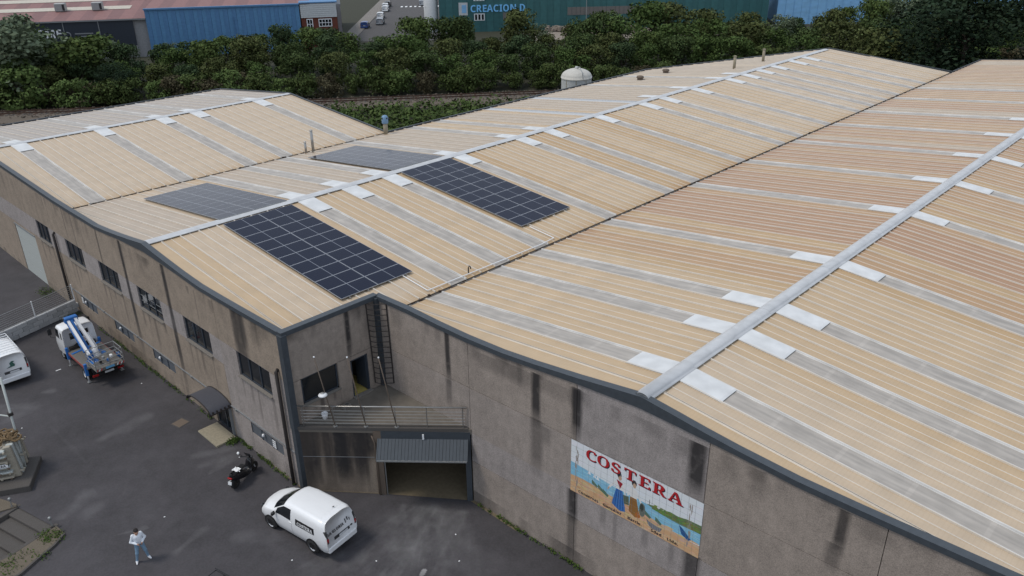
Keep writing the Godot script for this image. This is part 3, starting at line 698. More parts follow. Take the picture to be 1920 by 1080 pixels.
func deck(W: Node, poly: Array, n := "roof_deck"):
	# thin dark deck right under the sheets; poly of (x, v), one slope
	var st := ST(); var pv := PackedVector2Array(poly); var idx := Geometry2D.triangulate_polygon(pv)
	for lay in [-0.045, -0.2]:
		for i in range(0, idx.size(), 3):
			var t := []
			for k in 3: t.append(P(pv[idx[i + k]].x, roof_y(pv[idx[i + k]].x) + lay, pv[idx[i + k]].y))
			tri(st, t[0], t[1], t[2])
	obj(n, st, M.deck, W)

func build_roofs(W: Node):
	M.panel = []
	var st1 := Vector3(0.40, 0.26, 0.125)
	for c in [[Vector3(0.525, 0.42, 0.305), st1, 0.16], [Vector3(0.52, 0.392, 0.252), st1, 0.25], [Vector3(0.49, 0.35, 0.195), Vector3(0.37, 0.22, 0.1), 0.34], [Vector3(0.44, 0.275, 0.165), Vector3(0.30, 0.16, 0.085), 0.4], [Vector3(0.455, 0.375, 0.29), Vector3(0.34, 0.25, 0.17), 0.25], [Vector3(0.47, 0.315, 0.18), Vector3(0.34, 0.19, 0.09), 0.4], [Vector3(0.385, 0.345, 0.31), Vector3(0.33, 0.26, 0.2), 0.2]]:
		M.panel.append(texmat(panel_image(c[0], c[1], c[2], 60 + M.panel.size() * 5), 0.5))
	M.skylight = [texmat(skylight_image(90), 0.5), texmat(skylight_image(95), 0.5)]
	M.skylight_new = mat(lin(0.5, 0.51, 0.52), 0.45, 0.0, grain, 0.8)
	# tones drift along the roofs: weathering, plus grazing sky reflection painted in as grey
	var nt := FastNoiseLite.new(); nt.seed = 9; nt.frequency = 0.11
	var pick := func(list: Array, v: float, row: float) -> int: return list[clampi(int((nt.get_noise_2d(v * 2.0, row * 40.0) * 0.75 + 0.5 + (rng.randf() - 0.5) * 0.22) * list.size()), 0, list.size() - 1)]
	var tA := func(v: float) -> int: return 0
	var tAL := func(v: float) -> int: return 6  # all grey: sky reflected at a grazing angle, put into the colour
	var tBL := func(v: float) -> int: return pick.call([4, 4, 0], v, 3) if v < 8 or v > 40 else pick.call([4, 4, 1], v, 3)  # greyer sheets here carry painted sky reflection
	var tBR := func(v: float) -> int: return pick.call([0, 1], v, 4) if v < 8 else (pick.call([0, 1, 1], v, 4) if v < 18 else (pick.call([1, 1, 2], v, 4) if v < 45 else pick.call([1, 0, 4], v, 4)))
	var tCL := func(v: float) -> int: return pick.call([0, 1, 1], v, 5) if v < 11 else (pick.call([1, 1, 2], v, 5) if v < 17 else (pick.call([2, 2, 5], v, 5) if v < 25 else (pick.call([5, 3, 3], v, 5) if v < 48 else pick.call([3, 5, 4], v, 5))))
	var tCR := func(v: float) -> int: return pick.call([0, 1, 1], v, 6) if v < 13 else (pick.call([1, 1, 2], v, 6) if v < 20 else pick.call([2, 5, 3], v, 6))
	var pA := 1.045; var pB := 1.085
	var skA := [2, 8, 13, 16, 22]
	roof_slope(W, UA, UA - 14.2, 0.1, pA, 26, skA, 26, tAL, skA, null, [], [0.2, 0.2])
	roof_slope(W, UA, UAB, 0.1, pA, 26, skA, 26, tA, skA, null, [], [0.2, 0.2])
	var skB := [9, 12, 15, 21, 27, 30, 36, 42, 45, 50, 56, 59, 62, 65, 69, 72]
	var Lb := Vector2(UB - UAB, HR - HV).length() - 0.13
	var cutB := func(v: float) -> float: return Lb if v < 66.6 else Lb * (86.2 - v) / 19.6 - 0.1
	roof_slope(W, UB, UAB, -0.15, pB, 79, [9, 12, 15, 21, 27, 30, 36, 42, 50, 56], 46, tBL, [9, 12, 15, 21, 27, 30, 45, 50, 56, 59], cutB, [36, 42], [0.18, 0.18])
	# right slope of the middle bay: its first sheets stop at the recess wall
	var Lr := Vector2(UB - UV, HR - HV).length() - 0.13
	var cutR := func(v: float) -> float: return Lr * (-0.02 - UB) / (UV - UB) if v < 5.1 else Lr
	roof_slope(W, UB, UV, -0.15, pB, 80, skB, 46, tBR, skB, cutR, [], [0.18, 0.18])
	var skC := [2, 6, 9, 15, 24, 31, 38, 45, 51, 58, 64]
	roof_slope(W, UC, UV, 5.5, pB, 85, skC, 46, tCL, skC, null, [], [5.82, 5.4])
	roof_slope(W, UC, UE, 5.5, pB, 85, skC, 46, tCR, skC, null, [], [5.82, 6.25])
	deck(W, [Vector2(UA - 14.2, 0.05), Vector2(UA, 0.05), Vector2(UA, 27.2), Vector2(UA - 14.2, 27.2)]); deck(W, [Vector2(UA, 0.05), Vector2(UAB, 0.05), Vector2(UAB, 27.2), Vector2(UA, 27.2)])
	deck(W, [Vector2(UAB, 0.05), Vector2(UB, 0.05), Vector2(UB, 86.1), Vector2(UAB, 66.6)])
	deck(W, [Vector2(UB, 0.05), Vector2(-0.05, 0.05), Vector2(-0.05, 5.3), Vector2(UV, 5.3), Vector2(UV, 87.2), Vector2(UB, 86.1)])
	deck(W, [Vector2(UV, 5.4), Vector2(UC, 5.7), Vector2(UC, 97.7), Vector2(UV, 97.7)]); deck(W, [Vector2(UC, 5.7), Vector2(UE, 6.1), Vector2(UE, 97.7), Vector2(UC, 97.7)])
	# ridge caps in lengths of about three metres
	for r in [[UA, 0.14, 27.2, false], [UB, 0.14, 85.4, false], [UC, 5.7, 97.6, true]]:
		var o := node("ridge_cap", W); var v: float = r[1]; var k := 0
		while v < r[2]:
			var ve := minf(v + 3.05, r[2]); var st := ST(r[3])
			var pf := []
			if r[3]:
				pf = [Vector2(-0.36, 0.045), Vector2(-0.34, 0.075)]
				for q in 9: pf.append(Vector2(-cos(PI * q / 8.0) * 0.26, 0.09 + sin(PI * q / 8.0) * 0.13))
				pf.append_array([Vector2(0.34, 0.075), Vector2(0.36, 0.045)])
			else: pf = [Vector2(-0.34, 0.03), Vector2(-0.34, 0.06), Vector2(-0.05, 0.1), Vector2(0.05, 0.1), Vector2(0.34, 0.06), Vector2(0.34, 0.03)]
			var lift := 0.004 * (k % 2)
			for i in pf.size() - 1:
				quad(st, P(r[0] + pf[i].x, HR + pf[i].y + lift, v), P(r[0] + pf[i + 1].x, HR + pf[i + 1].y + lift, v), P(r[0] + pf[i + 1].x, HR + pf[i + 1].y + lift, ve + 0.05), P(r[0] + pf[i].x, HR + pf[i].y + lift, ve + 0.05))
			if k == 0:
				for i in range(1, pf.size() - 1): tri(st, P(r[0] + pf[0].x, HR + pf[0].y, v), P(r[0] + pf[i].x, HR + pf[i].y, v), P(r[0] + pf[i + 1].x, HR + pf[i + 1].y, v))
			obj("cap_length", st, M.cap, o)
			v = ve; k += 1
	# valley gutters with leaf debris
	for g in [[UAB, 0.1, 27.1], [UV, 5.3, 87.2]]:
		var o := node("valley_gutter", W)
		var st := ST(); bx(st, P(g[0], HV - 0.14, (g[1] + g[2]) / 2), Vector3(0.24, 0.02, g[2] - g[1]))
		for s in [-0.125, 0.125]: bx(st, P(g[0] + s, HV - 0.08, (g[1] + g[2]) / 2), Vector3(0.012, 0.14, g[2] - g[1]))
		obj("channel", st, M.gutter, o)
		var db := ST(); var v: float = g[1] + 0.4
		while v < g[2]:
			var s := rng.randf_range(0.05, 0.14)
			bx(db, P(g[0] + rng.randf_range(-0.16, 0.16), HV - 0.04 + rng.randf() * 0.05, v), Vector3(s, s * 0.6, s * rng.randf_range(1, 4)), Basis(Vector3.UP, rng.randf_range(-0.5, 0.5)))
			v += rng.randf_range(0.1, 0.9)
		obj("leaf_litter", db, M.debris, o).set_meta("kind", "stuff")
	# eave and far-end trims
	var e := ST()
	for s in [[Vector2(UA - 14.25, 0.0), Vector2(UA - 14.25, 27.3)], [Vector2(UA - 14.25, 27.3), Vector2(UA, 27.3)], [Vector2(UA, 27.3), Vector2(UAB, 27.3)], [Vector2(UAB - 0.05, 27.3), Vector2(UAB - 0.05, 66.7)], [Vector2(UAB, 66.7), Vector2(UB, 86.3)], [Vector2(UB, 86.3), Vector2(UV, 87.4)], [Vector2(UV, 87.4), Vector2(UV, 97.8)], [Vector2(UV, 97.8), Vector2(UC, 97.8)], [Vector2(UC, 97.8), Vector2(UE, 97.8)]]:
		var a: Vector2 = s[0]; var b: Vector2 = s[1]
		beam(e, P(a.x, roof_y(a.x + 0.03) + 0.02, a.y), P(b.x, roof_y(b.x - 0.03) + 0.02, b.y), 0.24, 0.14)
	obj("eave_trim", e, M.fascia, W)
	# gable coping: front band and top
	for f in [[F1T, F1L, xf1(), "front_coping"], [F3T, F3L, xf3(), "mural_wall_coping"]]:
		var o := node(f[3], W); var xs := []
		for q in f[0]: xs.append(q[0])
		for q in f[1]:
			if not q[0] in xs: xs.append(q[0])
		xs.sort()
		for i in xs.size() - 1:
			var a: float = xs[i]; var b: float = xs[i + 1]
			if b - a < 0.03: continue
			var st := ST(); var xf: Transform3D = f[2]
			prism(st, [Vector2(a, pl(f[1], a)), Vector2(b, pl(f[1], b)), Vector2(b, pl(f[0], b)), Vector2(a, pl(f[0], a))], Transform3D(xf.basis, xf * Vector3(0, 0, 0.05)), -0.04)
			# top, sloping back to the roof
			var zt := -0.24
			quad(st, xf * Vector3(a, pl(f[0], a), 0.05), xf * Vector3(b, pl(f[0], b), 0.05), xf * Vector3(b, pl(f[0], b) + 0.03, zt), xf * Vector3(a, pl(f[0], a) + 0.03, zt))
			quad(st, xf * Vector3(a, pl(f[0], a) + 0.03, zt), xf * Vector3(b, pl(f[0], b) + 0.03, zt), xf * Vector3(b, pl(f[0], b) - 0.9, zt), xf * Vector3(a, pl(f[0], a) - 0.9, zt))
			obj("coping_length", st, M.fascia, o)
	var c2 := ST(); var x2 := xf2()
	bx(c2, x2 * Vector3(2.6, 8.51, 0.03), Vector3(5.3, 0.2, 0.1), x2.basis); bx(c2, x2 * Vector3(2.6, 8.62, -0.1), Vector3(5.3, 0.03, 0.34), x2.basis); bx(c2, x2 * Vector3(2.6, 8.3, -0.25), Vector3(5.2, 0.6, 0.02), x2.basis)
	obj("recess_coping", c2, M.fascia, W)

func build_fittings(W: Node):
	# corner trims and downpipes
	var c := ST(); bx(c, P(-0.02, 6.05, 0.02), Vector3(0.34, 4.9, 0.3)); bx(c, P(-0.02, 1.75, 0.02), Vector3(0.3, 3.7, 0.26)); obj("corner_trim", c, M.fascia, W)
	obj("corner_trim", box(P(0.12, 6.1, D - 0.1), Vector3(0.2, 4.85, 0.2)), M.fascia, W)
	obj("downpipe", tb([P(-0.72, 6.45, 0.0), P(-0.72, 6.5, -0.06), P(-0.72, 6.42, -0.13), P(-0.72, 0.05, -0.13)], 0.085, 10), M.iron, W)
	obj("downpipe", tb([P(-28.6, 5.9, 0.0), P(-28.6, 5.95, -0.06), P(-28.6, 5.86, -0.13), P(-28.6, 0.4, -0.13)], 0.085, 10), M.iron, W)
	# cable run with junction boxes along the front
	var cr := ST(); beam(cr, P(-28.5, 2.02, -0.03), P(-8.9, 2.08, -0.03), 0.05, 0.05); beam(cr, P(-6.3, 2.08, -0.03), P(0.05, 2.12, -0.03), 0.05, 0.05); obj("cable_run", cr, M.frame_light, W)
	for x in [-22.5, -17.5, -10.6, -5.75, -1.0]: obj("junction_box", box(P(x, 2.05, -0.05), Vector3(0.16, 0.12, 0.09)), M.galv, W)
	# ladder in the recess corner
	var l := node("roof_ladder", W); var xr := xf3()
	var a0 := P(0.02, 8.4, 4.56); var a1 := P(0.1, 4.02, 4.62); var b0 := xr * Vector3(0.78, 8.4, 0.04); var b1 := xr * Vector3(0.86, 4.05, 0.04)
	for s in [[a0, a1], [b0, b1]]: obj("stile", tb([s[0], s[1]], 0.032, 6), M.iron, l)
	for k in 16:
		var t := k / 15.0; var p: Vector3 = a0.lerp(a1, t); var q: Vector3 = b0.lerp(b1, t); var cn := P(0.34, p.y - 0.06, D - 0.34)
		obj("rung", tb([p, p.lerp(cn, 0.55) - Vector3(0, 0.03, 0), cn, q], 0.02, 5), M.iron, l)
	# terrace railing
	var r := node("terrace_railing", W); var xw := xfw()
	obj("handrail", tb([xw * Vector3(0.22, 4.82, -0.05), xw * Vector3(8.0, 4.82, -0.05)], 0.038, 8), M.steel, r)
	for k in 5: obj("rail", tb([xw * Vector3(0.35, 3.9 + k * 0.17, -0.05), xw * Vector3(7.9, 3.9 + k * 0.17, -0.05)], 0.012, 5), M.steel, r)
	for s in [0.42, 1.85, 3.28, 4.7, 6.15, 7.8]: obj("post", tb([xw * Vector3(s, 3.7, -0.05), xw * Vector3(s, 4.8, -0.05)], 0.024, 6), M.steel, r)
	# flues and vents standing on the roofs
	for f in [[-26.55, 19.4, 1.75, 0.11], [-26.75, 18.85, 0.9, 0.09], [-16.6, 68.3, 1.35, 0.16], [-16.4, 74.6, 1.35, 0.16]]:
		var o := node("flue_pipe", W); var y := roof_y(f[0]) - 0.05
		obj("pipe", tb([P(f[0], y, f[1]), P(f[0], y + f[2], f[1])], f[3], 10), M.steel if f[0] < -20 else M.slab, o)
		var cp := ST(true); lathe(cp, [Vector2(0, 0.1), Vector2(f[3] * 1.35, 0.03), Vector2(f[3] * 1.35, 0.0), Vector2(0, 0.0)], 10, Transform3D(Basis(), P(f[0], y + f[2] + 0.06, f[1]))); obj("cap", cp, M.steel if f[0] < -20 else M.slab, o)
	var bf := node("flue_pipe", W); var by := roof_y(-26.8)
	obj("pipe", tb([P(-26.75, by, 26.95), P(-26.75, by + 1.05, 26.95)], 0.2, 12), M.slab, bf)
	var bc := ST(true); lathe(bc, [Vector2(0.26, 0.0), Vector2(0.28, 0.05), Vector2(0.28, 0.5), Vector2(0.2, 0.66), Vector2(0, 0.72)], 14, Transform3D(Basis(), P(-26.75, by + 0.95, 26.95)))
	M.blue_cap = mat(lin(0.17, 0.3, 0.46), 0.5, 0.0, grain, 2.0); obj("blue_cowl", bc, M.blue_cap, bf)
	for k in 4: obj("cowl_slot", box(P(-26.75, by + 1.42, 26.95) + Vector3(cos(k * PI / 2), 0, sin(k * PI / 2)) * 0.27, Vector3(0.1, 0.12, 0.1)), M.black, bf)
	for f in [[-22.8, 59.1], [-23.0, 64.4]]:
		var o := node("turbine_vent", W); var y := roof_y(f[0])
		var v1 := ST(true); lathe(v1, [Vector2(0.34, 0), Vector2(0.3, 0.16), Vector2(0.42, 0.26), Vector2(0.36, 0.44), Vector2(0, 0.52)], 12, Transform3D(Basis(), P(f[0], y, f[1]))); obj("cowl", v1, M.rust_steel, o)
	# white cable duct along the valley
	var cd := node("cable_duct", W)
	for s in [[Vector2(-1.7, 18.0), Vector2(0.25, 17.95)], [Vector2(0.25, 17.95), Vector2(0.35, 16.8)], [Vector2(0.35, 16.8), Vector2(0.2, 8.25)], [Vector2(0.2, 8.25), Vector2(-1.8, 8.3)]]:
		obj("duct_length", tb([P(s[0].x, roof_y(s[0].x) + 0.1, s[0].y), P(s[1].x, roof_y(s[1].x) + 0.1, s[1].y)], 0.026, 6), M.white, cd)
	obj("swan_neck", tb([P(0.1, 7.75, 11.2), P(0.1, 8.1, 11.2), P(0.16, 8.22, 11.2), P(0.26, 8.2, 11.2), P(0.28, 8.08, 11.2)], 0.035, 6), M.iron, cd)

# ---------------------------------------------------------------- solar arrays
func solar_panel_image() -> Image:
	var w := 264; var h := 132
	var d := PackedByteArray(); d.resize(w * h * 3)
	for yy in h:
		for xx in w:
			var c := Vector3(0.008, 0.011, 0.026)
			var e: bool = xx < 2 or xx > w - 3 or yy < 2 or yy > h - 3
			if e: c = Vector3(0.36, 0.38, 0.42)
			elif abs(xx - w / 2) < 2: c = Vector3(0.28, 0.3, 0.34)
			elif yy % 21 < 1 or xx % 11 == 0: c = Vector3(0.026, 0.032, 0.055)
			c *= 0.92 + rng.randf() * 0.16
			put(d, (yy * w + xx) * 3, c.x, c.y, c.z)
	return img_of(w, h, d)
func build_solar():
	var m := texmat(solar_panel_image(), 0.12); m.metallic_specular = 0.22
	var pu := 1.128; var pv := 2.265
	# one panel: glass face with the cells, aluminium edge
	var face := ST(); uquad(face, [Vector3(0.006, 0.04, 0.006), Vector3(pu - 0.016, 0.04, 0.006), Vector3(pu - 0.016, 0.04, pv - 0.016), Vector3(0.006, 0.04, pv - 0.016)], [Vector2(0, 0), Vector2(0, 1), Vector2(1, 1), Vector2(1, 0)])
	var fm := fin(face)
	var edge := ST(); bx(edge, Vector3(pu / 2 - 0.005, 0.018, pv / 2 - 0.005), Vector3(pu - 0.012, 0.036, pv - 0.012)); var em := fin(edge)
	var arrays := [[UB, UV, 0.62, 4.42, 10, "dark blue solar array nearest the front, on the right roof slope"], [UB, UV, 0.42, 17.6, 10, "dark blue solar array farther back on the right roof slope"],
		[UB, UAB, 0.16, 4.62, 10, "slate grey solar array nearest the front, left of the ridge"], [UB, UAB, 0.3, 17.55, 10, "slate grey solar array farther back, left of the ridge"]]
	for a in arrays:
		var ru: float = a[0]; var vu: float = a[1]
		var rp := Vector3(ru, HR, 0); var vp := Vector3(vu, HV, 0); var x := (vp - rp).normalized(); var right := vu > ru
		var z := Vector3(0, 0, 1) if right else Vector3(0, 0, -1); var y := z.cross(x)
		var w := 1.128 if right else 1.055
		var o := thing("solar_array", a[5], "solar array", Vector3.ZERO, 0.0, "solar arrays on the middle roof")
		o.transform = Transform3D(Basis(x, y, z), rp + x * a[2] + y * 0.11 + Vector3(0, 0, -(a[3] + 2 * pv if right else a[3])))
		for i in a[4]:
			for j in 2:
				var p := inst("solar_panel", em, M.galv, o); p.position = Vector3(i * w, 0, j * pv); p.scale.x = w / pu
				var g := inst("cell_face", fm, m, p)
		for j in 4:
			var rl := ST(); bx(rl, Vector3(a[4] * w / 2, -0.03, 0.45 + j * 1.13 + (0.2 if j > 1 else 0.0)), Vector3(a[4] * w + 0.18, 0.05, 0.045)); obj("mounting_rail", rl, M.galv, o)

# ---------------------------------------------------------------- tile mural
class Canvas:
	var im: Image; var w: int; var h: int
	func _init(w_: int, h_: int): w = w_; h = h_; im = Image.create(w, h, false, Image.FORMAT_RGB8)
	func poly(p: Array, c: Color):
		var y0 := 1e9; var y1 := -1e9; var q := []
		for a in p: q.append(Vector2(a[0] * w, a[1] * h)); y0 = minf(y0, a[1] * h); y1 = maxf(y1, a[1] * h)
		for y in range(maxi(0, int(y0)), mini(h, int(y1) + 1)):
			var xs := []
			for i in q.size():
				var a: Vector2 = q[i]; var b: Vector2 = q[(i + 1) % q.size()]
				if (a.y <= y + 0.5) != (b.y <= y + 0.5): xs.append(a.x + (y + 0.5 - a.y) / (b.y - a.y) * (b.x - a.x))
			xs.sort()
			for i in range(0, xs.size() - 1, 2):
				var l := maxi(0, int(round(xs[i]))); var r := mini(w, int(round(xs[i + 1])))
				if r > l: im.fill_rect(Rect2i(l, y, r - l, 1), c)
	func oval(cx: float, cy: float, rx: float, ry: float, c: Color, turn := 0.0):
		var p := []
		for k in 20:
			var v := Vector2(cos(TAU * k / 20) * rx * w, sin(TAU * k / 20) * ry * h).rotated(turn); p.append([cx + v.x / w, cy + v.y / h])
		poly(p, c)
	func line(a: Vector2, b: Vector2, t: float, c: Color):
		var A := Vector2(a.x * w, a.y * h); var B := Vector2(b.x * w, b.y * h); var n := (B - A).orthogonal().normalized() * t
		poly([[(A.x + n.x) / w, (A.y + n.y) / h], [(B.x + n.x) / w, (B.y + n.y) / h], [(B.x - n.x) / w, (B.y - n.y) / h], [(A.x - n.x) / w, (A.y - n.y) / h]], c)

func mural_image() -> Image:
	var c := Canvas.new(1000, 420)
	c.im.fill(lin(0.68, 0.72, 0.74))
	for k in 60: c.oval(rng.randf(), rng.randf() * 0.4, rng.randf_range(0.03, 0.1), rng.randf_range(0.01, 0.03), lin(0.68 + rng.randf() * 0.05, 0.73, 0.77))
	# sea, hills, sand
	var sea := lin(0.22, 0.47, 0.64)
	c.poly([[0, 0.42], [0.35, 0.5], [0.6, 0.5], [1, 0.5], [1, 0.75], [0, 0.75]], sea)
	for k in 120: c.oval(rng.randf(), rng.randf_range(0.47, 0.72), rng.randf_range(0.01, 0.05), 0.004, lin(0.25 + rng.randf() * 0.15, 0.52 + rng.randf() * 0.1, 0.68))
	c.poly([[0.61, 0.5], [0.66, 0.47], [0.71, 0.49], [0.78, 0.43], [0.84, 0.44], [0.9, 0.41], [1, 0.4], [1, 0.55], [0.85, 0.57], [0.72, 0.56]], lin(0.13, 0.19, 0.09))
	for k in 90: c.oval(rng.randf_range(0.66, 1.0), rng.randf_range(0.45, 0.54), 0.012, 0.012, lin(0.08 + rng.randf() * 0.14, 0.14 + rng.randf() * 0.14, 0.06))
	c.line(Vector2(0.63, 0.4), Vector2(0.63, 0.5), 2, lin(0.1, 0.1, 0.1))
	c.poly([[0, 0.68], [0.12, 0.66], [0.33, 0.7], [0.6, 0.71], [0.8, 0.75], [1, 0.78], [1, 1], [0, 1]], lin(0.58, 0.36, 0.2))
	for k in 160: c.oval(rng.randf(), rng.randf_range(0.72, 1.0), rng.randf_range(0.01, 0.05), rng.randf_range(0.006, 0.02), lin(0.55 + rng.randf() * 0.12, 0.36 + rng.randf() * 0.12, 0.2 + rng.randf() * 0.1))
	for k in 40:
		var p := Vector2(rng.randf() * 0.6, rng.randf_range(0.72, 0.95)); c.line(p, p + Vector2(0.03, rng.randf_range(-0.03, 0.05)), 1, lin(0.3, 0.17, 0.08))
	# sails and beached boats
	for s in [[0.155, 0.47], [0.2, 0.49], [0.225, 0.5]]: c.poly([[s[0], s[1] - 0.05], [s[0] + 0.016, s[1] + 0.03], [s[0] - 0.012, s[1] + 0.03]], lin(0.75, 0.78, 0.8))
	for s in [[0.2, 0.62], [0.25, 0.65], [0.29, 0.69], [0.62, 0.68], [0.7, 0.7]]: c.poly([[s[0] - 0.02, s[1] - 0.05], [s[0] + 0.03, s[1] + 0.03], [s[0] + 0.02, s[1] + 0.07], [s[0] - 0.02, s[1] + 0.03]], lin(0.1, 0.17, 0.12))
	c.poly([[0.615, 0.78], [0.64, 0.8], [0.7, 0.82], [0.735, 0.81], [0.72, 0.9], [0.66, 0.91], [0.63, 0.86]], lin(0.16, 0.17, 0.19))
	for k in 7: c.line(Vector2(0.63 + k * 0.015, 0.8), Vector2(0.64 + k * 0.013, 0.9), 1, lin(0.4, 0.4, 0.42))
	c.poly([[0.85, 0.58], [0.87, 0.6], [0.94, 0.74], [0.92, 0.78], [0.87, 0.72]], lin(0.03, 0.1, 0.26))
	# two women with baskets
	var skin := lin(0.5, 0.35, 0.25); var blouse := lin(0.7, 0.7, 0.68); var ink := lin(0.05, 0.04, 0.04)
	c.poly([[0.375, 0.5], [0.425, 0.5], [0.455, 0.86], [0.41, 0.9], [0.375, 0.86], [0.345, 0.82]], lin(0.04, 0.14, 0.4))
	for k in 8: c.line(Vector2(0.385 + k * 0.006, 0.52), Vector2(0.37 + k * 0.011, 0.86), 1, lin(0.1, 0.28, 0.6) if k % 2 else lin(0.01, 0.03, 0.12))
	c.poly([[0.36, 0.36], [0.425, 0.36], [0.43, 0.5], [0.375, 0.5]], blouse); c.poly([[0.375, 0.33], [0.425, 0.36], [0.405, 0.48]], lin(0.3, 0.02, 0.03))
	c.line(Vector2(0.365, 0.4), Vector2(0.315, 0.56), 7, blouse); c.line(Vector2(0.32, 0.54), Vector2(0.31, 0.6), 5, skin); c.line(Vector2(0.425, 0.4), Vector2(0.45, 0.55), 6, blouse)
	c.oval(0.4, 0.27, 0.014, 0.055, skin); c.oval(0.395, 0.23, 0.018, 0.05, ink); c.oval(0.404, 0.28, 0.011, 0.04, skin)
	c.poly([[0.43, 0.56], [0.475, 0.54], [0.48, 0.7], [0.44, 0.72]], lin(0.1, 0.13, 0.09))
	c.poly([[0.485, 0.52], [0.535, 0.52], [0.565, 0.82], [0.53, 0.87], [0.48, 0.8]], lin(0.3, 0.15, 0.05))
	for k in 7: c.line(Vector2(0.492 + k * 0.006, 0.54), Vector2(0.485 + k * 0.012, 0.82), 1, lin(0.16, 0.07, 0.02))
	c.poly([[0.48, 0.36], [0.535, 0.36], [0.535, 0.52], [0.485, 0.52]], blouse); c.line(Vector2(0.535, 0.39), Vector2(0.57, 0.55), 6, blouse); c.line(Vector2(0.485, 0.39), Vector2(0.465, 0.53), 6, blouse)
	c.oval(0.51, 0.25, 0.019, 0.06, ink); c.oval(0.513, 0.29, 0.012, 0.045, skin)
	c.oval(0.58, 0.66, 0.024, 0.13, lin(0.14, 0.16, 0.14)); c.oval(0.577, 0.62, 0.014, 0.07, lin(0.05, 0.06, 0.05)); c.oval(0.55, 0.8, 0.02, 0.05, lin(0.4, 0.14, 0.04))
	# rusty runs
	for s in [0.05, 0.92]:
		for k in 26: c.oval(s + rng.randf_range(-0.012, 0.012), rng.randf_range(0.1, 0.95), rng.randf_range(0.001, 0.004), rng.randf_range(0.02, 0.07), lin(0.3, 0.26, 0.23))
	return c.im

func build_mural():
	var xf := xf3(); var x0 := 11.93; var x1 := 17.93; var y0 := 3.34; var y1 := 5.9
	var o := thing("tile_mural", "painted tile mural with red lettering and two women on a beach, on concrete wall", "mural")
	var m := texmat(mural_image(), 0.25)
	var nx := 20; var ny := 9
	o.transform = Transform3D(xf.basis, xf * Vector3(x0, y0, 0.012))
	var tw := (x1 - x0) / nx; var th := (y1 - y0) / ny
	for j in ny:
		for i in nx:
			var st := ST(); var a := i * tw + 0.005; var b := (i + 1) * tw - 0.005; var c := j * th + 0.005; var d := (j + 1) * th - 0.005
			var z := rng.randf_range(0.004, 0.007); var W := x1 - x0; var H := y1 - y0
			uquad(st, [Vector3(a, c, z), Vector3(a, d, z), Vector3(b, d, z), Vector3(b, c, z)], [Vector2(a / W, 1 - c / H), Vector2(a / W, 1 - d / H), Vector2(b / W, 1 - d / H), Vector2(b / W, 1 - c / H)])
			for e in [[a, c, a, d], [a, d, b, d], [b, d, b, c], [b, c, a, c]]:
				var u := Vector2((a + b) / 2 / W, 1 - (c + d) / 2 / H)
				uquad(st, [Vector3(e[0], e[1], -0.01), Vector3(e[2], e[3], -0.01), Vector3(e[2], e[3], z), Vector3(e[0], e[1], z)], [u, u, u, u])
			obj("tile", st, m, o)
	obj("grout_bed", box(Vector3((x1 - x0) / 2, (y1 - y0) / 2, -0.004), Vector3(x1 - x0, y1 - y0, 0.012)), M.frame_light, o)
	var red := mat(lin(0.42, 0.02, 0.025), 0.3); var ink := mat(lin(0.02, 0.02, 0.03), 0.3)
	var xs := [0.165, 0.265, 0.365, 0.475, 0.585, 0.69, 0.805]
	for k in 7:
		var p := Vector3(xs[k] * 6.0, 0.86 * 2.56, 0.012)
		var sb := Basis().scaled(Vector3(1.35, 1.0, 1.0))
		words("letter_shadow", "COSTERA"[k], 0.46, ink, o, Transform3D(sb, p + Vector3(0.035, -0.03, -0.003)), "Droid Serif", 700, 0.004)
		words("letter", "COSTERA"[k], 0.46, red, o, Transform3D(sb, p), "Droid Serif", 700, 0.004)
	for t in [["Conservas", 0.155], ["González", 0.35], ["Barrio.", 0.53], ["Sdad.", 0.7], ["Ltda.", 0.815]]:
		words("small_lettering", t[0], 0.13, ink, o, Transform3D(Basis().scaled(Vector3(1.15, 1, 1)), Vector3(t[1] * 6.0, 0.15, 0.011)), "Droid Sans", 700, 0.004)

# ---------------------------------------------------------------- yard
func leaf_quad(st: SurfaceTool, p: Vector3, n: Vector3, s: float, c: Color):
	var t := n.cross(Vector3(rng.randf() - 0.5, rng.randf() - 0.5, rng.randf() - 0.5)).normalized() * s; var b := n.cross(t).normalized() * s * 0.6
	st.set_color(c)
	tri(st, p - t, p + b, p + t); tri(st, p - t, p + t, p - b)
func weeds(n: String, label: String, spots: Array, per: int, size: float):
	var st := ST()
	for s in spots:
		for k in per:
			var p := Vector3(s.x + rng.randfn(0, s.z), 0, -(s.y + rng.randfn(0, s.z * 0.6))); p.y = gy(p.x) + rng.randf() * size * 2.5 + 0.02
			var g := rng.randf()
			leaf_quad(st, p, Vector3(rng.randfn(), 1.0, rng.randfn()).normalized(), size * rng.randf_range(0.5, 1.2), Color(0.045 + g * 0.04, 0.075 + g * 0.05, 0.02 + g * 0.015))
	var o := obj(n, st, M.leaf); tag(o, label, "", "", "stuff")

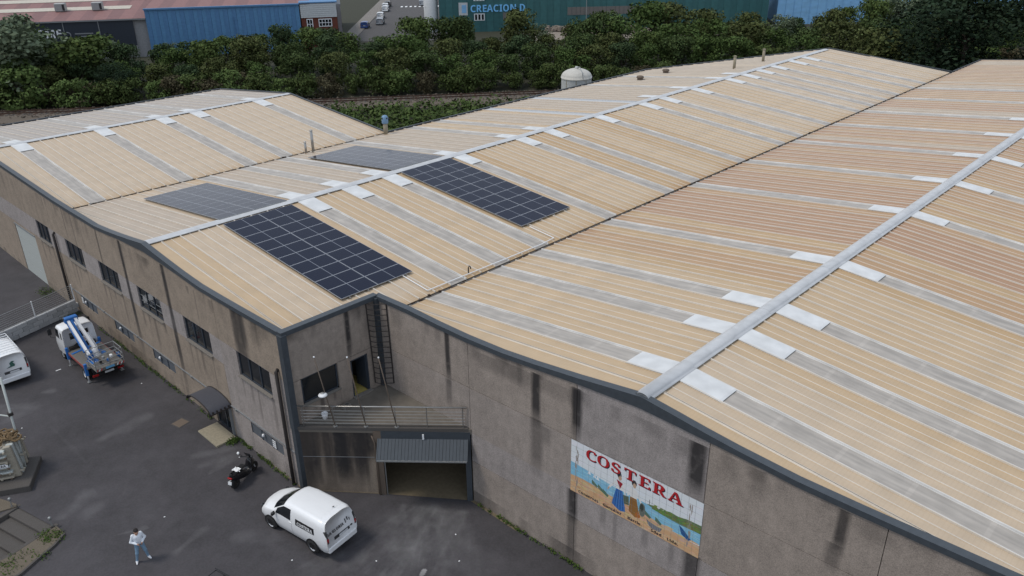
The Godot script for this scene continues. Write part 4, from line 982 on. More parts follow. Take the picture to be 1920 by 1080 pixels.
func build_yard():
	# three flag poles on the terrace edge
	var xw := xfw(); var pp := [[1.89, 1.72, "nearest the corner, with a round white lamp"], [3.32, 3.2, "in the middle of the terrace edge"], [4.74, 4.6, "nearest the garage door"]]
	for q in pp:
		var at := xw * Vector3(q[0], 3.74, -0.02)
		var o := thing("flag_pole", "slim grey metal pole " + q[2], "pole", at, 0.0, "poles on the terrace railing")
		var top := xw * Vector3(q[1] - 0.4, 7.4, -0.02) - at
		obj("shaft", tb([Vector3.ZERO, top], 0.025, 8), M.rust_steel, o)
		var k := ST(true); lathe(k, [Vector2(0, 0.07), Vector2(0.04, 0.04), Vector2(0.04, 0), Vector2(0, -0.03)], 10, Transform3D(Basis(), top)); obj("finial", k, M.white, o)
		obj("foot", box(Vector3(0, 0.02, 0), Vector3(0.16, 0.04, 0.16)), M.galv, o)
	var dl := thing("round_lamp", "round white lamp head hung beside the leftmost terrace pole", "lamp", xw * Vector3(1.52, 5.5, 0.06))
	var s := ST(true); lathe(s, [Vector2(0, 0.1), Vector2(0.1, 0.09), Vector2(0.2, 0.02), Vector2(0.21, -0.02), Vector2(0.15, -0.05), Vector2(0, -0.06)], 18); obj("shell", s, M.white, dl)
	s = ST(true); lathe(s, [Vector2(0, 0.13), Vector2(0.09, 0.11), Vector2(0.1, 0.09)], 14); obj("lens", s, M.galv, dl)
	obj("bracket", tb([Vector3(0, -0.05, 0), Vector3(0.1, -0.12, -0.04)], 0.02, 6), M.galv, dl)
	var bk := thing("white_bucket", "small white bucket standing on the terrace by the wall", "bucket", P(0.45, 3.7, 1.35))
	s = ST(true); lathe(s, [Vector2(0, 0.02), Vector2(0.1, 0.02), Vector2(0.15, 0.3), Vector2(0.16, 0.3), Vector2(0.11, 0.0), Vector2(0, 0)], 14); obj("pail", s, M.white, bk)
	var hp := []
	for k in 9: hp.append(Vector3(cos(PI * k / 8.0) * 0.15, 0.29 + sin(PI * k / 8.0) * 0.1, 0.06)); 
	obj("handle", tb(hp, 0.008, 5), M.galv, bk)
	var bb := thing("concrete_block", "pale concrete block lying under the terrace window", "block", P(0.5, 3.7, 2.55), 0.2)
	s = ST(); cbx(s, Vector3(0, 0.1, 0), Vector3(0.28, 0.2, 0.42), 0.02); obj("body", s, M.concrete, bb)
	obj("recess", box(Vector3(0, 0.2, 0), Vector3(0.16, 0.012, 0.28)), M.concrete_dark, bb)
	# boundary fence on a low block wall, left
	var f := thing("boundary_fence", "grey wire fence on a low concrete block wall, left of the yard", "fence", P(-27.75, gy(-27.75), 0.0))
	var dirv := Vector3(0.3, 0, 1).normalized() # towards the camera side (v decreasing), drifting right
	var fb := frame(Vector3.ZERO, dirv); M.block = mat(lin(0.52, 0.53, 0.54), 0.95, 0.0, grain, 1.0); M.block_grey = mat(lin(0.43, 0.44, 0.45), 0.95, 0.0, grain, 1.0)
	for k in 18:
		for row in 3:
			var off := 0.0 if row % 2 else 0.35
			var c := dirv * (0.36 + k * 0.72 + off - 0.2) + Vector3(0, 0.16 + row * 0.3, 0)
			s = ST(); cbx(s, c, Vector3(0.7, 0.285, 0.22), 0.012, fb); obj("block", s, M.block if (k + row) % 3 else M.block_grey, f)
	for k in 5: obj("post", tb([dirv * (0.15 + k * 2.9) + Vector3(0, 0.9, 0), dirv * (0.15 + k * 2.9) + Vector3(0, 2.05, 0)], 0.04, 6), M.white if k < 2 else M.galv, f)
	for k in 8: obj("wire", tb([dirv * 0.1 + Vector3(0, 1.0 + k * 0.14, 0), dirv * 12.5 + Vector3(0, 1.0 + k * 0.14, 0)], 0.014 if k % 7 else 0.024, 4), M.galv, f)
	for k in 84: obj("upright_wire", tb([dirv * (0.2 + k * 0.145) + Vector3(0, 0.97, 0), dirv * (0.2 + k * 0.145) + Vector3(0, 2.0, 0)], 0.005, 3), M.galv, f)
	# old machine on a plinth, at the left edge
	var pad := ST(); cbx(pad, P(-11.4, gy(-12) + 0.12, -9.75), Vector3(3.0, 0.36, 2.5), 0.03, Basis(Vector3.UP, 1.05)); struct("plinth", pad, M.concrete_dark)
	var mc := thing("cannery_machine", "weathered pale slatted cannery machine with rope on top, on a concrete plinth", "machine", P(-11.9, gy(-12) + 0.3, -9.5), 1.05)
	M.cream = mat(lin(0.52, 0.5, 0.42), 0.8, 0.0, speck, 2.0)
	for k in 7:   # vertical ribs of the right-hand face, stepping back
		s = ST(); var x := 0.78 + 0.05 * sin(k * 2.1); var hh := 1.75 - 0.05 * k; cbx(s, Vector3(x, hh / 2, 0.78 - k * 0.25), Vector3(0.34, hh, 0.2), 0.03, Basis(Vector3(0, 0, 1), 0.07)); obj("casting", s, M.pale if k % 2 else M.cream, mc)
	s = ST(); cbx(s, Vector3(-0.25, 0.82, -0.02), Vector3(1.9, 1.64, 1.7), 0.05); obj("core", s, M.cream, mc)
	for k in 6:   # stacked slats of the front face
		s = ST(); cbx(s, Vector3(-0.25 + 0.02 * sin(k * 1.7), 0.14 + k * 0.29, 0.93), Vector3(2.0 - 0.05 * k, 0.09, 0.34 - 0.02 * k), 0.02); obj("slat", s, M.pale if k % 3 else M.cream, mc)
		for e in 5:
			var lg := ST(); cbx(lg, Vector3(-1.05 + e * 0.42, 0.1 + k * 0.29, 1.07), Vector3(0.1, 0.12, 0.1), 0.02); obj("lug", lg, M.cream if (e + k) % 2 else M.rust_steel, mc)
	for k in 3: obj("bent_bracket", tb([Vector3(0.95, 0.3 + k * 0.5, 0.8 - k * 0.6), Vector3(1.15, 0.28 + k * 0.5, 0.8 - k * 0.6), Vector3(1.2, 0.4 + k * 0.5, 0.8 - k * 0.6)], 0.05, 6), M.cream, mc)
	obj("name_plate", box(Vector3(0.4, 0.86, 1.1), Vector3(0.5, 0.18, 0.02)), M.white, mc)
	words("lettering", "ERA", 0.13, M.black, mc, Transform3D(Basis(), Vector3(0.4, 0.86, 1.113)))
	M.rope = mat(lin(0.28, 0.2, 0.11), 1.0, 0.0, speck, 6.0)
	for k in 16:
		var rp := []
		var c := Vector3(rng.randf_range(-0.8, 0.9), 1.7 + rng.randf() * 0.12, rng.randf_range(-0.6, 0.6)); var r := rng.randf_range(0.2, 0.4)
		for q in 15: rp.append(c + Vector3(cos(q * 0.6) * r, rng.randf() * 0.2, sin(q * 0.6) * r * rng.randf_range(0.5, 1.0)))
		obj("rope_coil", tb(rp, 0.042, 6), M.rope, mc)
	var po := thing("derrick_post", "tall leaning pale post rising beside the slatted machine", "post", P(-11.3, gy(-12) + 0.3, -8.7), 0.0)
	obj("shaft", tb([Vector3(0, 0, 0), Vector3(-1.0, 4.6, -0.35)], 0.06, 8), M.pale, po)
	obj("stay", tb([Vector3(-0.6, 2.6, -0.2), Vector3(-1.9, 2.7, 0.7)], 0.04, 6), M.pale, po)
	obj("bracket", box(Vector3(-0.62, 2.75, -0.2), Vector3(0.22, 0.16, 0.22)), M.iron, po)
	# steps going down to the lower left, with a planted verge
	var sp := Node3D.new(); sp.name = "stairs"; add_child(sp); sp.set_meta("kind", "structure")
	sp.position = P(-7.55, 0.02, -9.5); sp.rotation.y = 0.25
	for k in 6:
		s = ST(); cbx(s, Vector3(0, -0.17 * k + 0.07 - 0.2, 0.25 + k * 0.62), Vector3(2.55, 0.4, 0.66), 0.02); obj("step", s, M.concrete_dark, sp)
	for x in [-1.4, 1.4]:
		s = ST(); cbx(s, Vector3(x, -0.35, 1.95), Vector3(0.22, 0.95, 4.1), 0.02); obj("side_wall", s, M.concrete_dark, sp)
	var vb := ST(); var vo := [Vector2(-6.05, -9.15), Vector2(-5.3, -9.1), Vector2(-4.85, -9.7), Vector2(-4.5, -10.5), Vector2(-4.1, -11.3), Vector2(-4.0, -13.0), Vector2(-5.6, -13.0), Vector2(-5.5, -11.2)]
	M.soil = mat(lin(0.21, 0.185, 0.145), 1.0, 0.0, speck, 2.0)
	prism(vb, vo, Transform3D(Basis(Vector3(1, 0, 0), Vector3(0, 0, -1), Vector3(0, 1, 0)), Vector3(0, 0.02, 0)), 0.16); struct("verge", vb, M.soil)
	for k in range(1, 5):
		var a: Vector2 = vo[k]; var b: Vector2 = vo[k + 1]
		var ks := ST(); beam(ks, P(a.x + 0.05, 0.1, a.y), P(b.x + 0.05, 0.1, b.y), 0.22, 0.1); struct("verge_kerb", ks, M.concrete_dark)
	var v2 := ST(); prism(v2, [Vector2(-9.0, -9.9), Vector2(-8.8, -9.95), Vector2(-9.2, -11.2), Vector2(-12, -12.2), Vector2(-12.5, -11.3)], Transform3D(Basis(Vector3(1, 0, 0), Vector3(0, 0, -1), Vector3(0, 1, 0)), Vector3(0, 0.05, 0)), 0.16); struct("verge", v2, M.soil)
	for q in [[P(-6.15, 0.15, -9.3), "small metal garden light at the top right of the stairs"], [P(-8.95, 0.15, -10.1), "small metal garden light at the top left of the stairs"]]:
		var o := thing("garden_light", q[1], "lamp", q[0], 0.0, "garden lights beside the stairs")
		obj("stem", tb([Vector3.ZERO, Vector3(0, 0.42, 0)], 0.025, 6), M.galv, o)
		s = ST(true); lathe(s, [Vector2(0, 0.16), Vector2(0.07, 0.13), Vector2(0.07, 0), Vector2(0, -0.02)], 10, Transform3D(Basis(), Vector3(0, 0.42, 0))); obj("head", s, M.galv, o)
		s = ST(); cbx(s, Vector3(0, 0.02, 0), Vector3(0.16, 0.1, 0.16), 0.02); obj("foot", s, M.concrete_dark, o)
	# manhole cover
	var mh := thing("manhole_cover", "rusty square manhole cover in the asphalt", "manhole cover", P(-9.7, gy(-9.7) + 0.006, -1.5), 0.2)
	s = ST(); cbx(s, Vector3.ZERO, Vector3(0.62, 0.02, 0.62), 0.005); obj("plate", s, M.rust_steel, mh); obj("rim", box(Vector3(0, -0.004, 0), Vector3(0.74, 0.014, 0.74)), M.concrete_dark, mh)
	var litter := [[-20.4, -4.0], [-21.5, -2.2], [-15.5, -7.6], [-4.6, -0.85], [3.4, -2.9], [5.9, -0.3], [8.5, 2.2], [7.2, 3.2], [-3.1, -5.5], [-15.2, -1.2]]
	for i in litter.size():
		var q: Array = litter[i]
		var o := box(P(q[0], gy(q[0]) + 0.012, q[1]), Vector3(0.07, 0.006, 0.05 if i else 0.3), Basis(Vector3.UP, i * 1.3))
		tag(obj("litter_scrap", o, M.white), ["long white scrap of paper on the asphalt beside the lift truck", "small white scrap between the two parked white work vehicles", "small white scrap near the slatted machine, in open asphalt", "small white scrap beside the doorstep and scooter", "small white scrap just in front of the delivery van", "small white scrap right of the delivery van's rear", "small white scrap farthest right on the asphalt, by the mural wall", "small white scrap on the asphalt before the garage door", "small white scrap between the person and the entrance", "small white scrap at the wall behind the lift truck"][i], "litter", "scraps of litter on the asphalt")
	# weeds at the foot of the walls
	var spots := []
	for k in 70: spots.append(Vector3(rng.randf_range(-24, -8.7), -0.14, 0.1))
	for k in 34: spots.append(Vector3(rng.randf_range(-6.1, -0.6), -0.12, 0.09))
	for k in 60:
		var x := rng.randf_range(6.6, 16.0); spots.append(Vector3(x, f3v(x) - 0.12, 0.08))
	weeds("wall_weeds", "thin line of weeds along the foot of the warehouse walls", spots, 9, 0.06)
	spots = []
	for k in 20: spots.append(Vector3(rng.randf_range(-6.2, -5.9), rng.randf_range(-0.7, -0.2), 0.12))
	for k in 26: spots.append(Vector3(rng.randf_range(-5.95, -5.1), rng.randf_range(-10.0, -9.2), 0.16))
	for k in 26: spots.append(Vector3(rng.randf_range(-5.4, -4.4), rng.randf_range(-12.6, -10.0), 0.14))
	for k in 16: spots.append(Vector3(rng.randf_range(-33.5, -31.5), rng.randf_range(-0.9, -0.2), 0.25))
	for k in 14: spots.append(Vector3(rng.randf_range(-27.5, -27.0), rng.randf_range(-1.4, -0.2), 0.2))
	weeds("verge_weeds", "tufts of grass and weeds growing on the verges of the yard", spots, 20, 0.05)

# ---------------------------------------------------------------- vehicles (forward = +x, base at the ground)
func catmull(p: Array, t: float) -> Vector3:
	var n := p.size() - 1; var f := clampf(t, 0, 1) * n; var i := mini(int(f), n - 1); var u := f - i
	var a: Vector3 = p[maxi(i - 1, 0)]; var b: Vector3 = p[i]; var c: Vector3 = p[i + 1]; var d: Vector3 = p[mini(i + 2, n)]
	return b.cubic_interpolate(c, a, d, u)
func loft(sections: Array, sub: int, rn: int) -> Array:
	# each section: half ring of (x, y, z) from the sill to the roof's middle line. Returns rows of points, left sill to right sill
	var rows := []
	for i in sections.size():
		var steps := sub if i < sections.size() - 1 else 1
		for k in steps:
			var t := k / float(sub); var half := []
			for j in rn + 1:
				var a := catmull(sections[i], j / float(rn))
				if t > 0.0: a = a.lerp(catmull(sections[i + 1], j / float(rn)), t)
				half.append(a)
			var row := []
			for j in rn + 1: row.append(half[j])
			for j in range(rn - 1, -1, -1): row.append(Vector3(half[j].x, half[j].y, -half[j].z))
			rows.append(row)
	return rows
func grid_mesh(g: Array, i0: int, i1: int, j0: int, j1: int, off := 0.0) -> SurfaceTool:
	var st := ST(true)
	for i in range(i0, i1):
		for j in range(j0, j1):
			var q := [g[i][j], g[i + 1][j], g[i + 1][j + 1], g[i][j + 1]]
			if off != 0.0:
				var n: Vector3 = -((q[2] as Vector3) - q[0]).cross((q[3] as Vector3) - q[1]).normalized()
				for k in 4: q[k] += n * off
			quad(st, q[0], q[3], q[2], q[1])
	return st
func end_caps(st: SurfaceTool, g: Array):
	var n: int = g[0].size()
	for e in [0, g.size() - 1]:
		for j in n / 2: quad(st, g[e][j], g[e][j + 1], g[e][n - 2 - j], g[e][n - 1 - j])
func patch(g: Array, fi0: float, fi1: float, fj0: float, fj1: float, off: float, ni := 8, nj := 6) -> SurfaceTool:
	# a piece of the lofted skin, standing off by `off`
	var at := func(fi: float, fj: float) -> Vector3:
		var i := clampi(int(fi), 0, g.size() - 2); var j := clampi(int(fj), 0, g[0].size() - 2)
		return (g[i][j] as Vector3).lerp(g[i + 1][j], fi - i).lerp((g[i][j + 1] as Vector3).lerp(g[i + 1][j + 1], fi - i), fj - j)
	var pts := []
	for a in ni + 1:
		var row := []
		for b in nj + 1:
			var fi := lerpf(fi0, fi1, a / float(ni)); var fj := lerpf(fj0, fj1, b / float(nj)); var e := 0.15
			var n: Vector3 = (at.call(fi + e, fj) - at.call(fi - e, fj)).cross(at.call(fi, fj + e) - at.call(fi, fj - e)).normalized()
			if n.is_zero_approx(): n = Vector3.UP
			row.append(at.call(fi, fj) + n * off)
		pts.append(row)
	return grid_mesh(pts, 0, ni, 0, nj)
func wheel(parent: Node, at: Vector3, r: float, w: float, rim: Material = null):
	var o := node("wheel", parent); o.position = at
	var xf := Transform3D(Basis(Vector3.RIGHT, PI / 2), Vector3.ZERO)
	var t := ST(true); lathe(t, [Vector2(r * 0.62, -w / 2), Vector2(r * 0.92, -w / 2), Vector2(r, -w * 0.36), Vector2(r, w * 0.36), Vector2(r * 0.92, w / 2), Vector2(r * 0.62, w / 2)], 24, xf); obj("tyre", t, M.tyre, o)
	var s := ST()
	lathe(s, [Vector2(0, -w * 0.36), Vector2(r * 0.2, -w * 0.4), Vector2(r * 0.22, -w * 0.3), Vector2(r * 0.56, -w * 0.3), Vector2(r * 0.66, -w * 0.46)], 20, xf)
	lathe(s, [Vector2(0, w * 0.36), Vector2(r * 0.2, w * 0.4), Vector2(r * 0.22, w * 0.3), Vector2(r * 0.56, w * 0.3), Vector2(r * 0.66, w * 0.46)], 20, xf)
	obj("rim", s, rim if rim else M.chrome, o)
	for k in 5:
		for e in [-1, 1]:
			var a := TAU * k / 5.0; obj("spoke_gap", box(Vector3(cos(a) * r * 0.42, sin(a) * r * 0.42, e * w * 0.325), Vector3(r * 0.24, r * 0.16, 0.02), Basis(Vector3(0, 0, 1), a)), M.tyre, o)

func van_body(o: Node3D, L: float, H: float, hw: float, paint: Material, panel_van := true):
	var s := L / 4.5; var h := H / 1.82; var w := hw / 0.925
	var raw := [
		[[-2.2, 0.27, 0.80], [-2.27, 0.55, 0.86], [-2.25, 1.02, 0.86], [-2.1, 1.62, 0.74], [-2.04, 1.76, 0.44], [-2.03, 1.78, 0]],
		[[-2.0, 0.25, 0.84], [-2.05, 0.55, 0.92], [-2.03, 1.03, 0.925], [-1.9, 1.66, 0.80], [-1.86, 1.79, 0.46], [-1.85, 1.81, 0]],
		[[-0.9, 0.25, 0.84], [-0.9, 0.55, 0.93], [-0.9, 1.03, 0.93], [-0.9, 1.68, 0.80], [-0.9, 1.8, 0.46], [-0.9, 1.825, 0]],
		[[-0.1, 0.25, 0.84], [-0.1, 0.55, 0.93], [-0.1, 1.03, 0.93], [-0.1, 1.67, 0.79], [-0.1, 1.8, 0.46], [-0.1, 1.82, 0]],
		[[0.75, 0.25, 0.84], [0.75, 0.55, 0.93], [0.66, 1.04, 0.92], [0.42, 1.62, 0.76], [0.46, 1.745, 0.44], [0.48, 1.77, 0]],
		[[1.2, 0.25, 0.84], [1.2, 0.55, 0.92], [1.2, 1.0, 0.90], [1.2, 1.1, 0.80], [1.36, 1.15, 0.46], [1.42, 1.17, 0]],
		[[1.75, 0.27, 0.82], [1.75, 0.55, 0.90], [1.75, 0.88, 0.86], [1.76, 0.99, 0.72], [1.84, 1.05, 0.42], [1.87, 1.06, 0]],
		[[2.05, 0.28, 0.76], [2.1, 0.52, 0.82], [2.06, 0.78, 0.78], [2.05, 0.88, 0.62], [2.13, 0.93, 0.36], [2.16, 0.94, 0]],
		[[2.14, 0.3, 0.6], [2.23, 0.5, 0.64], [2.2, 0.7, 0.6], [2.19, 0.76, 0.45], [2.25, 0.78, 0.25], [2.27, 0.79, 0]]]
	var sec := []
	for r in raw:
		var q := []
		for p in r: q.append(Vector3(p[0] * s, p[1] * h, p[2] * w))
		sec.append(q)
	var g := loft(sec, 4, 20)           # ring 0..40, belt at 8, roof edge at 12, middle at 20
	var st := grid_mesh(g, 0, g.size() - 1, 0, 40); end_caps(st, g)
	obj("body", st, paint, o)
	obj("underbody", box(Vector3(0, 0.25 * h, 0), Vector3(4.1 * s, 0.12, 1.5 * w)), M.black, o)
	obj("windscreen", patch(g, 16.25, 19.9, 12.3, 27.7, 0.008, 8, 16), M.glass, o)
	for e in [0, 1]:
		var a := 8.4 if e == 0 else 31.6; var b := 11.6 if e == 0 else 28.4
		obj("side_window", patch(g, 12.35, 18.4, a, b, 0.008), M.glass, o)
		if not panel_van:
			obj("side_window", patch(g, 4.4, 11.9, a, b, 0.008), M.glass, o)
		var m := ST(true); var z := (0.98 if e == 0 else -0.98) * w
		cbx(m, Vector3(0.98 * s, 1.08 * h, z + (0.06 if e == 0 else -0.06)), Vector3(0.12, 0.2, 0.2), 0.04); obj("mirror", m, M.grey_plastic, o)
		obj("door_handle", box(Vector3(-0.02 * s, 0.98 * h, z * 0.957), Vector3(0.2, 0.035, 0.03)), paint, o)
		# shut lines of the door
		for q in [12.0, 17.6]: obj("shut_line", patch(g, q, q + 0.05, 2.2 if e == 0 else 37.8, 8.4 if e == 0 else 31.6, 0.003, 1, 6), M.grey_plastic, o)
		for x in [-1.36, 1.36]:
			var arch := ST(); var xf := Transform3D(Basis(), Vector3(x * s, 0.33 * h, z * 0.952))
			var pts := []
			for k in 13: pts.append(Vector2(cos(PI * k / 12.0) * 0.4, sin(PI * k / 12.0) * 0.4))
			pts.append_array([Vector2(-0.38, -0.12), Vector2(0.38, -0.12)])
			prism(arch, pts, xf, 0.03 if e == 0 else -0.03); obj("wheel_arch", arch, M.black, o)
			wheel(o, Vector3(x * s, 0.33, z * 0.89), 0.33, 0.22)
		var hl := ST(); cbx(hl, Vector3(2.06 * s, 0.78 * h, 0.66 * w * (1 if e == 0 else -1)), Vector3(0.16, 0.18, 0.26), 0.03, Basis(Vector3.UP, (0.5 if e == 0 else -0.5))); obj("headlight", hl, M.glass, o)
		var tl := ST(); cbx(tl, Vector3(-2.16 * s, 1.1 * h, 0.8 * w * (1 if e == 0 else -1)), Vector3(0.16, 0.62 * h, 0.1), 0.02, Basis(Vector3(0, 0, 1), -0.16)); obj("tail_light", tl, M.grey_plastic, o)
		obj("red_lens", box(Vector3(-2.25 * s, 0.94 * h, 0.8 * w * (1 if e == 0 else -1)), Vector3(0.05, 0.22, 0.085)), M.red_lamp, o)
	var bp := ST(); cbx(bp, Vector3(-2.24 * s, 0.42 * h, 0), Vector3(0.14, 0.3, 1.66 * w), 0.04); obj("rear_bumper", bp, paint, o)
	bp = ST(); cbx(bp, Vector3(2.18 * s, 0.4 * h, 0), Vector3(0.18, 0.26, 1.3 * w), 0.05); obj("front_bumper", bp, M.grey_plastic, o)
	obj("plate_recess", box(Vector3(-2.262 * s, 0.86 * h, 0), Vector3(0.03, 0.16, 0.9)), M.grey_plastic, o)
	obj("number_plate", box(Vector3(-2.285 * s, 0.85 * h, 0.08), Vector3(0.012, 0.1, 0.5)), M.plate, o)
	obj("grille", box(Vector3(2.25 * s, 0.62 * h, 0), Vector3(0.03, 0.12, 0.8)), M.black, o)
	for k in 6: # pressed roof ribs
		obj("roof_rib", patch(g, 4.6, 13.5, 14.6 + k * 2.0, 15.4 + k * 2.0, 0.007, 8, 2), paint, o)
	return g

func build_vehicles():
	# delivery van by the corner
	var v := thing("delivery_van", "white delivery van with black name board, parked beside the warehouse corner", "van", P(2.27, gy(2.2), -1.3), PI + 0.15)
	var g = van_body(v, 4.5, 1.84, 0.925, M.paint_white)
	v.rotation.x = 0.0
	# left flank: its outward direction is local +z or -z; lettering on both flanks
	for e in [1, -1]:
		var bs := Basis(Vector3(e, 0, 0), Vector3.UP, Vector3(0, 0, e)) * Basis(Vector3.RIGHT, -0.15)
		obj("name_board", patch(g, 5.7, 10.7, 7.9 if e == 1 else 32.1, 9.75 if e == 1 else 30.4, 0.006, 8, 4) if e == 1 else patch(g, 5.7, 10.7, 30.25, 32.1, 0.006, 8, 4), M.black, v)
		words("lettering", "COSTERA", 0.145, M.white, v, Transform3D(bs, Vector3(-0.98, 1.185, e * 0.952)), "Droid Serif", 700)
	var rb := Basis(Vector3(0, 0, 1), Vector3.UP, Vector3(-1, 0, 0)) * Basis(Vector3.RIGHT, -0.22)
	words("lettering", "LA GLORIA", 0.13, M.black, v, Transform3D(rb, Vector3(-2.24, 1.24, -0.3)))
	for k in 3: obj("emblem", box(Vector3(-2.215 + k * 0.004, 1.3 + 0.06 * sin(k * 2.0), 0.28 + k * 0.12), Vector3(0.012, 0.2 - 0.04 * k, 0.07), rb), M.black, v)
	obj("antenna", tb([Vector3(-1.6, 1.82, 0.2), Vector3(-1.72, 1.92, 0.2)], 0.02, 6), M.black, v)
	obj("tailgate_handle", box(Vector3(-2.262, 0.92, 0.56), Vector3(0.03, 0.07, 0.12)), M.black, v)
	# second van with roof bars, left edge
	var v2 := thing("work_van", "white work van with roof rack at the left edge, rear towards the camera", "van", P(-22.75, gy(-23), -6.2), PI - 0.03)
	van_body(v2, 4.7, 1.95, 0.9, M.paint_white)
	for k in 8: obj("rack_bar", tb([Vector3(-1.8 + k * 0.34, 2.06, -0.66), Vector3(-1.8 + k * 0.34, 2.07, 0), Vector3(-1.8 + k * 0.34, 2.06, 0.66)], 0.024, 6), M.white, v2)
	for e in [-1, 1]: obj("rack_rail", tb([Vector3(-1.9, 2.03, 0.66 * e), Vector3(0.65, 2.03, 0.66 * e)], 0.02, 6), M.white, v2)
	M.green_logo = mat(lin(0.02, 0.09, 0.07), 0.4)
	var lg := ST(); prism(lg, [Vector2(-0.34, -0.14), Vector2(-0.1, -0.05), Vector2(-0.12, 0.1), Vector2(0.0, 0.2), Vector2(0.16, 0.17), Vector2(0.05, 0.1), Vector2(0.14, -0.02), Vector2(0.1, -0.12)], Transform3D(Basis(Vector3(0, 0, 1), Vector3.UP, Vector3(-1, 0, 0)) * Basis(Vector3.RIGHT, -0.22), Vector3(-2.34, 1.34, 0.05)), 0.01); obj("bird_emblem", lg, M.green_logo, v2)
	# van whose roof rack just enters the frame at the bottom
	var v3 := thing("rack_van", "white van with black roof rack, cut off by the bottom edge", "van", P(5.35, gy(5), -6.35), PI + 0.2)
	van_body(v3, 4.5, 1.84, 0.925, M.paint_white)
	for e in [-1, 1]:
		for y in [1.92, 2.02]: obj("rack_rail", tb([Vector3(-1.7, y, 0.62 * e), Vector3(1.9, y, 0.62 * e)], 0.022, 6), M.black, v3)
	for k in 8: obj("rack_bar", tb([Vector3(-1.7 + k * 0.51, 1.93, -0.62), Vector3(-1.7 + k * 0.51, 1.93, 0.62)], 0.022, 6), M.black, v3)
	build_truck()
	build_scooter()

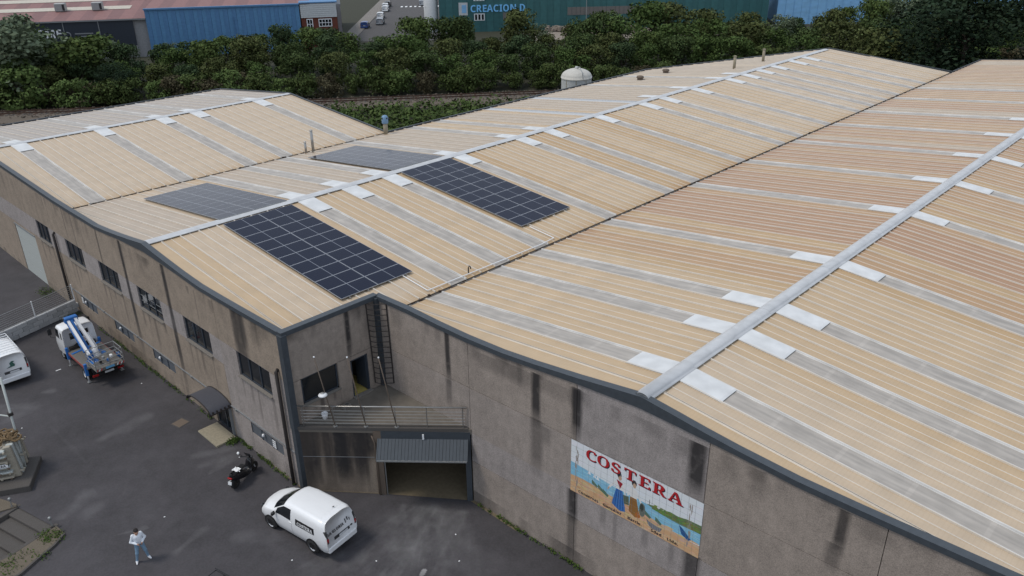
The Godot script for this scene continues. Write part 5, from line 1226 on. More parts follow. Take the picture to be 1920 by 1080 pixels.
func build_truck():
	var t := thing("lift_truck", "white and blue truck with folded aerial lift and work basket, parked by the front wall", "truck", P(-19.3, gy(-19), -2.3), PI)
	# cab
	var raw := [
		[[1.35, 0.62, 0.9], [1.35, 1.0, 0.94], [1.36, 1.45, 0.93], [1.4, 2.16, 0.88], [1.44, 2.28, 0.62], [1.45, 2.3, 0]],
		[[2.0, 0.5, 0.92], [2.0, 1.0, 0.95], [2.0, 1.45, 0.94], [2.0, 2.18, 0.89], [2.0, 2.31, 0.62], [2.0, 2.34, 0]],
		[[2.75, 0.5, 0.92], [2.8, 1.0, 0.95], [2.75, 1.45, 0.93], [2.55, 2.14, 0.87], [2.56, 2.26, 0.6], [2.56, 2.29, 0]],
		[[2.95, 0.52, 0.86], [3.02, 0.9, 0.88], [2.98, 1.25, 0.86], [2.95, 1.32, 0.74], [3.05, 1.36, 0.4], [3.07, 1.37, 0]],
		[[2.98, 0.55, 0.8], [3.07, 0.8, 0.82], [3.06, 1.0, 0.8], [3.06, 1.06, 0.66], [3.12, 1.08, 0.35], [3.13, 1.08, 0]]]
	var sec := []
	for r in raw:
		var q := []
		for p in r: q.append(Vector3(p[0], p[1], p[2]))
		sec.append(q)
	var g := loft(sec, 4, 20)
	var st := grid_mesh(g, 0, g.size() - 1, 0, 40); end_caps(st, g); obj("cab", st, M.paint_white, t)
	obj("windscreen", patch(g, 8.3, 11.8, 12.3, 27.7, 0.008, 6, 12), M.glass, t)
	for e in [0, 1]:
		obj("side_window", patch(g, 4.2, 10.0, 8.4 if e == 0 else 31.6, 11.6 if e == 0 else 28.4, 0.008), M.glass, t)
		obj("quarter_window", patch(g, 1.6, 2.7, 8.8 if e == 0 else 31.2, 11.0 if e == 0 else 29.0, 0.008, 2, 3), M.glass, t)
		var s := 1.0 if e == 0 else -1.0
		obj("mirror_arm", tb([Vector3(2.8, 2.0, s * 0.86), Vector3(3.0, 2.0, s * 1.15), Vector3(3.0, 1.35, s * 1.15), Vector3(2.85, 1.3, s * 0.95)], 0.018, 5), M.black, t)
		var m := ST(); cbx(m, Vector3(3.02, 1.72, s * 1.15), Vector3(0.09, 0.42, 0.22), 0.03); obj("mirror", m, M.black, t)
		wheel(t, Vector3(2.35, 0.36, s * 0.82), 0.36, 0.2); wheel(t, Vector3(-1.2, 0.36, s * 0.8), 0.36, 0.34)
		obj("tail_lamp_bar", box(Vector3(-2.42, 0.62, s * 0.72), Vector3(0.06, 0.12, 0.34)), M.red_lamp, t)
		for x in [1.12, -1.75]:
			var o := node("outrigger", t)
			var k := ST(); cbx(k, Vector3(x, 0.85, s * 0.96), Vector3(0.16, 0.78, 0.16), 0.02); obj("leg_housing", k, M.blue, o)
			obj("jack_leg", tb([Vector3(x, 0.5, s * 0.96), Vector3(x, 0.05, s * 0.96)], 0.05, 8), M.chrome, o)
			obj("foot_pad", box(Vector3(x, 0.03, s * 0.96), Vector3(0.2, 0.04, 0.2)), M.galv, o)
		obj("side_board", box(Vector3(-0.35, 0.88, s * 0.95), Vector3(2.6, 0.16, 0.03)), M.red_band, t)
	obj("rear_window", box(Vector3(1.365, 1.75, 0), Vector3(0.03, 0.42, 1.1)), M.glass, t)
	words("lettering", "JOFEM", 0.16, M.red_band, t, Transform3D(Basis(Vector3(0, 0, 1), Vector3.UP, Vector3(-1, 0, 0)), Vector3(1.342, 1.34, 0.1)))
	obj("chassis", box(Vector3(0.1, 0.6, 0), Vector3(4.9, 0.2, 0.8)), M.black, t)
	var fl := ST(); cbx(fl, Vector3(-0.4, 0.93, 0), Vector3(3.0, 0.08, 1.9), 0.015); obj("flat_bed", fl, M.bed, t)
	for q in [[0.75, 0.0, 0.35, 1.85], [-0.35, 0.45, 0.7, 0.3], [-1.3, -0.3, 0.8, 0.5]]: obj("bed_plate", box(Vector3(q[0], 0.985, q[1]), Vector3(q[2], 0.03, q[3]) if q[2] > 0.5 else Vector3(0.16, 0.03, 1.8), Basis(Vector3.UP, 0.2)), M.blue, t)
	obj("engine_hose", tb([Vector3(1.22, 1.1, -0.6), Vector3(1.2, 1.25, -0.3), Vector3(1.2, 1.1, 0.1), Vector3(1.22, 1.3, 0.5)], 0.04, 6), M.black, t)
	obj("gearbox", box(Vector3(1.2, 1.05, 0), Vector3(0.22, 0.2, 1.5)), M.iron, t)
	# lift: turret, lower arm forward over the cab, upper arm back to the basket
	var tu := ST(true); lathe(tu, [Vector2(0, 0.5), Vector2(0.17, 0.48), Vector2(0.2, 0.1), Vector2(0.3, 0)], 16, Transform3D(Basis(), Vector3(-0.55, 0.97, 0.1))); obj("turret", tu, M.paint_white, t)
	var b := ST(); beam(b, Vector3(-0.55, 1.45, 0.1), Vector3(1.0, 3.0, -0.1), 0.19, 0.16); obj("lower_boom", b, M.paint_white, t)
	b = ST(); beam(b, Vector3(-0.5, 1.25, -0.18), Vector3(0.95, 2.95, -0.34), 0.18, 0.14); obj("blue_boom", b, M.blue, t)
	b = ST(); beam(b, Vector3(1.15, 3.05, -0.5), Vector3(-1.35, 1.5, -0.5), 0.17, 0.15); obj("upper_boom", b, M.paint_white, t)
	b = ST(); beam(b, Vector3(1.1, 2.85, -0.5), Vector3(-0.9, 1.55, -0.52), 0.14, 0.2); obj("boom_sleeve", b, M.blue, t)
	obj("ram", tb([Vector3(0.8, 1.9, 0.34), Vector3(-0.45, 1.35, 0.3)], 0.055, 8), M.paint_white, t)
	b = ST(); cbx(b, Vector3(1.08, 2.98, -0.3), Vector3(0.34, 0.36, 0.75), 0.04); obj("elbow", b, M.blue, t)
	obj("elbow_pin", tb([Vector3(1.1, 3.1, -0.75), Vector3(1.1, 3.1, 0.15)], 0.06, 8), M.black, t)
	b = ST(); cbx(b, Vector3(-0.9, 1.3, -0.35), Vector3(0.5, 0.55, 0.3), 0.03); obj("valve_block", b, M.blue, t)
	# basket
	var k := node("work_basket", t); var x0 := -2.9; var x1 := -1.75; var z0 := -0.75; var z1 := 0.85
	obj("floor", box(Vector3((x0 + x1) / 2, 1.05, (z0 + z1) / 2), Vector3(x1 - x0, 0.05, z1 - z0)), M.bed, k)
	for y in [1.4, 1.7, 2.05]:
		for q in [[x0, z0, x0, z1], [x0, z1, x1, z1], [x1, z1, x1, z0], [x1, z0, x0, z0]]: obj("rail", tb([Vector3(q[0], y, q[1]), Vector3(q[2], y, q[3])], 0.022, 6), M.galv, k)
	for q in [[x0, z0], [x0, z1], [x1, z0], [x1, z1], [x0, 0.05], [x1, 0.05]]: obj("post", tb([Vector3(q[0], 1.05, q[1]), Vector3(q[0], 2.05, q[1])], 0.022, 6), M.galv, k)
	obj("toe_board", box(Vector3(x0, 1.13, (z0 + z1) / 2), Vector3(0.02, 0.16, z1 - z0)), M.bed, k)
	M.warn = mat(lin(0.45, 0.05, 0.05), 0.5)
	for q in 7: obj("warning_stripe", box(Vector3(x0 - 0.012, 1.13, z0 + 0.06 + (q if q < 3 else q + 7) * 0.115), Vector3(0.012, 0.15, 0.06), Basis(Vector3.RIGHT, 0.6)), M.warn if q % 2 == 0 else M.white, k)
	M.sky_blue = mat(lin(0.12, 0.36, 0.6), 0.5); obj("blue_plate", box(Vector3(x0 - 0.014, 1.13, 0.02), Vector3(0.012, 0.14, 0.5)), M.sky_blue, k)
	for q in 4:
		var cb := ST(); cbx(cb, Vector3(-2.1 - q * 0.06, 1.25 + 0.2 * (q % 2), -0.2 + q * 0.2), Vector3(0.2, 0.18, 0.14), 0.02); obj("control_box", cb, [M.black, M.galv, M.blue, M.white][q], k)
	obj("number_plate", box(Vector3(-2.5, 0.68, 0.05), Vector3(0.02, 0.12, 0.52)), M.plate, t)
	obj("rear_beam", box(Vector3(-2.38, 0.62, 0), Vector3(0.08, 0.12, 1.7)), M.black, t)

func build_scooter():
	var d := Vector3(-0.59, 0, -1.44).normalized()   # towards its front wheel
	var s := thing("scooter", "black motor scooter with a white cloth on its seat, by the front wall", "scooter", P(-2.83, gy(-2.8), -1.56), atan2(-d.z, d.x))
	wheel(s, Vector3(-0.66, 0.27, 0), 0.27, 0.15, M.iron); wheel(s, Vector3(0.74, 0.27, 0), 0.27, 0.13, M.iron)
	M.gloss_black = mat(lin(0.012, 0.012, 0.014), 0.2)
	var sec := [[[-0.92, 0.62, 0.05], [-0.92, 0.7, 0.12], [-0.92, 0.78, 0.1], [-0.92, 0.8, 0]], [[-0.6, 0.42, 0.12], [-0.6, 0.6, 0.2], [-0.6, 0.78, 0.16], [-0.6, 0.82, 0]], [[-0.15, 0.26, 0.14], [-0.15, 0.5, 0.21], [-0.15, 0.72, 0.16], [-0.15, 0.76, 0]], [[0.12, 0.24, 0.18], [0.12, 0.3, 0.22], [0.12, 0.38, 0.18], [0.12, 0.42, 0]], [[0.34, 0.24, 0.18], [0.34, 0.32, 0.22], [0.34, 0.4, 0.18], [0.34, 0.44, 0]], [[0.46, 0.28, 0.16], [0.5, 0.5, 0.2], [0.44, 0.8, 0.16], [0.4, 0.9, 0]], [[0.62, 0.42, 0.1], [0.66, 0.6, 0.16], [0.56, 0.9, 0.12], [0.5, 1.0, 0]], [[0.8, 0.6, 0.03], [0.82, 0.66, 0.05], [0.7, 0.84, 0.05], [0.62, 0.98, 0]]]
	for r in sec:
		for i in r.size(): r[i] = Vector3(r[i][0], r[i][1], r[i][2])
	var g := loft(sec, 4, 8); var st := grid_mesh(g, 0, g.size() - 1, 0, 16); end_caps(st, g); obj("fairing", st, M.gloss_black, s)
	var se := ST(true); cbx(se, Vector3(-0.36, 0.82, 0), Vector3(0.95, 0.12, 0.3), 0.05); obj("saddle", se, M.tyre, s)
	obj("handlebar", tb([Vector3(0.3, 1.06, -0.34), Vector3(0.42, 1.04, -0.1), Vector3(0.42, 1.04, 0.1), Vector3(0.3, 1.06, 0.34)], 0.025, 6), M.black, s)
	var wn := ST(); beam(wn, Vector3(0.56, 0.98, 0), Vector3(0.42, 1.28, 0), 0.01, 0.34); obj("windshield", wn, M.glass, s)
	for e in [-1, 1]:
		obj("mirror_stem", tb([Vector3(0.36, 1.06, 0.24 * e), Vector3(0.3, 1.24, 0.38 * e)], 0.012, 5), M.black, s)
		var mr := ST(true); lathe(mr, [Vector2(0, 0.012), Vector2(0.07, 0.008), Vector2(0.07, -0.01), Vector2(0, -0.02)], 12, Transform3D(Basis(Vector3(0, 0, 1), 0.9), Vector3(0.29, 1.26, 0.4 * e))); obj("mirror", mr, M.white if e == -1 else M.black, s)
		obj("fork_leg", tb([Vector3(0.74, 0.27, 0.09 * e), Vector3(0.58, 0.75, 0.08 * e)], 0.03, 6), M.chrome, s)
	var tl := ST(); cbx(tl, Vector3(-0.94, 0.74, 0), Vector3(0.08, 0.1, 0.26), 0.03); obj("tail_light", tl, M.red_lamp, s)
	obj("number_plate", box(Vector3(-1.0, 0.5, 0), Vector3(0.015, 0.16, 0.2), Basis(Vector3(0, 0, 1), -0.3)), M.plate, s)
	obj("exhaust", tb([Vector3(-0.3, 0.3, -0.2), Vector3(-0.85, 0.36, -0.22)], 0.06, 8), M.galv, s)
	var cl := thing("white_cloth", "crumpled white cloth lying on the scooter's saddle", "cloth", P(-2.83, gy(-2.8), -1.56) + d * -0.42 + Vector3(0, 0.885, 0), 0.4)
	var c := ST(true); var gp := []
	for i in 7:
		var row := []
		for j in 7: row.append(Vector3((i - 3) * 0.055 + rng.randf_range(-0.012, 0.012), rng.randf_range(0.0, 0.06), (j - 3) * 0.05 + rng.randf_range(-0.012, 0.012)))
		gp.append(row)
	obj("fold", grid_mesh(gp, 0, 6, 0, 6), M.white, cl)
	obj("strap", tb([Vector3(0.16, 0.02, 0.04), Vector3(0.28, 0.03, 0.1)], 0.02, 5), M.white, cl)

# ---------------------------------------------------------------- person
func nets(st: SurfaceTool, bones: Array, cell: float, k: float):
	# surface nets over tapered capsules; bones: [a, b, ra, rb, colour]
	var lo := Vector3(1e9, 1e9, 1e9); var hi := -lo
	for b in bones:
		var m: float = maxf(b[2], b[3]) + cell * 3.0
		lo = lo.min((b[0] as Vector3).min(b[1]) - Vector3.ONE * m); hi = hi.max((b[0] as Vector3).max(b[1]) + Vector3.ONE * m)
	var nx := int((hi.x - lo.x) / cell) + 2; var ny := int((hi.y - lo.y) / cell) + 2; var nz := int((hi.z - lo.z) / cell) + 2
	var f := PackedFloat32Array(); f.resize(nx * ny * nz); f.fill(1.0)
	var near := PackedFloat32Array(); near.resize(f.size()); near.fill(9.0)
	var who := PackedByteArray(); who.resize(f.size())
	for bi in bones.size():
		var b: Array = bones[bi]; var a: Vector3 = b[0]; var e: Vector3 = b[1]; var ab := e - a; var l2 := maxf(ab.length_squared(), 1e-9)
		var m: float = maxf(b[2], b[3]) + maxf(cell * 2.5, k)
		var p0 := (a.min(e) - Vector3.ONE * m - lo) / cell; var p1 := (a.max(e) + Vector3.ONE * m - lo) / cell
		for x in range(maxi(0, int(p0.x)), mini(nx, int(p1.x) + 2)):
			for y in range(maxi(0, int(p0.y)), mini(ny, int(p1.y) + 2)):
				for z in range(maxi(0, int(p0.z)), mini(nz, int(p1.z) + 2)):
					var p := lo + Vector3(x, y, z) * cell; var t := clampf((p - a).dot(ab) / l2, 0, 1)
					var d: float = p.distance_to(a + ab * t) - lerpf(b[2], b[3], t); var i := (x * ny + y) * nz + z
					if d < near[i]: near[i] = d; who[i] = bi
					var o := f[i]; var hh := maxf(k - absf(o - d), 0.0) / k
					f[i] = minf(o, d) - hh * hh * k * 0.25
	var vid := {}
	var sx := ny * nz
	for x in nx - 1:
		for y in ny - 1:
			for z in nz - 1:
				var i := (x * ny + y) * nz + z; var mask := 0; var s := Vector3.ZERO; var c := 0
				var v := [f[i], f[i + 1], f[i + nz], f[i + nz + 1], f[i + sx], f[i + sx + 1], f[i + sx + nz], f[i + sx + nz + 1]]
				for q in 8: if v[q] < 0: mask |= 1 << q
				if mask == 0 or mask == 255: continue
				for q in 8:
					for bit in [1, 2, 4]:
						if q & bit == 0 and ((v[q] < 0) != (v[q | bit] < 0)):
							var t: float = v[q] / (v[q] - v[q | bit])
							var pa := Vector3(q >> 2, (q >> 1) & 1, q & 1); var pb := Vector3((q | bit) >> 2, ((q | bit) >> 1) & 1, (q | bit) & 1)
							s += pa.lerp(pb, t); c += 1
				vid[i] = [lo + (Vector3(x, y, z) + s / c) * cell, bones[who[i]][4]]
	for i in vid:
		for ax in 3:
			var st1: int = [sx, nz, 1][ax]; var u: int = [nz, 1, sx][ax]; var w: int = [1, sx, nz][ax]
			if i + st1 >= f.size() or (f[i] < 0) == (f[i + st1] < 0): continue
			var q := [i, i - u, i - u - w, i - w]; var ok := true
			for j in q: if not vid.has(j): ok = false
			if not ok: continue
			if f[i] < 0: q.reverse()
			for j in [0, 1, 2, 0, 2, 3]:
				st.set_color(vid[q[j]][1]); st.add_vertex(vid[q[j]][0])

func build_person():
	var shirt := Color(0.68, 0.71, 0.76); var jean := Color(0.17, 0.27, 0.37); var skin := Color(0.4, 0.23, 0.16); var shoe := Color(0.72, 0.72, 0.74)
	var o := thing("person", "person in white sweater and light blue jeans standing in the yard, looking at a phone", "person", P(-1.17, gy(-1.2), -7.35), -0.12)
	var st := ST(true); var B := []
	for s in [-1.0, 1.0]:
		var hip := Vector3(0, 0.9, 0.09 * s); var knee := Vector3(0.05, 0.5, 0.17 * s); var ank := Vector3(-0.01, 0.09, 0.235 * s)
		B.append([hip, knee, 0.098, 0.066, jean]); B.append([knee, ank, 0.064, 0.05, jean])
		B.append([ank + Vector3(-0.03, -0.045, 0), ank + Vector3(0.16, -0.05, 0.05 * s), 0.04, 0.038, shoe]); B.append([ank + Vector3(0, -0.01, 0), ank + Vector3(0.06, -0.03, 0.02 * s), 0.042, 0.04, shoe])
		var sh := Vector3(-0.02, 1.4, 0.17 * s); var el := Vector3(-0.02, 1.12, 0.285 * s); var wr := Vector3(0.22, 1.07, 0.1 * s)
		B.append([sh, el, 0.062, 0.052, shirt]); B.append([el, wr, 0.052, 0.036, shirt])
		B.append([Vector3(0, 1.22, 0.05 * s), sh + Vector3(0, -0.01, -0.02 * s), 0.125, 0.07, shirt])
	B.append([Vector3(0, 0.93, -0.06), Vector3(0, 0.93, 0.06), 0.11, 0.11, jean]); B.append([Vector3(0, 1.0, -0.06), Vector3(0, 1.0, 0.06), 0.112, 0.112, shirt]); B.append([Vector3(0, 1.0, -0.04), Vector3(0.01, 1.3, -0.06), 0.115, 0.125, shirt]); B.append([Vector3(0, 1.0, 0.04), Vector3(0.01, 1.3, 0.06), 0.115, 0.125, shirt])
	B.append([Vector3(0, 1.38, 0), Vector3(0.05, 1.52, 0), 0.06, 0.052, skin])
	nets(st, B, 0.018, 0.045)
	# head, bowed towards the hands
	var H := [[Vector3(0.06, 1.5, 0), Vector3(0.07, 1.56, 0), 0.052, 0.055, skin], [Vector3(0.07, 1.64, 0), Vector3(0.12, 1.6, 0), 0.088, 0.08, skin], [Vector3(0.12, 1.58, 0), Vector3(0.15, 1.53, 0), 0.062, 0.04, skin], [Vector3(0.195, 1.6, 0), Vector3(0.205, 1.565, 0), 0.009, 0.015, skin], [Vector3(0.16, 1.61, -0.05), Vector3(0.16, 1.61, 0.05), 0.03, 0.03, skin]]
	for s in [-1.0, 1.0]: H.append([Vector3(0.08, 1.61, 0.088 * s), Vector3(0.09, 1.57, 0.084 * s), 0.014, 0.01, skin])
	nets(st, H, 0.009, 0.02)
	# hands closed round a phone
	for s in [-1.0, 1.0]:
		var F := []; var w := Vector3(0.21, 1.07, 0.11 * s); var p := Vector3(0.285, 1.08, 0.065 * s)
		F.append([w, w.lerp(p, 0.4), 0.03, 0.028, skin]); F.append([w.lerp(p, 0.4), p + Vector3(0, 0.0, 0.012 * s), 0.026, 0.022, skin]); F.append([w.lerp(p, 0.45), p + Vector3(0.0, -0.012, -0.006 * s), 0.024, 0.02, skin])
		for k in 4:
			var r := p + Vector3(-0.02 + k * 0.014, -0.012 - 0.002 * k, 0.012 * s); var m := r + Vector3(0.022, -0.02, -0.026 * s); var l: float = [0.9, 1.0, 0.95, 0.75][k]
			F.append([r, m, 0.0095, 0.009, skin]); F.append([m, m + Vector3(0.006, 0.022, -0.026 * s) * l, 0.009, 0.0075, skin])
		var tb0 := w.lerp(p, 0.45) + Vector3(-0.005, 0.018, -0.006 * s)
		F.append([tb0, tb0 + Vector3(0.035, 0.018, -0.022 * s), 0.012, 0.01, skin]); F.append([tb0 + Vector3(0.035, 0.018, -0.022 * s), tb0 + Vector3(0.055, 0.012, -0.042 * s), 0.01, 0.0085, skin])
		nets(st, F, 0.005, 0.007)
	obj("body", st, M.vcol, o)
	var hs := ST(true); var hb := [[Vector3(0.045, 1.655, 0), Vector3(0.105, 1.645, 0), 0.095, 0.085, Color(0.012, 0.011, 0.011)], [Vector3(0.02, 1.62, 0), Vector3(0.02, 1.57, 0), 0.08, 0.06, Color(0.012, 0.011, 0.011)]]
	nets(hs, hb, 0.012, 0.03); obj("hair", hs, M.vcol, o)
	var ph := thing("mobile_phone", "dark mobile phone held in the standing person's hands", "phone", o.transform * Vector3(0.315, 1.085, 0), -0.12)
	var c := ST(); cbx(c, Vector3.ZERO, Vector3(0.075, 0.009, 0.15), 0.003, Basis(Vector3(0, 0, 1), 0.5)); obj("case", c, M.black, ph)
	obj("screen", box(Basis(Vector3(0, 0, 1), 0.5) * Vector3(0, 0.005, 0), Vector3(0.066, 0.002, 0.138), Basis(Vector3(0, 0, 1), 0.5)), M.glass, ph)

# ---------------------------------------------------------------- background
const RD := Vector2(0.639, 0.769); const RNV := Vector2(-0.769, 0.639); const RO := Vector2(-70.4, 49.0)
func R(s: float, t: float, y: float) -> Vector3:
	var q := RO + RD * s + RNV * t; return P(q.x, y, q.y)
func build_background():
	# railway
	var st := ST(); var g := 0.3
	M.ballast = mat(lin(0.19, 0.165, 0.135), 1.0, 0.0, speck, 0.9)
	for q in [[-4.2, 0.02, -2.0, 0.5], [-2.0, 0.5, 2.2, 0.5], [2.2, 0.5, 3.6, 0.02]]: quad(st, R(-140, q[0], g + q[1]), R(-140, q[2], g + q[3]), R(180, q[2], g + q[3]), R(180, q[0], g + q[1]))
	quad(st, R(-80, -14, g + 0.012), R(-80, -4.2, g + 0.02), R(-18, -4.2, g + 0.02), R(-34, -14, g + 0.012))
	struct("ballast_bed", st, M.ballast)
	var stn := ST()
	for k in 5200:
		var s := rng.randf_range(0.08, 0.2); var near := k % 2 == 0
		var p := R(rng.randf_range(-62, 62), rng.randf_range(-2.6, 2.8), g + 0.52) if not near else R(rng.randf_range(-62, -24), rng.randf_range(-11, -1.5), g + 0.05)
		if near and p.y < 1: p.y = g + 0.05
		bx(stn, p, Vector3(s, s * 0.7, s), Basis(Vector3(rng.randf(), rng.randf(), rng.randf()).normalized(), rng.randf() * 3.0))
	tag(obj("ballast_stones", stn, M.ballast), "loose brown ballast stones along the railway track", "", "", "stuff")
	var tr := thing("railway_track", "rusty single railway track running behind the warehouse", "railway track", R(0, 0, g + 0.5))
	for t in [-0.75, 0.75]:
		var rs := ST(); beam(rs, R(-130, t, g + 0.72) - tr.position, R(170, t, g + 0.72) - tr.position, 0.16, 0.09); obj("rail", rs, M.rail_rust, tr)
	var sl := ST(); bx(sl, Vector3.ZERO, Vector3(0.24, 0.16, 2.5), frame(Vector3.ZERO, R(1, 0, 0) - R(0, 0, 0))); var sm := fin(sl)
	for k in 150:
		var i := inst("sleeper", sm, M.concrete_dark if k % 3 else M.rail_rust, tr); i.position = R(-62 + k * 0.72, 0, g + 0.46) - tr.position
	# tank
	var tk := thing("storage_tank", "white domed storage tank standing behind the middle roof", "tank", P(-35.1, g, 63.2))
	var ts := ST(true); lathe(ts, [Vector2(1.86, 0), Vector2(1.86, 6.1)], 28); M.tank = mat(lin(0.55, 0.56, 0.55), 0.6, 0.0, grain, 0.35); obj("shell", ts, M.tank, tk)
	ts = ST(true); var dm := [Vector2(1.93, 6.05), Vector2(1.93, 6.2)]
	for k in 8: dm.append(Vector2(cos(PI / 2 * k / 7.0) * 1.9, 6.2 + sin(PI / 2 * k / 7.0) * 1.0))
	lathe(ts, dm, 28); M.tank_top = mat(lin(0.56, 0.54, 0.49), 0.6, 0.0, grain, 0.4); obj("dome", ts, M.tank_top, tk)
	ts = ST(true); lathe(ts, [Vector2(0, 0.3), Vector2(0.2, 0.25), Vector2(0.24, 0.1), Vector2(0.2, 0)], 12, Transform3D(Basis(), Vector3(0, 7.15, 0))); obj("hatch", ts, M.tank, tk)
	obj("vent_pipe", tb([Vector3(0.35, 7.1, 0.2), Vector3(0.45, 7.45, 0.3), Vector3(1.0, 7.5, 0.6), Vector3(1.75, 6.9, 1.0), Vector3(1.85, 6.2, 1.0)], 0.05, 6), M.galv, tk)
	for k in 3: obj("rust_streak", box(Vector3(cos(0.2 + k * 0.7) * 1.868, 5.2 + k * 0.15, sin(0.2 + k * 0.7) * 1.868), Vector3(0.02, 1.6 - k * 0.3, 0.09), Basis(Vector3.UP, -(0.2 + k * 0.7))), M.slab, tk)
	# ---- buildings beyond the trees
	M.bluewall = mat(lin(0.1, 0.26, 0.47), 0.6, 0.0, grain, 0.2); M.bluewall2 = mat(lin(0.085, 0.22, 0.42), 0.6, 0.0, grain, 0.2)
	M.bluepale = mat(lin(0.24, 0.5, 0.8), 0.6, 0.0, grain, 0.1)
	M.darkwall = mat(lin(0.022, 0.03, 0.045), 0.6, 0.0, grain, 0.3); M.redroof = mat(lin(0.26, 0.13, 0.12), 0.7, 0.0, grain, 0.15); M.redroof2 = mat(lin(0.21, 0.105, 0.1), 0.7, 0.0, grain, 0.15)
	M.creamroof = mat(lin(0.55, 0.5, 0.42), 0.7, 0.0, grain, 0.2); M.brick = mat(lin(0.24, 0.075, 0.05), 0.9, 0.0, speck, 0.8); M.cladding = mat(lin(0.6, 0.62, 0.63), 0.6, 0.0, grain, 0.4)
	M.greenwall = mat(lin(0.035, 0.14, 0.145), 0.6, 0.0, grain, 0.12); M.greenwall2 = mat(lin(0.03, 0.125, 0.13), 0.6, 0.0, grain, 0.12); M.greywall = mat(lin(0.3, 0.3, 0.31), 0.8, 0.0, grain, 0.3)
	var c := P(-132.8, 0, 53.0); var ax := (P(-116.5, 0, 76.7) - c).normalized(); var bk := Vector3(ax.z, 0, -ax.x) # away from the camera
	if bk.x > 0: bk = -bk
	var bs := Basis(ax, Vector3.UP, ax.cross(Vector3.UP))
	var A := thing("red_roofed_factory", "far factory with dark panelled front and reddish roof", "building", c)
	for k in 6:
		var w := 6.2; var x := -2.4 - k * w - w / 2
		obj("dark_panel", box(ax * x + Vector3(0, 4.9, 0), Vector3(w - 0.14, 4.7, 0.3), bs), M.darkwall, A); obj("plinth_wall", box(ax * x + Vector3(0, 1.3, 0), Vector3(w, 2.6, 0.24), bs), M.greywall, A)
		obj("panel_joint", box(ax * (x - w / 2) + Vector3(0, 4.9, 0) - bk * 0.1, Vector3(0.14, 4.7, 0.3), bs), M.frame_light, A)
	obj("eave", box(ax * -20 + Vector3(0, 7.35, 0) - bk * 0.25, Vector3(40, 0.22, 0.5), bs), M.frame_light, A)
	var lt := Transform3D(Basis(ax, Vector3.UP, -bk), Vector3.ZERO)
	words("lettering", "EME", 1.5, M.white, A, Transform3D(lt.basis, ax * -17.3 + Vector3(0, 5.2, 0) - bk * 0.2), "Droid Sans", 700, 0.08)
	var em := ST(true); lathe(em, [Vector2(0.45, -0.05), Vector2(0.62, -0.05), Vector2(0.62, 0.05), Vector2(0.45, 0.05)], 16, Transform3D(Basis(ax, bk, ax.cross(bk)), ax * -14.3 + Vector3(0, 4.9, 0) - bk * 0.22)); obj("round_emblem", em, M.frame_light, A)
	for k in 2: obj("print_line", box(ax * -11.4 + Vector3(0, 5.1 - k * 0.5, 0) - bk * 0.2, Vector3(3.2 - k, 0.22, 0.06), bs), M.frame_light, A)
	var rn := 34
	for k in rn:      # roof sheets of the far factory, alternating tones
		var x0 := -40.0 + k * 80.0 / rn; var x1 := x0 + 80.0 / rn
		var s2 := ST(); var y0 := 7.5; var near := Vector3.ZERO
		if x0 >= -0.5: y0 = 9.0
		quad(s2, ax * x0 + Vector3(0, y0, 0) - bk * 0.4, ax * x1 + Vector3(0, y0, 0) - bk * 0.4, ax * x1 + Vector3(0, 11.6, 0) + bk * 28.0, ax * x0 + Vector3(0, 11.6, 0) + bk * 28.0)
		if x1 < 32: obj("roof_sheet", s2, M.redroof if k % 2 else M.redroof2, A)
	for q in [[7.0, 8.25, -37.0, -4.0], [14.0, 8.75, -38.0, -2.0], [20.0, 10.9, 4.0, 27.0]]:
		var s3 := ST(); var sl_ := 4.1 / 28.4 if q[2] < 0 else 2.6 / 28.4; var yb := 7.5 if q[2] < 0 else 9.0
		for e in [0.0, 1.9]: pass
		quad(s3, ax * q[2] + Vector3(0, yb + sl_ * q[0] + 0.12, 0) + bk * q[0], ax * q[3] + Vector3(0, yb + sl_ * q[0] + 0.12, 0) + bk * q[0], ax * q[3] + Vector3(0, yb + sl_ * (q[0] + 2.6) + 0.12, 0) + bk * (q[0] + 2.6), ax * q[2] + Vector3(0, yb + sl_ * (q[0] + 2.6) + 0.12, 0) + bk * (q[0] + 2.6)); obj("roof_light_strip", s3, M.creamroof, A)
	for x in [-16.5, -9.8]:
		var u := ST(); cbx(u, ax * x + Vector3(0, 9.3, 0) + bk * 7.0, Vector3(1.9, 1.5, 1.5), 0.08, bs); obj("roof_fan", u, M.galv, A); obj("fan_mouth", box(ax * (x + 0.7) + Vector3(0, 9.3, 0) + bk * 6.2, Vector3(0.4, 1.1, 0.1), bs), M.black, A)
	var body := ST(); bx(body, ax * -20 + Vector3(0, 3.7, 0) + bk * 14.2, Vector3(39.8, 7.4, 27.8), bs); obj("rear_wall", body, M.greywall, A)
	var Bb := thing("blue_factory", "far blue corrugated factory wall beside the dark panelled front", "building", c)
	var bl := 28.6
	for k in 36: obj("wall_sheet", box(ax * ((k + 0.5) * bl / 36) + Vector3(0, 4.5, 0) - bk * (0.14 if k % 2 else 0.2), Vector3(bl / 36 - 0.015, 9.0, 0.3), bs), M.bluewall if k % 2 else M.bluewall2, Bb)
	obj("eave", box(ax * bl / 2 + Vector3(0, 9.05, 0) - bk * 0.3, Vector3(bl + 0.2, 0.3, 0.7), bs), M.bluewall2, Bb)
	obj("downpipe", box(ax * 16 + Vector3(0, 3.6, 0) - bk * 0.45, Vector3(0.16, 7.2, 0.16), bs), M.bluewall2, Bb)
	body = ST(); bx(body, ax * bl / 2 + Vector3(0, 4.4, 0) + bk * 14.2, Vector3(bl, 8.8, 28), bs); obj("rear_wall", body, M.greywall, Bb)
	var Hh := thing("brick_office", "far brick office with white cladding above two white windows", "building", c + ax * 28.8)
	var hw := 7.0
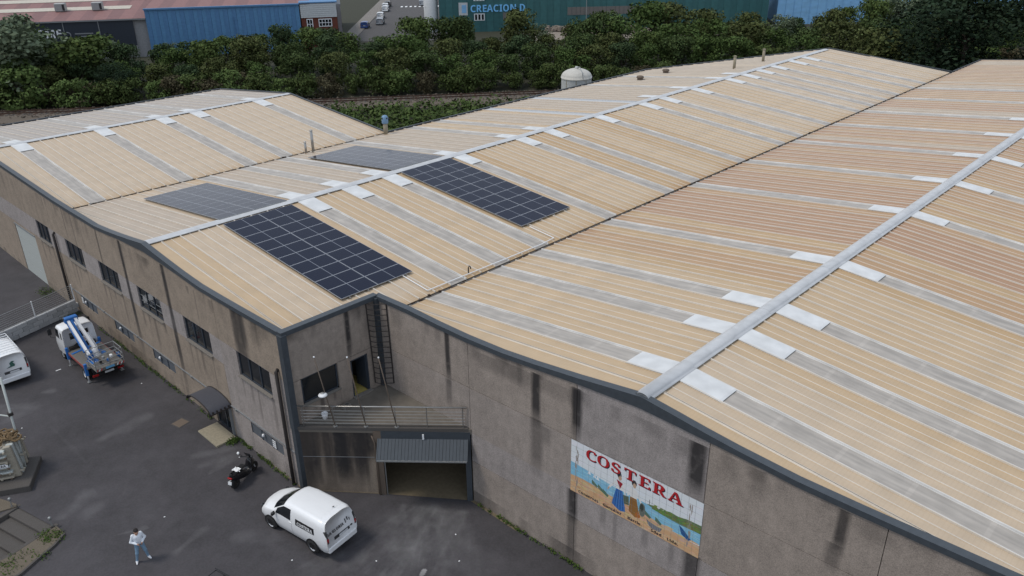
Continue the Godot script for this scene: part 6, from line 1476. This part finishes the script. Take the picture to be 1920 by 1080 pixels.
	for k in 7: obj("cladding_board", box(ax * hw / 2 + Vector3(0, 6.6 + k * 0.37, 0) - bk * 0.2, Vector3(hw, 0.33, 0.2), bs), M.cladding, Hh)
	body = ST(); bx(body, ax * hw / 2 + Vector3(0, 3.2, 0) + bk * 14, Vector3(hw, 6.4, 28.0), bs); obj("brick_wall", body, M.brick, Hh)
	body = ST(); bx(body, ax * hw / 2 + Vector3(0, 7.8, 0) + bk * 14, Vector3(hw - 0.1, 2.7, 28.0), bs); obj("upper_wall", body, M.cladding, Hh)
	obj("flat_roof", box(ax * hw / 2 + Vector3(0, 9.25, 0) + bk * 13.8, Vector3(hw + 0.4, 0.2, 28.4), bs), M.bluewall2, Hh)
	for q in [[1.6, 1.2, 5.2, 2.0], [4.6, 2.6, 5.4, 1.5], [4.6, 2.6, 3.2, 1.4]]:
		var wn := node("window", Hh); obj("frame", box(ax * q[0] + Vector3(0, q[2], 0) - bk * 0.1, Vector3(q[1], q[3], 0.2), bs), M.white, wn)
		var np := 2 if q[1] < 2 else 4
		for k in np:
			for r in 2: obj("pane", box(ax * (q[0] + (k + 0.5 - np / 2.0) * (q[1] - 0.2) / np) + Vector3(0, q[2] + (r - 0.5) * (q[3] - 0.2) / 2, 0) - bk * 0.21, Vector3((q[1] - 0.2) / np - 0.12, (q[3] - 0.2) / 2 - 0.12, 0.03), bs), M.glass, wn)
	# grey block with dark doors along the side street
	var Gb := thing("grey_street_building", "far grey building with tall dark windows along the side street", "building", c + ax * 36.3 + bk * 14)
	obj("wall", box(Vector3(0, 3.6, 0) + bk * 14, Vector3(0.8, 7.2, 27), bs), M.greywall, Gb)
	for k in 5: obj("window", box(ax * 0.42 + Vector3(0, 3.9, 0) + bk * (4.0 + k * 5), Vector3(0.06, 3.6, 1.2), bs), M.darkwall, Gb)
	obj("roof", box(Vector3(0, 7.3, 0) + bk * 14 - ax * 2.5, Vector3(6, 0.2, 27), bs), M.greywall, Gb)
	# side street with parked cars
	var rdx := Vector2(-0.72, 0.694); var rn2 := Vector2(0.694, 0.72); var r0 := Vector2(-118.0, 98.0)
	var road := ST(); M.road = mat(lin(0.12, 0.12, 0.125), 0.95, 0.0, speck, 0.5)
	var rp := func(s: float, t: float, y: float) -> Vector3:
		var q := r0 + rdx * s + rn2 * t; return P(q.x, y, q.y)
	quad(road, rp.call(-6, -6, 0.32), rp.call(90, -6, 0.32), rp.call(90, 16, 0.32), rp.call(-6, 16, 0.32)); struct("street", road, M.road)
	var pv := ST(); bx(pv, rp.call(40, -7.6, 0.36), Vector3(92, 0.16, 3.2), frame(Vector3.ZERO, rp.call(1, 0, 0) - rp.call(0, 0, 0))); struct("pavement", pv, M.concrete)
	for k in 12:
		var zb := ST(); bx(zb, rp.call(62, -1 + k * 1.3, 0.33), Vector3(2.6, 0.012, 0.6), frame(Vector3.ZERO, rp.call(1, 0, 0) - rp.call(0, 0, 0))); obj("crossing_stripe", zb, M.white).set_meta("kind", "structure")
	M.car_white = M.paint_white; M.car_blue = mat(lin(0.03, 0.07, 0.22), 0.3); M.car_black = mat(lin(0.015, 0.015, 0.017), 0.25); M.car_silver = mat(lin(0.35, 0.37, 0.4), 0.3, 0.3)
	var cars := [[-134.1, 105.1, M.car_blue, 0.0, "dark blue car parked alone nearest the tree belt"], [-136.6, 111.6, M.car_silver, 0.0, "silver car parked nearest in the row along the side street"], [-146.6, 119.6, M.car_white, 0.0, "white car second in the row along the side street"], [-158.0, 130.2, M.car_white, 0.0, "white car third in the row along the side street"], [-163.5, 134.6, M.car_white, 0.0, "white car fourth in the row, below the crossing"], [-167.2, 138.3, M.car_black, 0.0, "black car at the far end of the street row"], [-161.5, 146.5, M.car_silver, 0.0, "silver car on the street beside the crossing"], [-172.5, 158.0, M.car_black, 1.5, "black car crossing the far end of the street"]]
	for q in cars:
		var t := thing("parked_car", q[4], "car", P(q[0], 0.33, q[1]), atan2(rdx.y, rdx.x) + q[3], "cars on the far side street")
		van_body(t, 4.2, 1.52, 0.88, q[2], false)
	# green factory with blue letters
	var gc := P(-113.5, 0.3, 110.5); var ga := (P(-83.6, 0.3, 139.4) - P(-94.5, 0.3, 130.9)); ga = Vector3(0.66, 0, -0.751); var gk := Vector3(-0.751, 0, -0.66)
	var gb := Basis(ga, Vector3.UP, ga.cross(Vector3.UP))
	var Gf := thing("green_factory", "far teal green factory with large light blue lettering", "building", gc)
	for k in 50:
		var w := 76.0 / 50; obj("wall_sheet", box(ga * (k + 0.5) * w + Vector3(0, 6.5, 0) + gk * (0.0 if k % 2 else 0.06), Vector3(w - 0.02, 13.0, 0.3), gb), M.greenwall if k % 2 else M.greenwall2, Gf)
	body = ST(); bx(body, ga * 38 + Vector3(0, 6.4, 0) + gk * 15, Vector3(75.8, 12.8, 29), gb); obj("rear_wall", body, M.greenwall2, Gf)
	M.band = mat(lin(0.17, 0.16, 0.15), 0.8, 0.0, grain, 0.3)
	for k in 22: obj("window_strip", box(ga * (29.5 + k * 1.0) + Vector3(0, 4.0, 0) - gk * 0.2, Vector3(0.94, 1.7, 0.1), gb), M.band, Gf)
	for k in 4: obj("window_strip", box(ga * (14.8 + k * 1.0) + Vector3(0, 3.3, 0) - gk * 0.2, Vector3(0.94, 1.5, 0.1), gb), M.band, Gf)
	for y in [3.2, 7.4]:
		var wn := node("window", Gf); obj("frame", box(ga * 9.0 + Vector3(0, y, 0) - gk * 0.22, Vector3(2.4, 1.5, 0.1), gb), M.white, wn)
		for k in 3: obj("pane", box(ga * (8.25 + k * 0.75) + Vector3(0, y, 0) - gk * 0.28, Vector3(0.5, 1.2, 0.04), gb), M.glass, wn)
	M.letter_blue = mat(lin(0.18, 0.5, 0.85), 0.5)
	words("lettering", "CREACION D", 1.5, M.letter_blue, Gf, Transform3D(Basis(ga, Vector3.UP, -gk), ga * 13.2 + Vector3(0, 5.0, 0) - gk * 0.32), "Droid Sans", 700, 0.15)
	obj("picture_board", box(ga * 5.4 + Vector3(0, 5.0, 0) - gk * 0.25, Vector3(2.0, 2.7, 0.12), gb), M.cladding, Gf); obj("picture_field", box(ga * 5.6 + Vector3(0, 5.0, 0) - gk * 0.33, Vector3(1.0, 1.7, 0.04), gb), M.bluepale, Gf)
	for x in [3.2, 5.0]: obj("wall_light", box(ga * x + Vector3(0, 7.9, 0) - gk * 0.4, Vector3(0.7, 0.3, 0.6), gb), M.white, Gf)
	var sil := thing("white_silo", "far white cylindrical silo at the left end of the green factory", "silo", gc - ga * 1.8 + gk * 2)
	var ss := ST(true); lathe(ss, [Vector2(1.6, 0), Vector2(1.6, 12), Vector2(0, 13)], 18); obj("shell", ss, M.cladding, sil)
	for k in 6: obj("hoop", box(Vector3(0, 1.5 + k * 2, 0), Vector3(0.1, 0.1, 3.3)), M.greywall, sil)
	var sl2 := thing("lamp_post", "thin grey lamp post standing before the green factory", "lamp post", gc + ga * 32.5 - gk * 5)
	obj("mast", tb([Vector3.ZERO, Vector3(0, 7.0, 0)], 0.07, 6), M.galv, sl2); obj("head", box(Vector3(0, 7.0, 0), Vector3(0.5, 0.12, 0.2)), M.galv, sl2)
	# pale rubble yard at its foot
	var yd := ST(); M.rubble = mat(lin(0.42, 0.38, 0.33), 1.0, 0.0, speck, 0.4); quad(yd, gc + ga * 20 - gk * 0.4 + Vector3(0, 0.03, 0), gc + ga * 70 - gk * 0.4 + Vector3(0, 0.03, 0), gc + ga * 66 - gk * 16 + Vector3(0, 0.03, 0), gc + ga * 20 - gk * 16 + Vector3(0, 0.03, 0)); struct("works_yard", yd, M.rubble)
	var rub := ST()
	for k in 260: bx(rub, gc + ga * rng.randf_range(24, 44) - gk * rng.randf_range(0.6, 4) + Vector3(0, 0.3 + rng.randf() * 0.6, 0), Vector3(0.7, 0.5, 0.6) * rng.randf_range(0.4, 1.3), Basis(Vector3.UP, rng.randf() * 3)); 
	tag(obj("rubble_heap", rub, M.rubble), "pale heap of rubble at the foot of the green factory", "", "", "stuff")
	var Bp := thing("pale_blue_factory", "far pale blue factory wall behind the trees at top right", "building", P(-62.0, 0.3, 169.5))
	var pa := Vector3(0.8, 0, -0.6); var pk := Vector3(-0.6, 0, -0.8); var pb := Basis(pa, Vector3.UP, pa.cross(Vector3.UP))
	for k in 40: obj("wall_sheet", box(pa * (k + 0.5) * 1.8 + Vector3(0, 6, 0) + pk * (0.0 if k % 2 else 0.08), Vector3(1.77, 12, 0.3), pb), M.bluepale, Bp)
	body = ST(); bx(body, pa * 36 + Vector3(0, 5.9, 0) + pk * 12, Vector3(71.8, 11.8, 23), pb); obj("rear_wall", body, M.bluepale, Bp)

# ---------------------------------------------------------------- trees
var CROWN := []
func crown_mesh(kind: Dictionary, seed_: int) -> ArrayMesh:
	# unit crown: about 1 high, sitting at y 0..1, half width about kind.w; lobes of small leaf faces
	var r := RandomNumberGenerator.new(); r.seed = seed_; var st := ST()
	var lobes := []
	for k in kind.lobes:
		var a := r.randf() * TAU; var y := pow(r.randf(), 0.8); var rad: float = kind.w * (0.75 * sqrt(maxf(0.05, 1.0 - pow(absf(y - kind.mid) / 0.72, 2.0)))) * sqrt(r.randf())
		var s: float = kind.ls * r.randf_range(0.7, 1.25)
		lobes.append([Vector3(cos(a) * rad, clampf(y, s * 0.8, 1.0 - s * 0.7), sin(a) * rad), s, r.randf()])
	for k in kind.n:
		var L: Array = lobes[r.randi() % lobes.size()]
		var d := Vector3(r.randfn(), r.randfn() + 0.35, r.randfn()).normalized()
		var p: Vector3 = L[0] + d * float(L[1]) * pow(r.randf(), 0.25) * Vector3(1.0, 0.85, 1.0) * r.randf_range(0.9, 1.12)
		if p.y < 0.0: p.y = r.randf() * 0.1
		var n := (d + Vector3(r.randfn(), r.randfn(), r.randfn()) * 0.55).normalized()
		var t := n.cross(Vector3(r.randfn(), r.randfn(), r.randfn())).normalized(); var b := n.cross(t); var s: float = kind.leaf * r.randf_range(0.55, 1.3)
		var c: Vector3 = (kind.c as Vector3) * (0.85 + 0.75 * float(L[2])) * r.randf_range(0.75, 1.35)
		c = c.lerp(kind.c2, r.randf() * 0.45)
		st.set_color(Color(c.x, c.y, c.z))
		tri(st, p - t * s, p + b * s * 0.7, p + t * s); tri(st, p - t * s, p + t * s, p - b * s * 0.7)
	return fin(st)
func trunk_mesh(seed_: int) -> ArrayMesh:
	var r := RandomNumberGenerator.new(); r.seed = seed_; var st := ST(true)
	var limb := func(a: Vector3, b: Vector3, ra: float, rb: float):
		var f := frame(a, b)
		for k in 6:
			var t0 := TAU * k / 6; var t1 := TAU * (k + 1) / 6
			quad(st, a + (f.y * cos(t0) + f.z * sin(t0)) * ra, a + (f.y * cos(t1) + f.z * sin(t1)) * ra, b + (f.y * cos(t1) + f.z * sin(t1)) * rb, b + (f.y * cos(t0) + f.z * sin(t0)) * rb)
	var m := Vector3(r.randf_range(-0.03, 0.03), 0.35, r.randf_range(-0.03, 0.03)); limb.call(Vector3(0, -0.02, 0), m, 0.022, 0.016)
	var top := m + Vector3(r.randf_range(-0.04, 0.04), 0.45, r.randf_range(-0.04, 0.04)); limb.call(m, top, 0.016, 0.005)
	for k in 7:
		var a := r.randf() * TAU; var s: Vector3 = m.lerp(top, r.randf() * 0.6); limb.call(s, s + Vector3(cos(a) * 0.22, r.randf_range(0.1, 0.28), sin(a) * 0.22), 0.009, 0.003)
	return fin(st)
const TREES := [[-126.7,15.4,10.6,0.81,3],[-124.2,19.8,10.4,0.81,4],[-121.5,23,10.3,0.99,4],[-117.3,26.6,9.4,0.91,1],[-114.7,30.5,7,0.86,5],[-113.6,35.3,6,0.87,4],[-109.8,39.6,5.9,0.9,4],[-105.7,42.7,5.9,0.89,2],[-102.2,45.8,6.2,0.82,2],[-101.5,52.1,6.4,0.86,0],
	[-97.1,53.8,6.8,0.83,3],[-96,59.4,7.9,0.91,2],[-90.6,61.1,7.6,0.96,0],[-89,67.7,6.4,0.93,0],[-82.8,70.2,6,0.8,5],[-78.9,74.7,8.8,0.93,0],[-75.1,79.8,8.8,0.9,1],[-70.4,83.7,5.4,0.88,3],[-69,87.9,9.6,0.98,3],[-64.4,92,5.5,0.87,3],
	[-59.9,96.6,8.1,0.85,1],[-60,101.8,8.7,0.86,1],[-55,104.1,10.3,0.99,5],[-53.3,110.7,9.8,0.95,3],[-48.6,115,8.7,0.96,3],[-44,117.5,6.7,0.88,1],[-40.7,120.1,6.5,0.87,0],[-39.4,124.4,7.6,0.99,4],[-38,128.5,6.8,0.83,2],[-32.9,132.5,8.1,0.82,3],
	[-28.2,137.1,9.6,0.82,0],[-25.5,142.4,10,0.94,4],[-23.8,146.2,10.1,0.83,4],[-19.1,150.4,9.8,0.93,0],[-13.5,153.2,8.6,0.83,1],[-12.1,158.9,6.9,0.84,1],[-8.4,163.7,6.6,0.85,4],[-4.8,167.4,6.5,0.96,3],[-1.7,170.8,6.6,0.89,5],[1.4,176.6,7,0.84,1],
	[-134.9,15.3,9.2,0.87,0],[-129.8,22.5,9.3,0.94,1],[-125.4,28.4,8.3,0.87,3],[-123.3,36.2,5.2,0.83,1],[-118.9,40.1,5.5,0.93,4],[-115.1,48.3,4.7,0.87,4],[-105.8,50.5,5.7,0.95,0],[-105.1,59.9,5.6,0.97,1],[-98.1,61.5,6.5,0.95,2],[-94.9,67.4,6.8,0.98,2],
	[-90.2,75.2,4.9,0.8,4],[-86.8,81.8,7.3,0.91,4],[-81.8,87.4,6.7,0.92,1],[-75.9,90.7,4.3,0.91,2],[-70.9,97.2,6.4,0.96,4],[-65.6,100.4,6.4,0.82,3],[-63.3,108.5,7.3,0.89,4],[-56.7,115.1,9.1,0.86,4],[-51.2,120.5,7.5,0.94,2],[-47.3,129.1,7,0.89,3],
	[-41.3,132,5.6,0.85,0],[-36.6,136.4,5.8,0.96,2],[-35.3,143.4,7.5,0.84,0],[-28.9,147.4,8.3,0.97,1],[-26,155.7,8.8,0.88,2],[-20.3,159.9,8.7,0.91,3],[-13.5,164.9,5.8,0.86,0],[-12.1,171.7,5.8,0.98,0],[-3.8,173.4,5.9,0.85,1],[-2,183.2,5.6,0.99,3],
	[-120.3,13.7,6.2,1.13,0],[-115.4,17.9,7.9,0.92,0],[-112.6,22.6,7.2,1.13,2],[-108.1,26.5,7.6,1.13,1],[-105.4,30.5,8.1,1.06,5],[-101.6,35.5,7.1,0.94,2],[-99.2,41.7,6.1,0.9,5],[-93.7,44.5,7,1.13,0],[-91,50,7.4,1.04,3],[-85.9,54.5,6.5,0.96,1],
	[-82.7,60.3,7.4,1,2],[-78.6,65.8,6,1.06,2],[-73.4,68.3,7.5,1,5],[-70.1,73.4,6.5,0.97,3],[-67.1,76.9,6,0.99,2],[-63.4,82.7,6.5,1.14,2],[-56.1,89.3,6.6,1.06,1],[-52.4,93.4,6.6,0.92,3],[-49.6,98.6,6.7,1.06,0],[-46.2,103.3,7.7,1.06,5],
	[-42.5,106.9,8.2,0.94,5],[-38,110.9,7.8,1.12,3],[-35.9,117.1,6.3,1.03,5],[-32.2,121.5,6,1.07,1],[-27.7,123.3,7.4,1.14,3],[-24.7,129.3,7.4,1.06,1],[-20,132.4,7.8,1.09,5],[-15.9,137.7,7.2,1.09,3],[-12.8,141.3,6.6,1.08,1],[-11.1,146.1,7,1.11,0],
	[-7.7,150.4,7.7,1.05,1],[-3.7,152.7,6.6,1.09,2],[0.1,157.1,7.1,1.02,0],[2.7,162.8,6.6,1.03,3],[-115.1,13.3,6.4,0.92,1],[-111.5,15.4,6.4,0.93,6],[-107.6,17.7,5.3,1.02,5],[-104.8,21.3,6.4,1.07,5],[-102,24.6,5.3,0.98,3],[-101.4,28.8,6.2,0.93,2],
	[-98.4,33.2,5.2,0.99,5],[-95.4,36.7,4.7,1.13,3],[-90.2,39.7,4.7,1.07,2],[-87.4,42.9,5.6,0.95,3],[-84.4,47.5,4.7,1.09,5],[-82.1,53.1,5.6,1.08,1],[-76.9,56.4,5.8,0.93,3],[-75.2,61.2,5.6,0.94,5],[-70.7,63.2,6,1.14,3],[-67.6,66.6,5.5,1.07,1],
	[-64.8,69.5,5,1.13,5],[-62.5,73.9,5.2,1.09,5],[-59.2,76.4,4.8,0.99,1],[-56.9,80.1,6.1,0.95,1],[-53.6,84.4,5.4,1.03,5],[-51.8,88.5,5.5,1.04,3],[-48.6,90.9,5.8,1.12,2],[-47.3,94.7,5.3,1.06,5],[-43.4,99.2,6.3,0.91,1],[-40.2,102.5,6.1,1.14,5],
	[-36.8,104.4,6.4,1.11,5],[-32.6,108.7,4.8,0.94,6],[-28.5,112.9,6.2,1.08,5],[-27.9,117.4,4.6,0.93,6],[-23.8,121.6,5.2,0.93,3],[-20.1,124.8,6.1,0.92,3],[-17.4,128.9,5.3,0.96,6],[-15,131.6,6.5,0.97,3],[-12.6,136.3,5.5,0.96,2],[-9,138.1,5.8,0.91,2],
	[-6.6,142.4,5.4,0.96,5],[-1.7,145.8,4.7,0.98,5],[0.7,149.7,4.6,0.97,6],[2.9,152.8,5,1.09,2],[-109.3,11.7,4,1.13,7],[-107.3,13.8,3.3,1.02,7],[-104.6,16.3,3.1,0.98,6],[-102.4,18,2.7,1.01,6],[-101.2,21.6,3.1,1.09,7],[-98.1,24.2,2.7,1.02,7],
	[-95.9,26.9,3.1,1.08,7],[-94.2,28.8,3.7,1.09,6],[-92.3,31.4,3.7,0.92,6],[-90.5,34.9,3.1,0.97,8],[-88.6,36.7,3.6,1.13,7],[-86.9,38.7,3.9,1.06,6],[-84.5,40,3.3,1.14,7],[-83,43.9,3.7,0.93,7],[-81,45.9,3.6,1.11,6],[-78,48.1,3,0.99,8],
	[-76.1,50,3.7,0.96,6],[-74.2,53.1,3.4,0.94,7],[-72.4,56.9,3,0.92,6],[-70.3,59.4,4,0.94,6],[-67.6,61.5,3.5,1.09,8],[-65.4,64.6,3,0.97,7],[-63.3,67,2.9,0.96,6],[-60.7,68.7,3.9,0.95,6],[-59.8,72.1,3.3,0.96,6],[-57.4,74.9,2.7,1.02,6],
	[-54.8,77.9,2.7,0.97,6],[-52.6,79.5,3.8,0.95,6],[-51,82.3,3.2,0.96,8],[-47.1,84.5,3.4,1.05,6],[-45.8,86.9,2.7,1.15,6],[-44,90,2.9,0.9,7],[-41.5,92.1,3.5,0.92,6],[-39.3,95.4,2.7,0.93,7],[-36.3,97.7,3.3,1.06,7],[-34.3,100.9,3,0.98,6],
	[-32.6,103.5,3.1,1,7],[-30,106.1,3.2,1.14,7],[-27.4,109.2,3.7,1,7],[-24.9,111.5,2.6,1.04,8],[-22.7,114.8,3.4,1.13,8],[-20.2,117.1,3,1.03,6],[-19,119.6,3.7,1.14,6],[-17.5,122.4,2.7,1.13,7],[-16,124.6,3.1,1.13,8],[-13.5,127.4,3.5,1.11,8],
	[-11.4,129.8,3.8,0.95,6],[-9.9,132,2.8,0.99,6],[-7.6,134,3.9,0.91,8],[-5,137,3.5,0.98,7],[-2.5,139.6,3.5,0.98,7],[-0.1,141.6,3.1,0.99,8],[2.4,143.8,3.5,1.02,6],[3.6,147.1,3.7,1.11,7],[6.5,148.9,3.1,0.99,7],[-4,108,15.5,1.35,9],
	[-9,113,14,1.2,9],[3,112,14,1.2,9],[10,112,13,1.2,9],[17,113,13,1.1,2],[-14,106,9,1.1,3],[-107,21,12,1.25,4],[-101,20,5.5,1.1,8],[-96,25,4,1,8],[-95,31,5.5,1.2,9],[-103,30,8.5,1.4,0],
	[-84,43,4.2,1.1,8],]
func build_trees():
	var g1 := Vector3(0.030, 0.046, 0.018)
	var kinds := [
		{w = 0.5, mid = 0.45, lobes = 22, ls = 0.2, n = 3000, leaf = 0.03, c = Vector3(0.050, 0.074, 0.026), c2 = Vector3(0.085, 0.105, 0.03), nm = "rounded_tree", lb = "rounded mid green tree"},
		{w = 0.55, mid = 0.42, lobes = 24, ls = 0.2, n = 3000, leaf = 0.03, c = Vector3(0.040, 0.060, 0.024), c2 = Vector3(0.065, 0.08, 0.025), nm = "broad_tree", lb = "broad dark green tree"},
		{w = 0.42, mid = 0.45, lobes = 20, ls = 0.18, n = 2800, leaf = 0.028, c = Vector3(0.034, 0.054, 0.027), c2 = Vector3(0.055, 0.07, 0.028), nm = "slender_tree", lb = "slender dark green tree"},
		{w = 0.6, mid = 0.4, lobes = 26, ls = 0.2, n = 3200, leaf = 0.03, c = Vector3(0.050, 0.063, 0.025), c2 = Vector3(0.085, 0.085, 0.03), nm = "spreading_tree", lb = "spreading olive green tree"},
		{w = 0.52, mid = 0.45, lobes = 24, ls = 0.18, n = 3000, leaf = 0.026, c = Vector3(0.085, 0.11, 0.07), c2 = Vector3(0.13, 0.15, 0.1), nm = "willow_tree", lb = "pale grey-green willow-like tree"},
		{w = 0.54, mid = 0.42, lobes = 22, ls = 0.2, n = 3000, leaf = 0.03, c = Vector3(0.046, 0.073, 0.024), c2 = Vector3(0.075, 0.1, 0.032), nm = "bright_tree", lb = "fresh green bushy tree"},
		{w = 0.78, mid = 0.35, lobes = 20, ls = 0.27, n = 2000, leaf = 0.05, c = Vector3(0.046, 0.066, 0.024), c2 = Vector3(0.075, 0.085, 0.028), nm = "shrub", lb = "dense dark shrub"},
		{w = 0.8, mid = 0.35, lobes = 20, ls = 0.27, n = 2000, leaf = 0.05, c = Vector3(0.062, 0.057, 0.034), c2 = Vector3(0.075, 0.06, 0.038), nm = "brown_shrub", lb = "brownish thorny shrub"},
		{w = 0.78, mid = 0.38, lobes = 20, ls = 0.27, n = 2000, leaf = 0.05, c = Vector3(0.064, 0.095, 0.032), c2 = Vector3(0.1, 0.13, 0.046), nm = "bright_shrub", lb = "bright green shrub"},
		{w = 0.52, mid = 0.45, lobes = 30, ls = 0.18, n = 7000, leaf = 0.016, c = Vector3(0.017, 0.028, 0.017), c2 = Vector3(0.026, 0.038, 0.02), nm = "dark_evergreen", lb = "very dark dense evergreen"}]
	var meshes := []
	for i in kinds.size(): meshes.append([crown_mesh(kinds[i], 100 + i), crown_mesh(kinds[i], 200 + i), crown_mesh(kinds[i], 300 + i)])
	var trunks := [trunk_mesh(1), trunk_mesh(2), trunk_mesh(3)]
	var zones := [[-75, -28, "before dark factory"], [-28, 2, "before blue factory"], [2, 22, "before side street"], [22, 48, "before green factory"], [48, 75, "behind white tank"], [75, 400, "behind far roof end"]]
	var rows := [[7.5, "by the railway"], [13.0, "in second row"], [19.5, "in middle row"], [28.0, "in back row"], [900.0, "in rearmost row"]]
	var said := {}; var order := range(TREES.size())
	order.sort_custom(func(a, b): return (Vector2(TREES[a][0], TREES[a][1]) - RO).dot(RD) < (Vector2(TREES[b][0], TREES[b][1]) - RO).dot(RD))
	var place := ["", "second from left", "third from left", "fourth from left", "fifth from left", "sixth from left", "seventh from left", "eighth from left", "ninth from left"]
	var many := {}
	for pass_ in 2:
		for i in order:
			var q: Array = TREES[i]; var kd: Dictionary = kinds[q[4]]; var rel := Vector2(q[0], q[1]) - RO; var s := rel.dot(RD); var t := rel.dot(RNV)
			var zn := ""; var rw := ""
			for z in zones: if s >= z[0] and s < z[1]: zn = z[2]
			if s < -75: zn = "at far left edge"
			for r in range(rows.size() - 1, -1, -1): if t < rows[r][0]: rw = rows[r][1]
			var lab := "%s %s, %s" % [kd.lb, rw, zn]
			if pass_ == 0:
				many[lab] = many.get(lab, 0) + 1
				continue
			said[lab] = said.get(lab, 0) + 1
			if said[lab] > 1: lab += ", " + place[said[lab] - 1]
			elif many.get(lab, 0) > 1: lab += ", leftmost"
			var o := thing(kd.nm, lab, "shrub" if q[4] in [6, 7, 8] else "tree", P(q[0], 0.3, q[1]), rng.randf() * TAU, "%s in the tree belt %s" % [kd.nm.replace("_", " ") + "s", zn])
			var h: float = q[2]
			var tk := inst("trunk", trunks[i % 3], M.bark, o); tk.scale = Vector3(h, h, h)
			var low := 0.02 if q[4] in [6, 7, 8] else 0.12
			var cr := inst("crown", meshes[q[4]][i % 3], M.leaf, o); cr.position.y = h * low
			var wd: float = h * q[3]; 
			cr.scale = Vector3(wd, h * (1.0 - low), wd * rng.randf_range(0.9, 1.1))
	# brambles between the warehouse and the railway, and low growth under the trees
	var st := ST()
	var put_leaf := func(p: Vector3, sz: float, br: bool):
		var g := rng.randf(); leaf_quad(st, p, Vector3(rng.randfn(), 1.3, rng.randfn()).normalized(), sz, Color(0.045 + g * 0.045, 0.07 + g * 0.055, 0.024 + g * 0.018) if br else Color(0.04 + g * 0.03, 0.045 + g * 0.03, 0.018))
	var nz := FastNoiseLite.new(); nz.seed = 4; nz.frequency = 0.12
	for k in 52000:
		var s := rng.randf_range(-24, 50); var t := rng.randf_range(-42, -3.2); var q := RO + RD * s + RNV * t
		if q.x > -27.8 or (q.y < 28.2 and q.x > -57) or (Vector2(q.x, q.y).distance_to(Vector2(-35.1, 63.2)) < 2.3): continue
		if t > -5.5 and rng.randf() < 0.6: continue
		var y := 0.3 + maxf(0.1, 0.9 + nz.get_noise_2d(q.x * 3, q.y * 3) * 1.3) * pow(rng.randf(), 0.4)
		put_leaf.call(P(q.x, y, q.y), rng.randf_range(0.14, 0.36), true)
	tag(obj("brambles", st, M.leaf), "green brambles covering the ground between warehouse and railway", "", "", "stuff")
	st = ST()
	for k in 30000:
		var s := rng.randf_range(-80, 150); var t := 3.0 + 30.0 * rng.randf() * rng.randf(); var q := RO + RD * s + RNV * t
		if (q.x > -27.5 and q.y < 88) or (q.x > -14 and q.y < 99): continue
		put_leaf.call(P(q.x, 0.3 + rng.randf() * (1.3 if t > 4.5 else 0.5), q.y), rng.randf_range(0.15, 0.4), rng.randf() < 0.6)
	tag(obj("undergrowth", st, M.leaf), "dark undergrowth beneath the tree belt beyond the railway", "", "", "stuff")
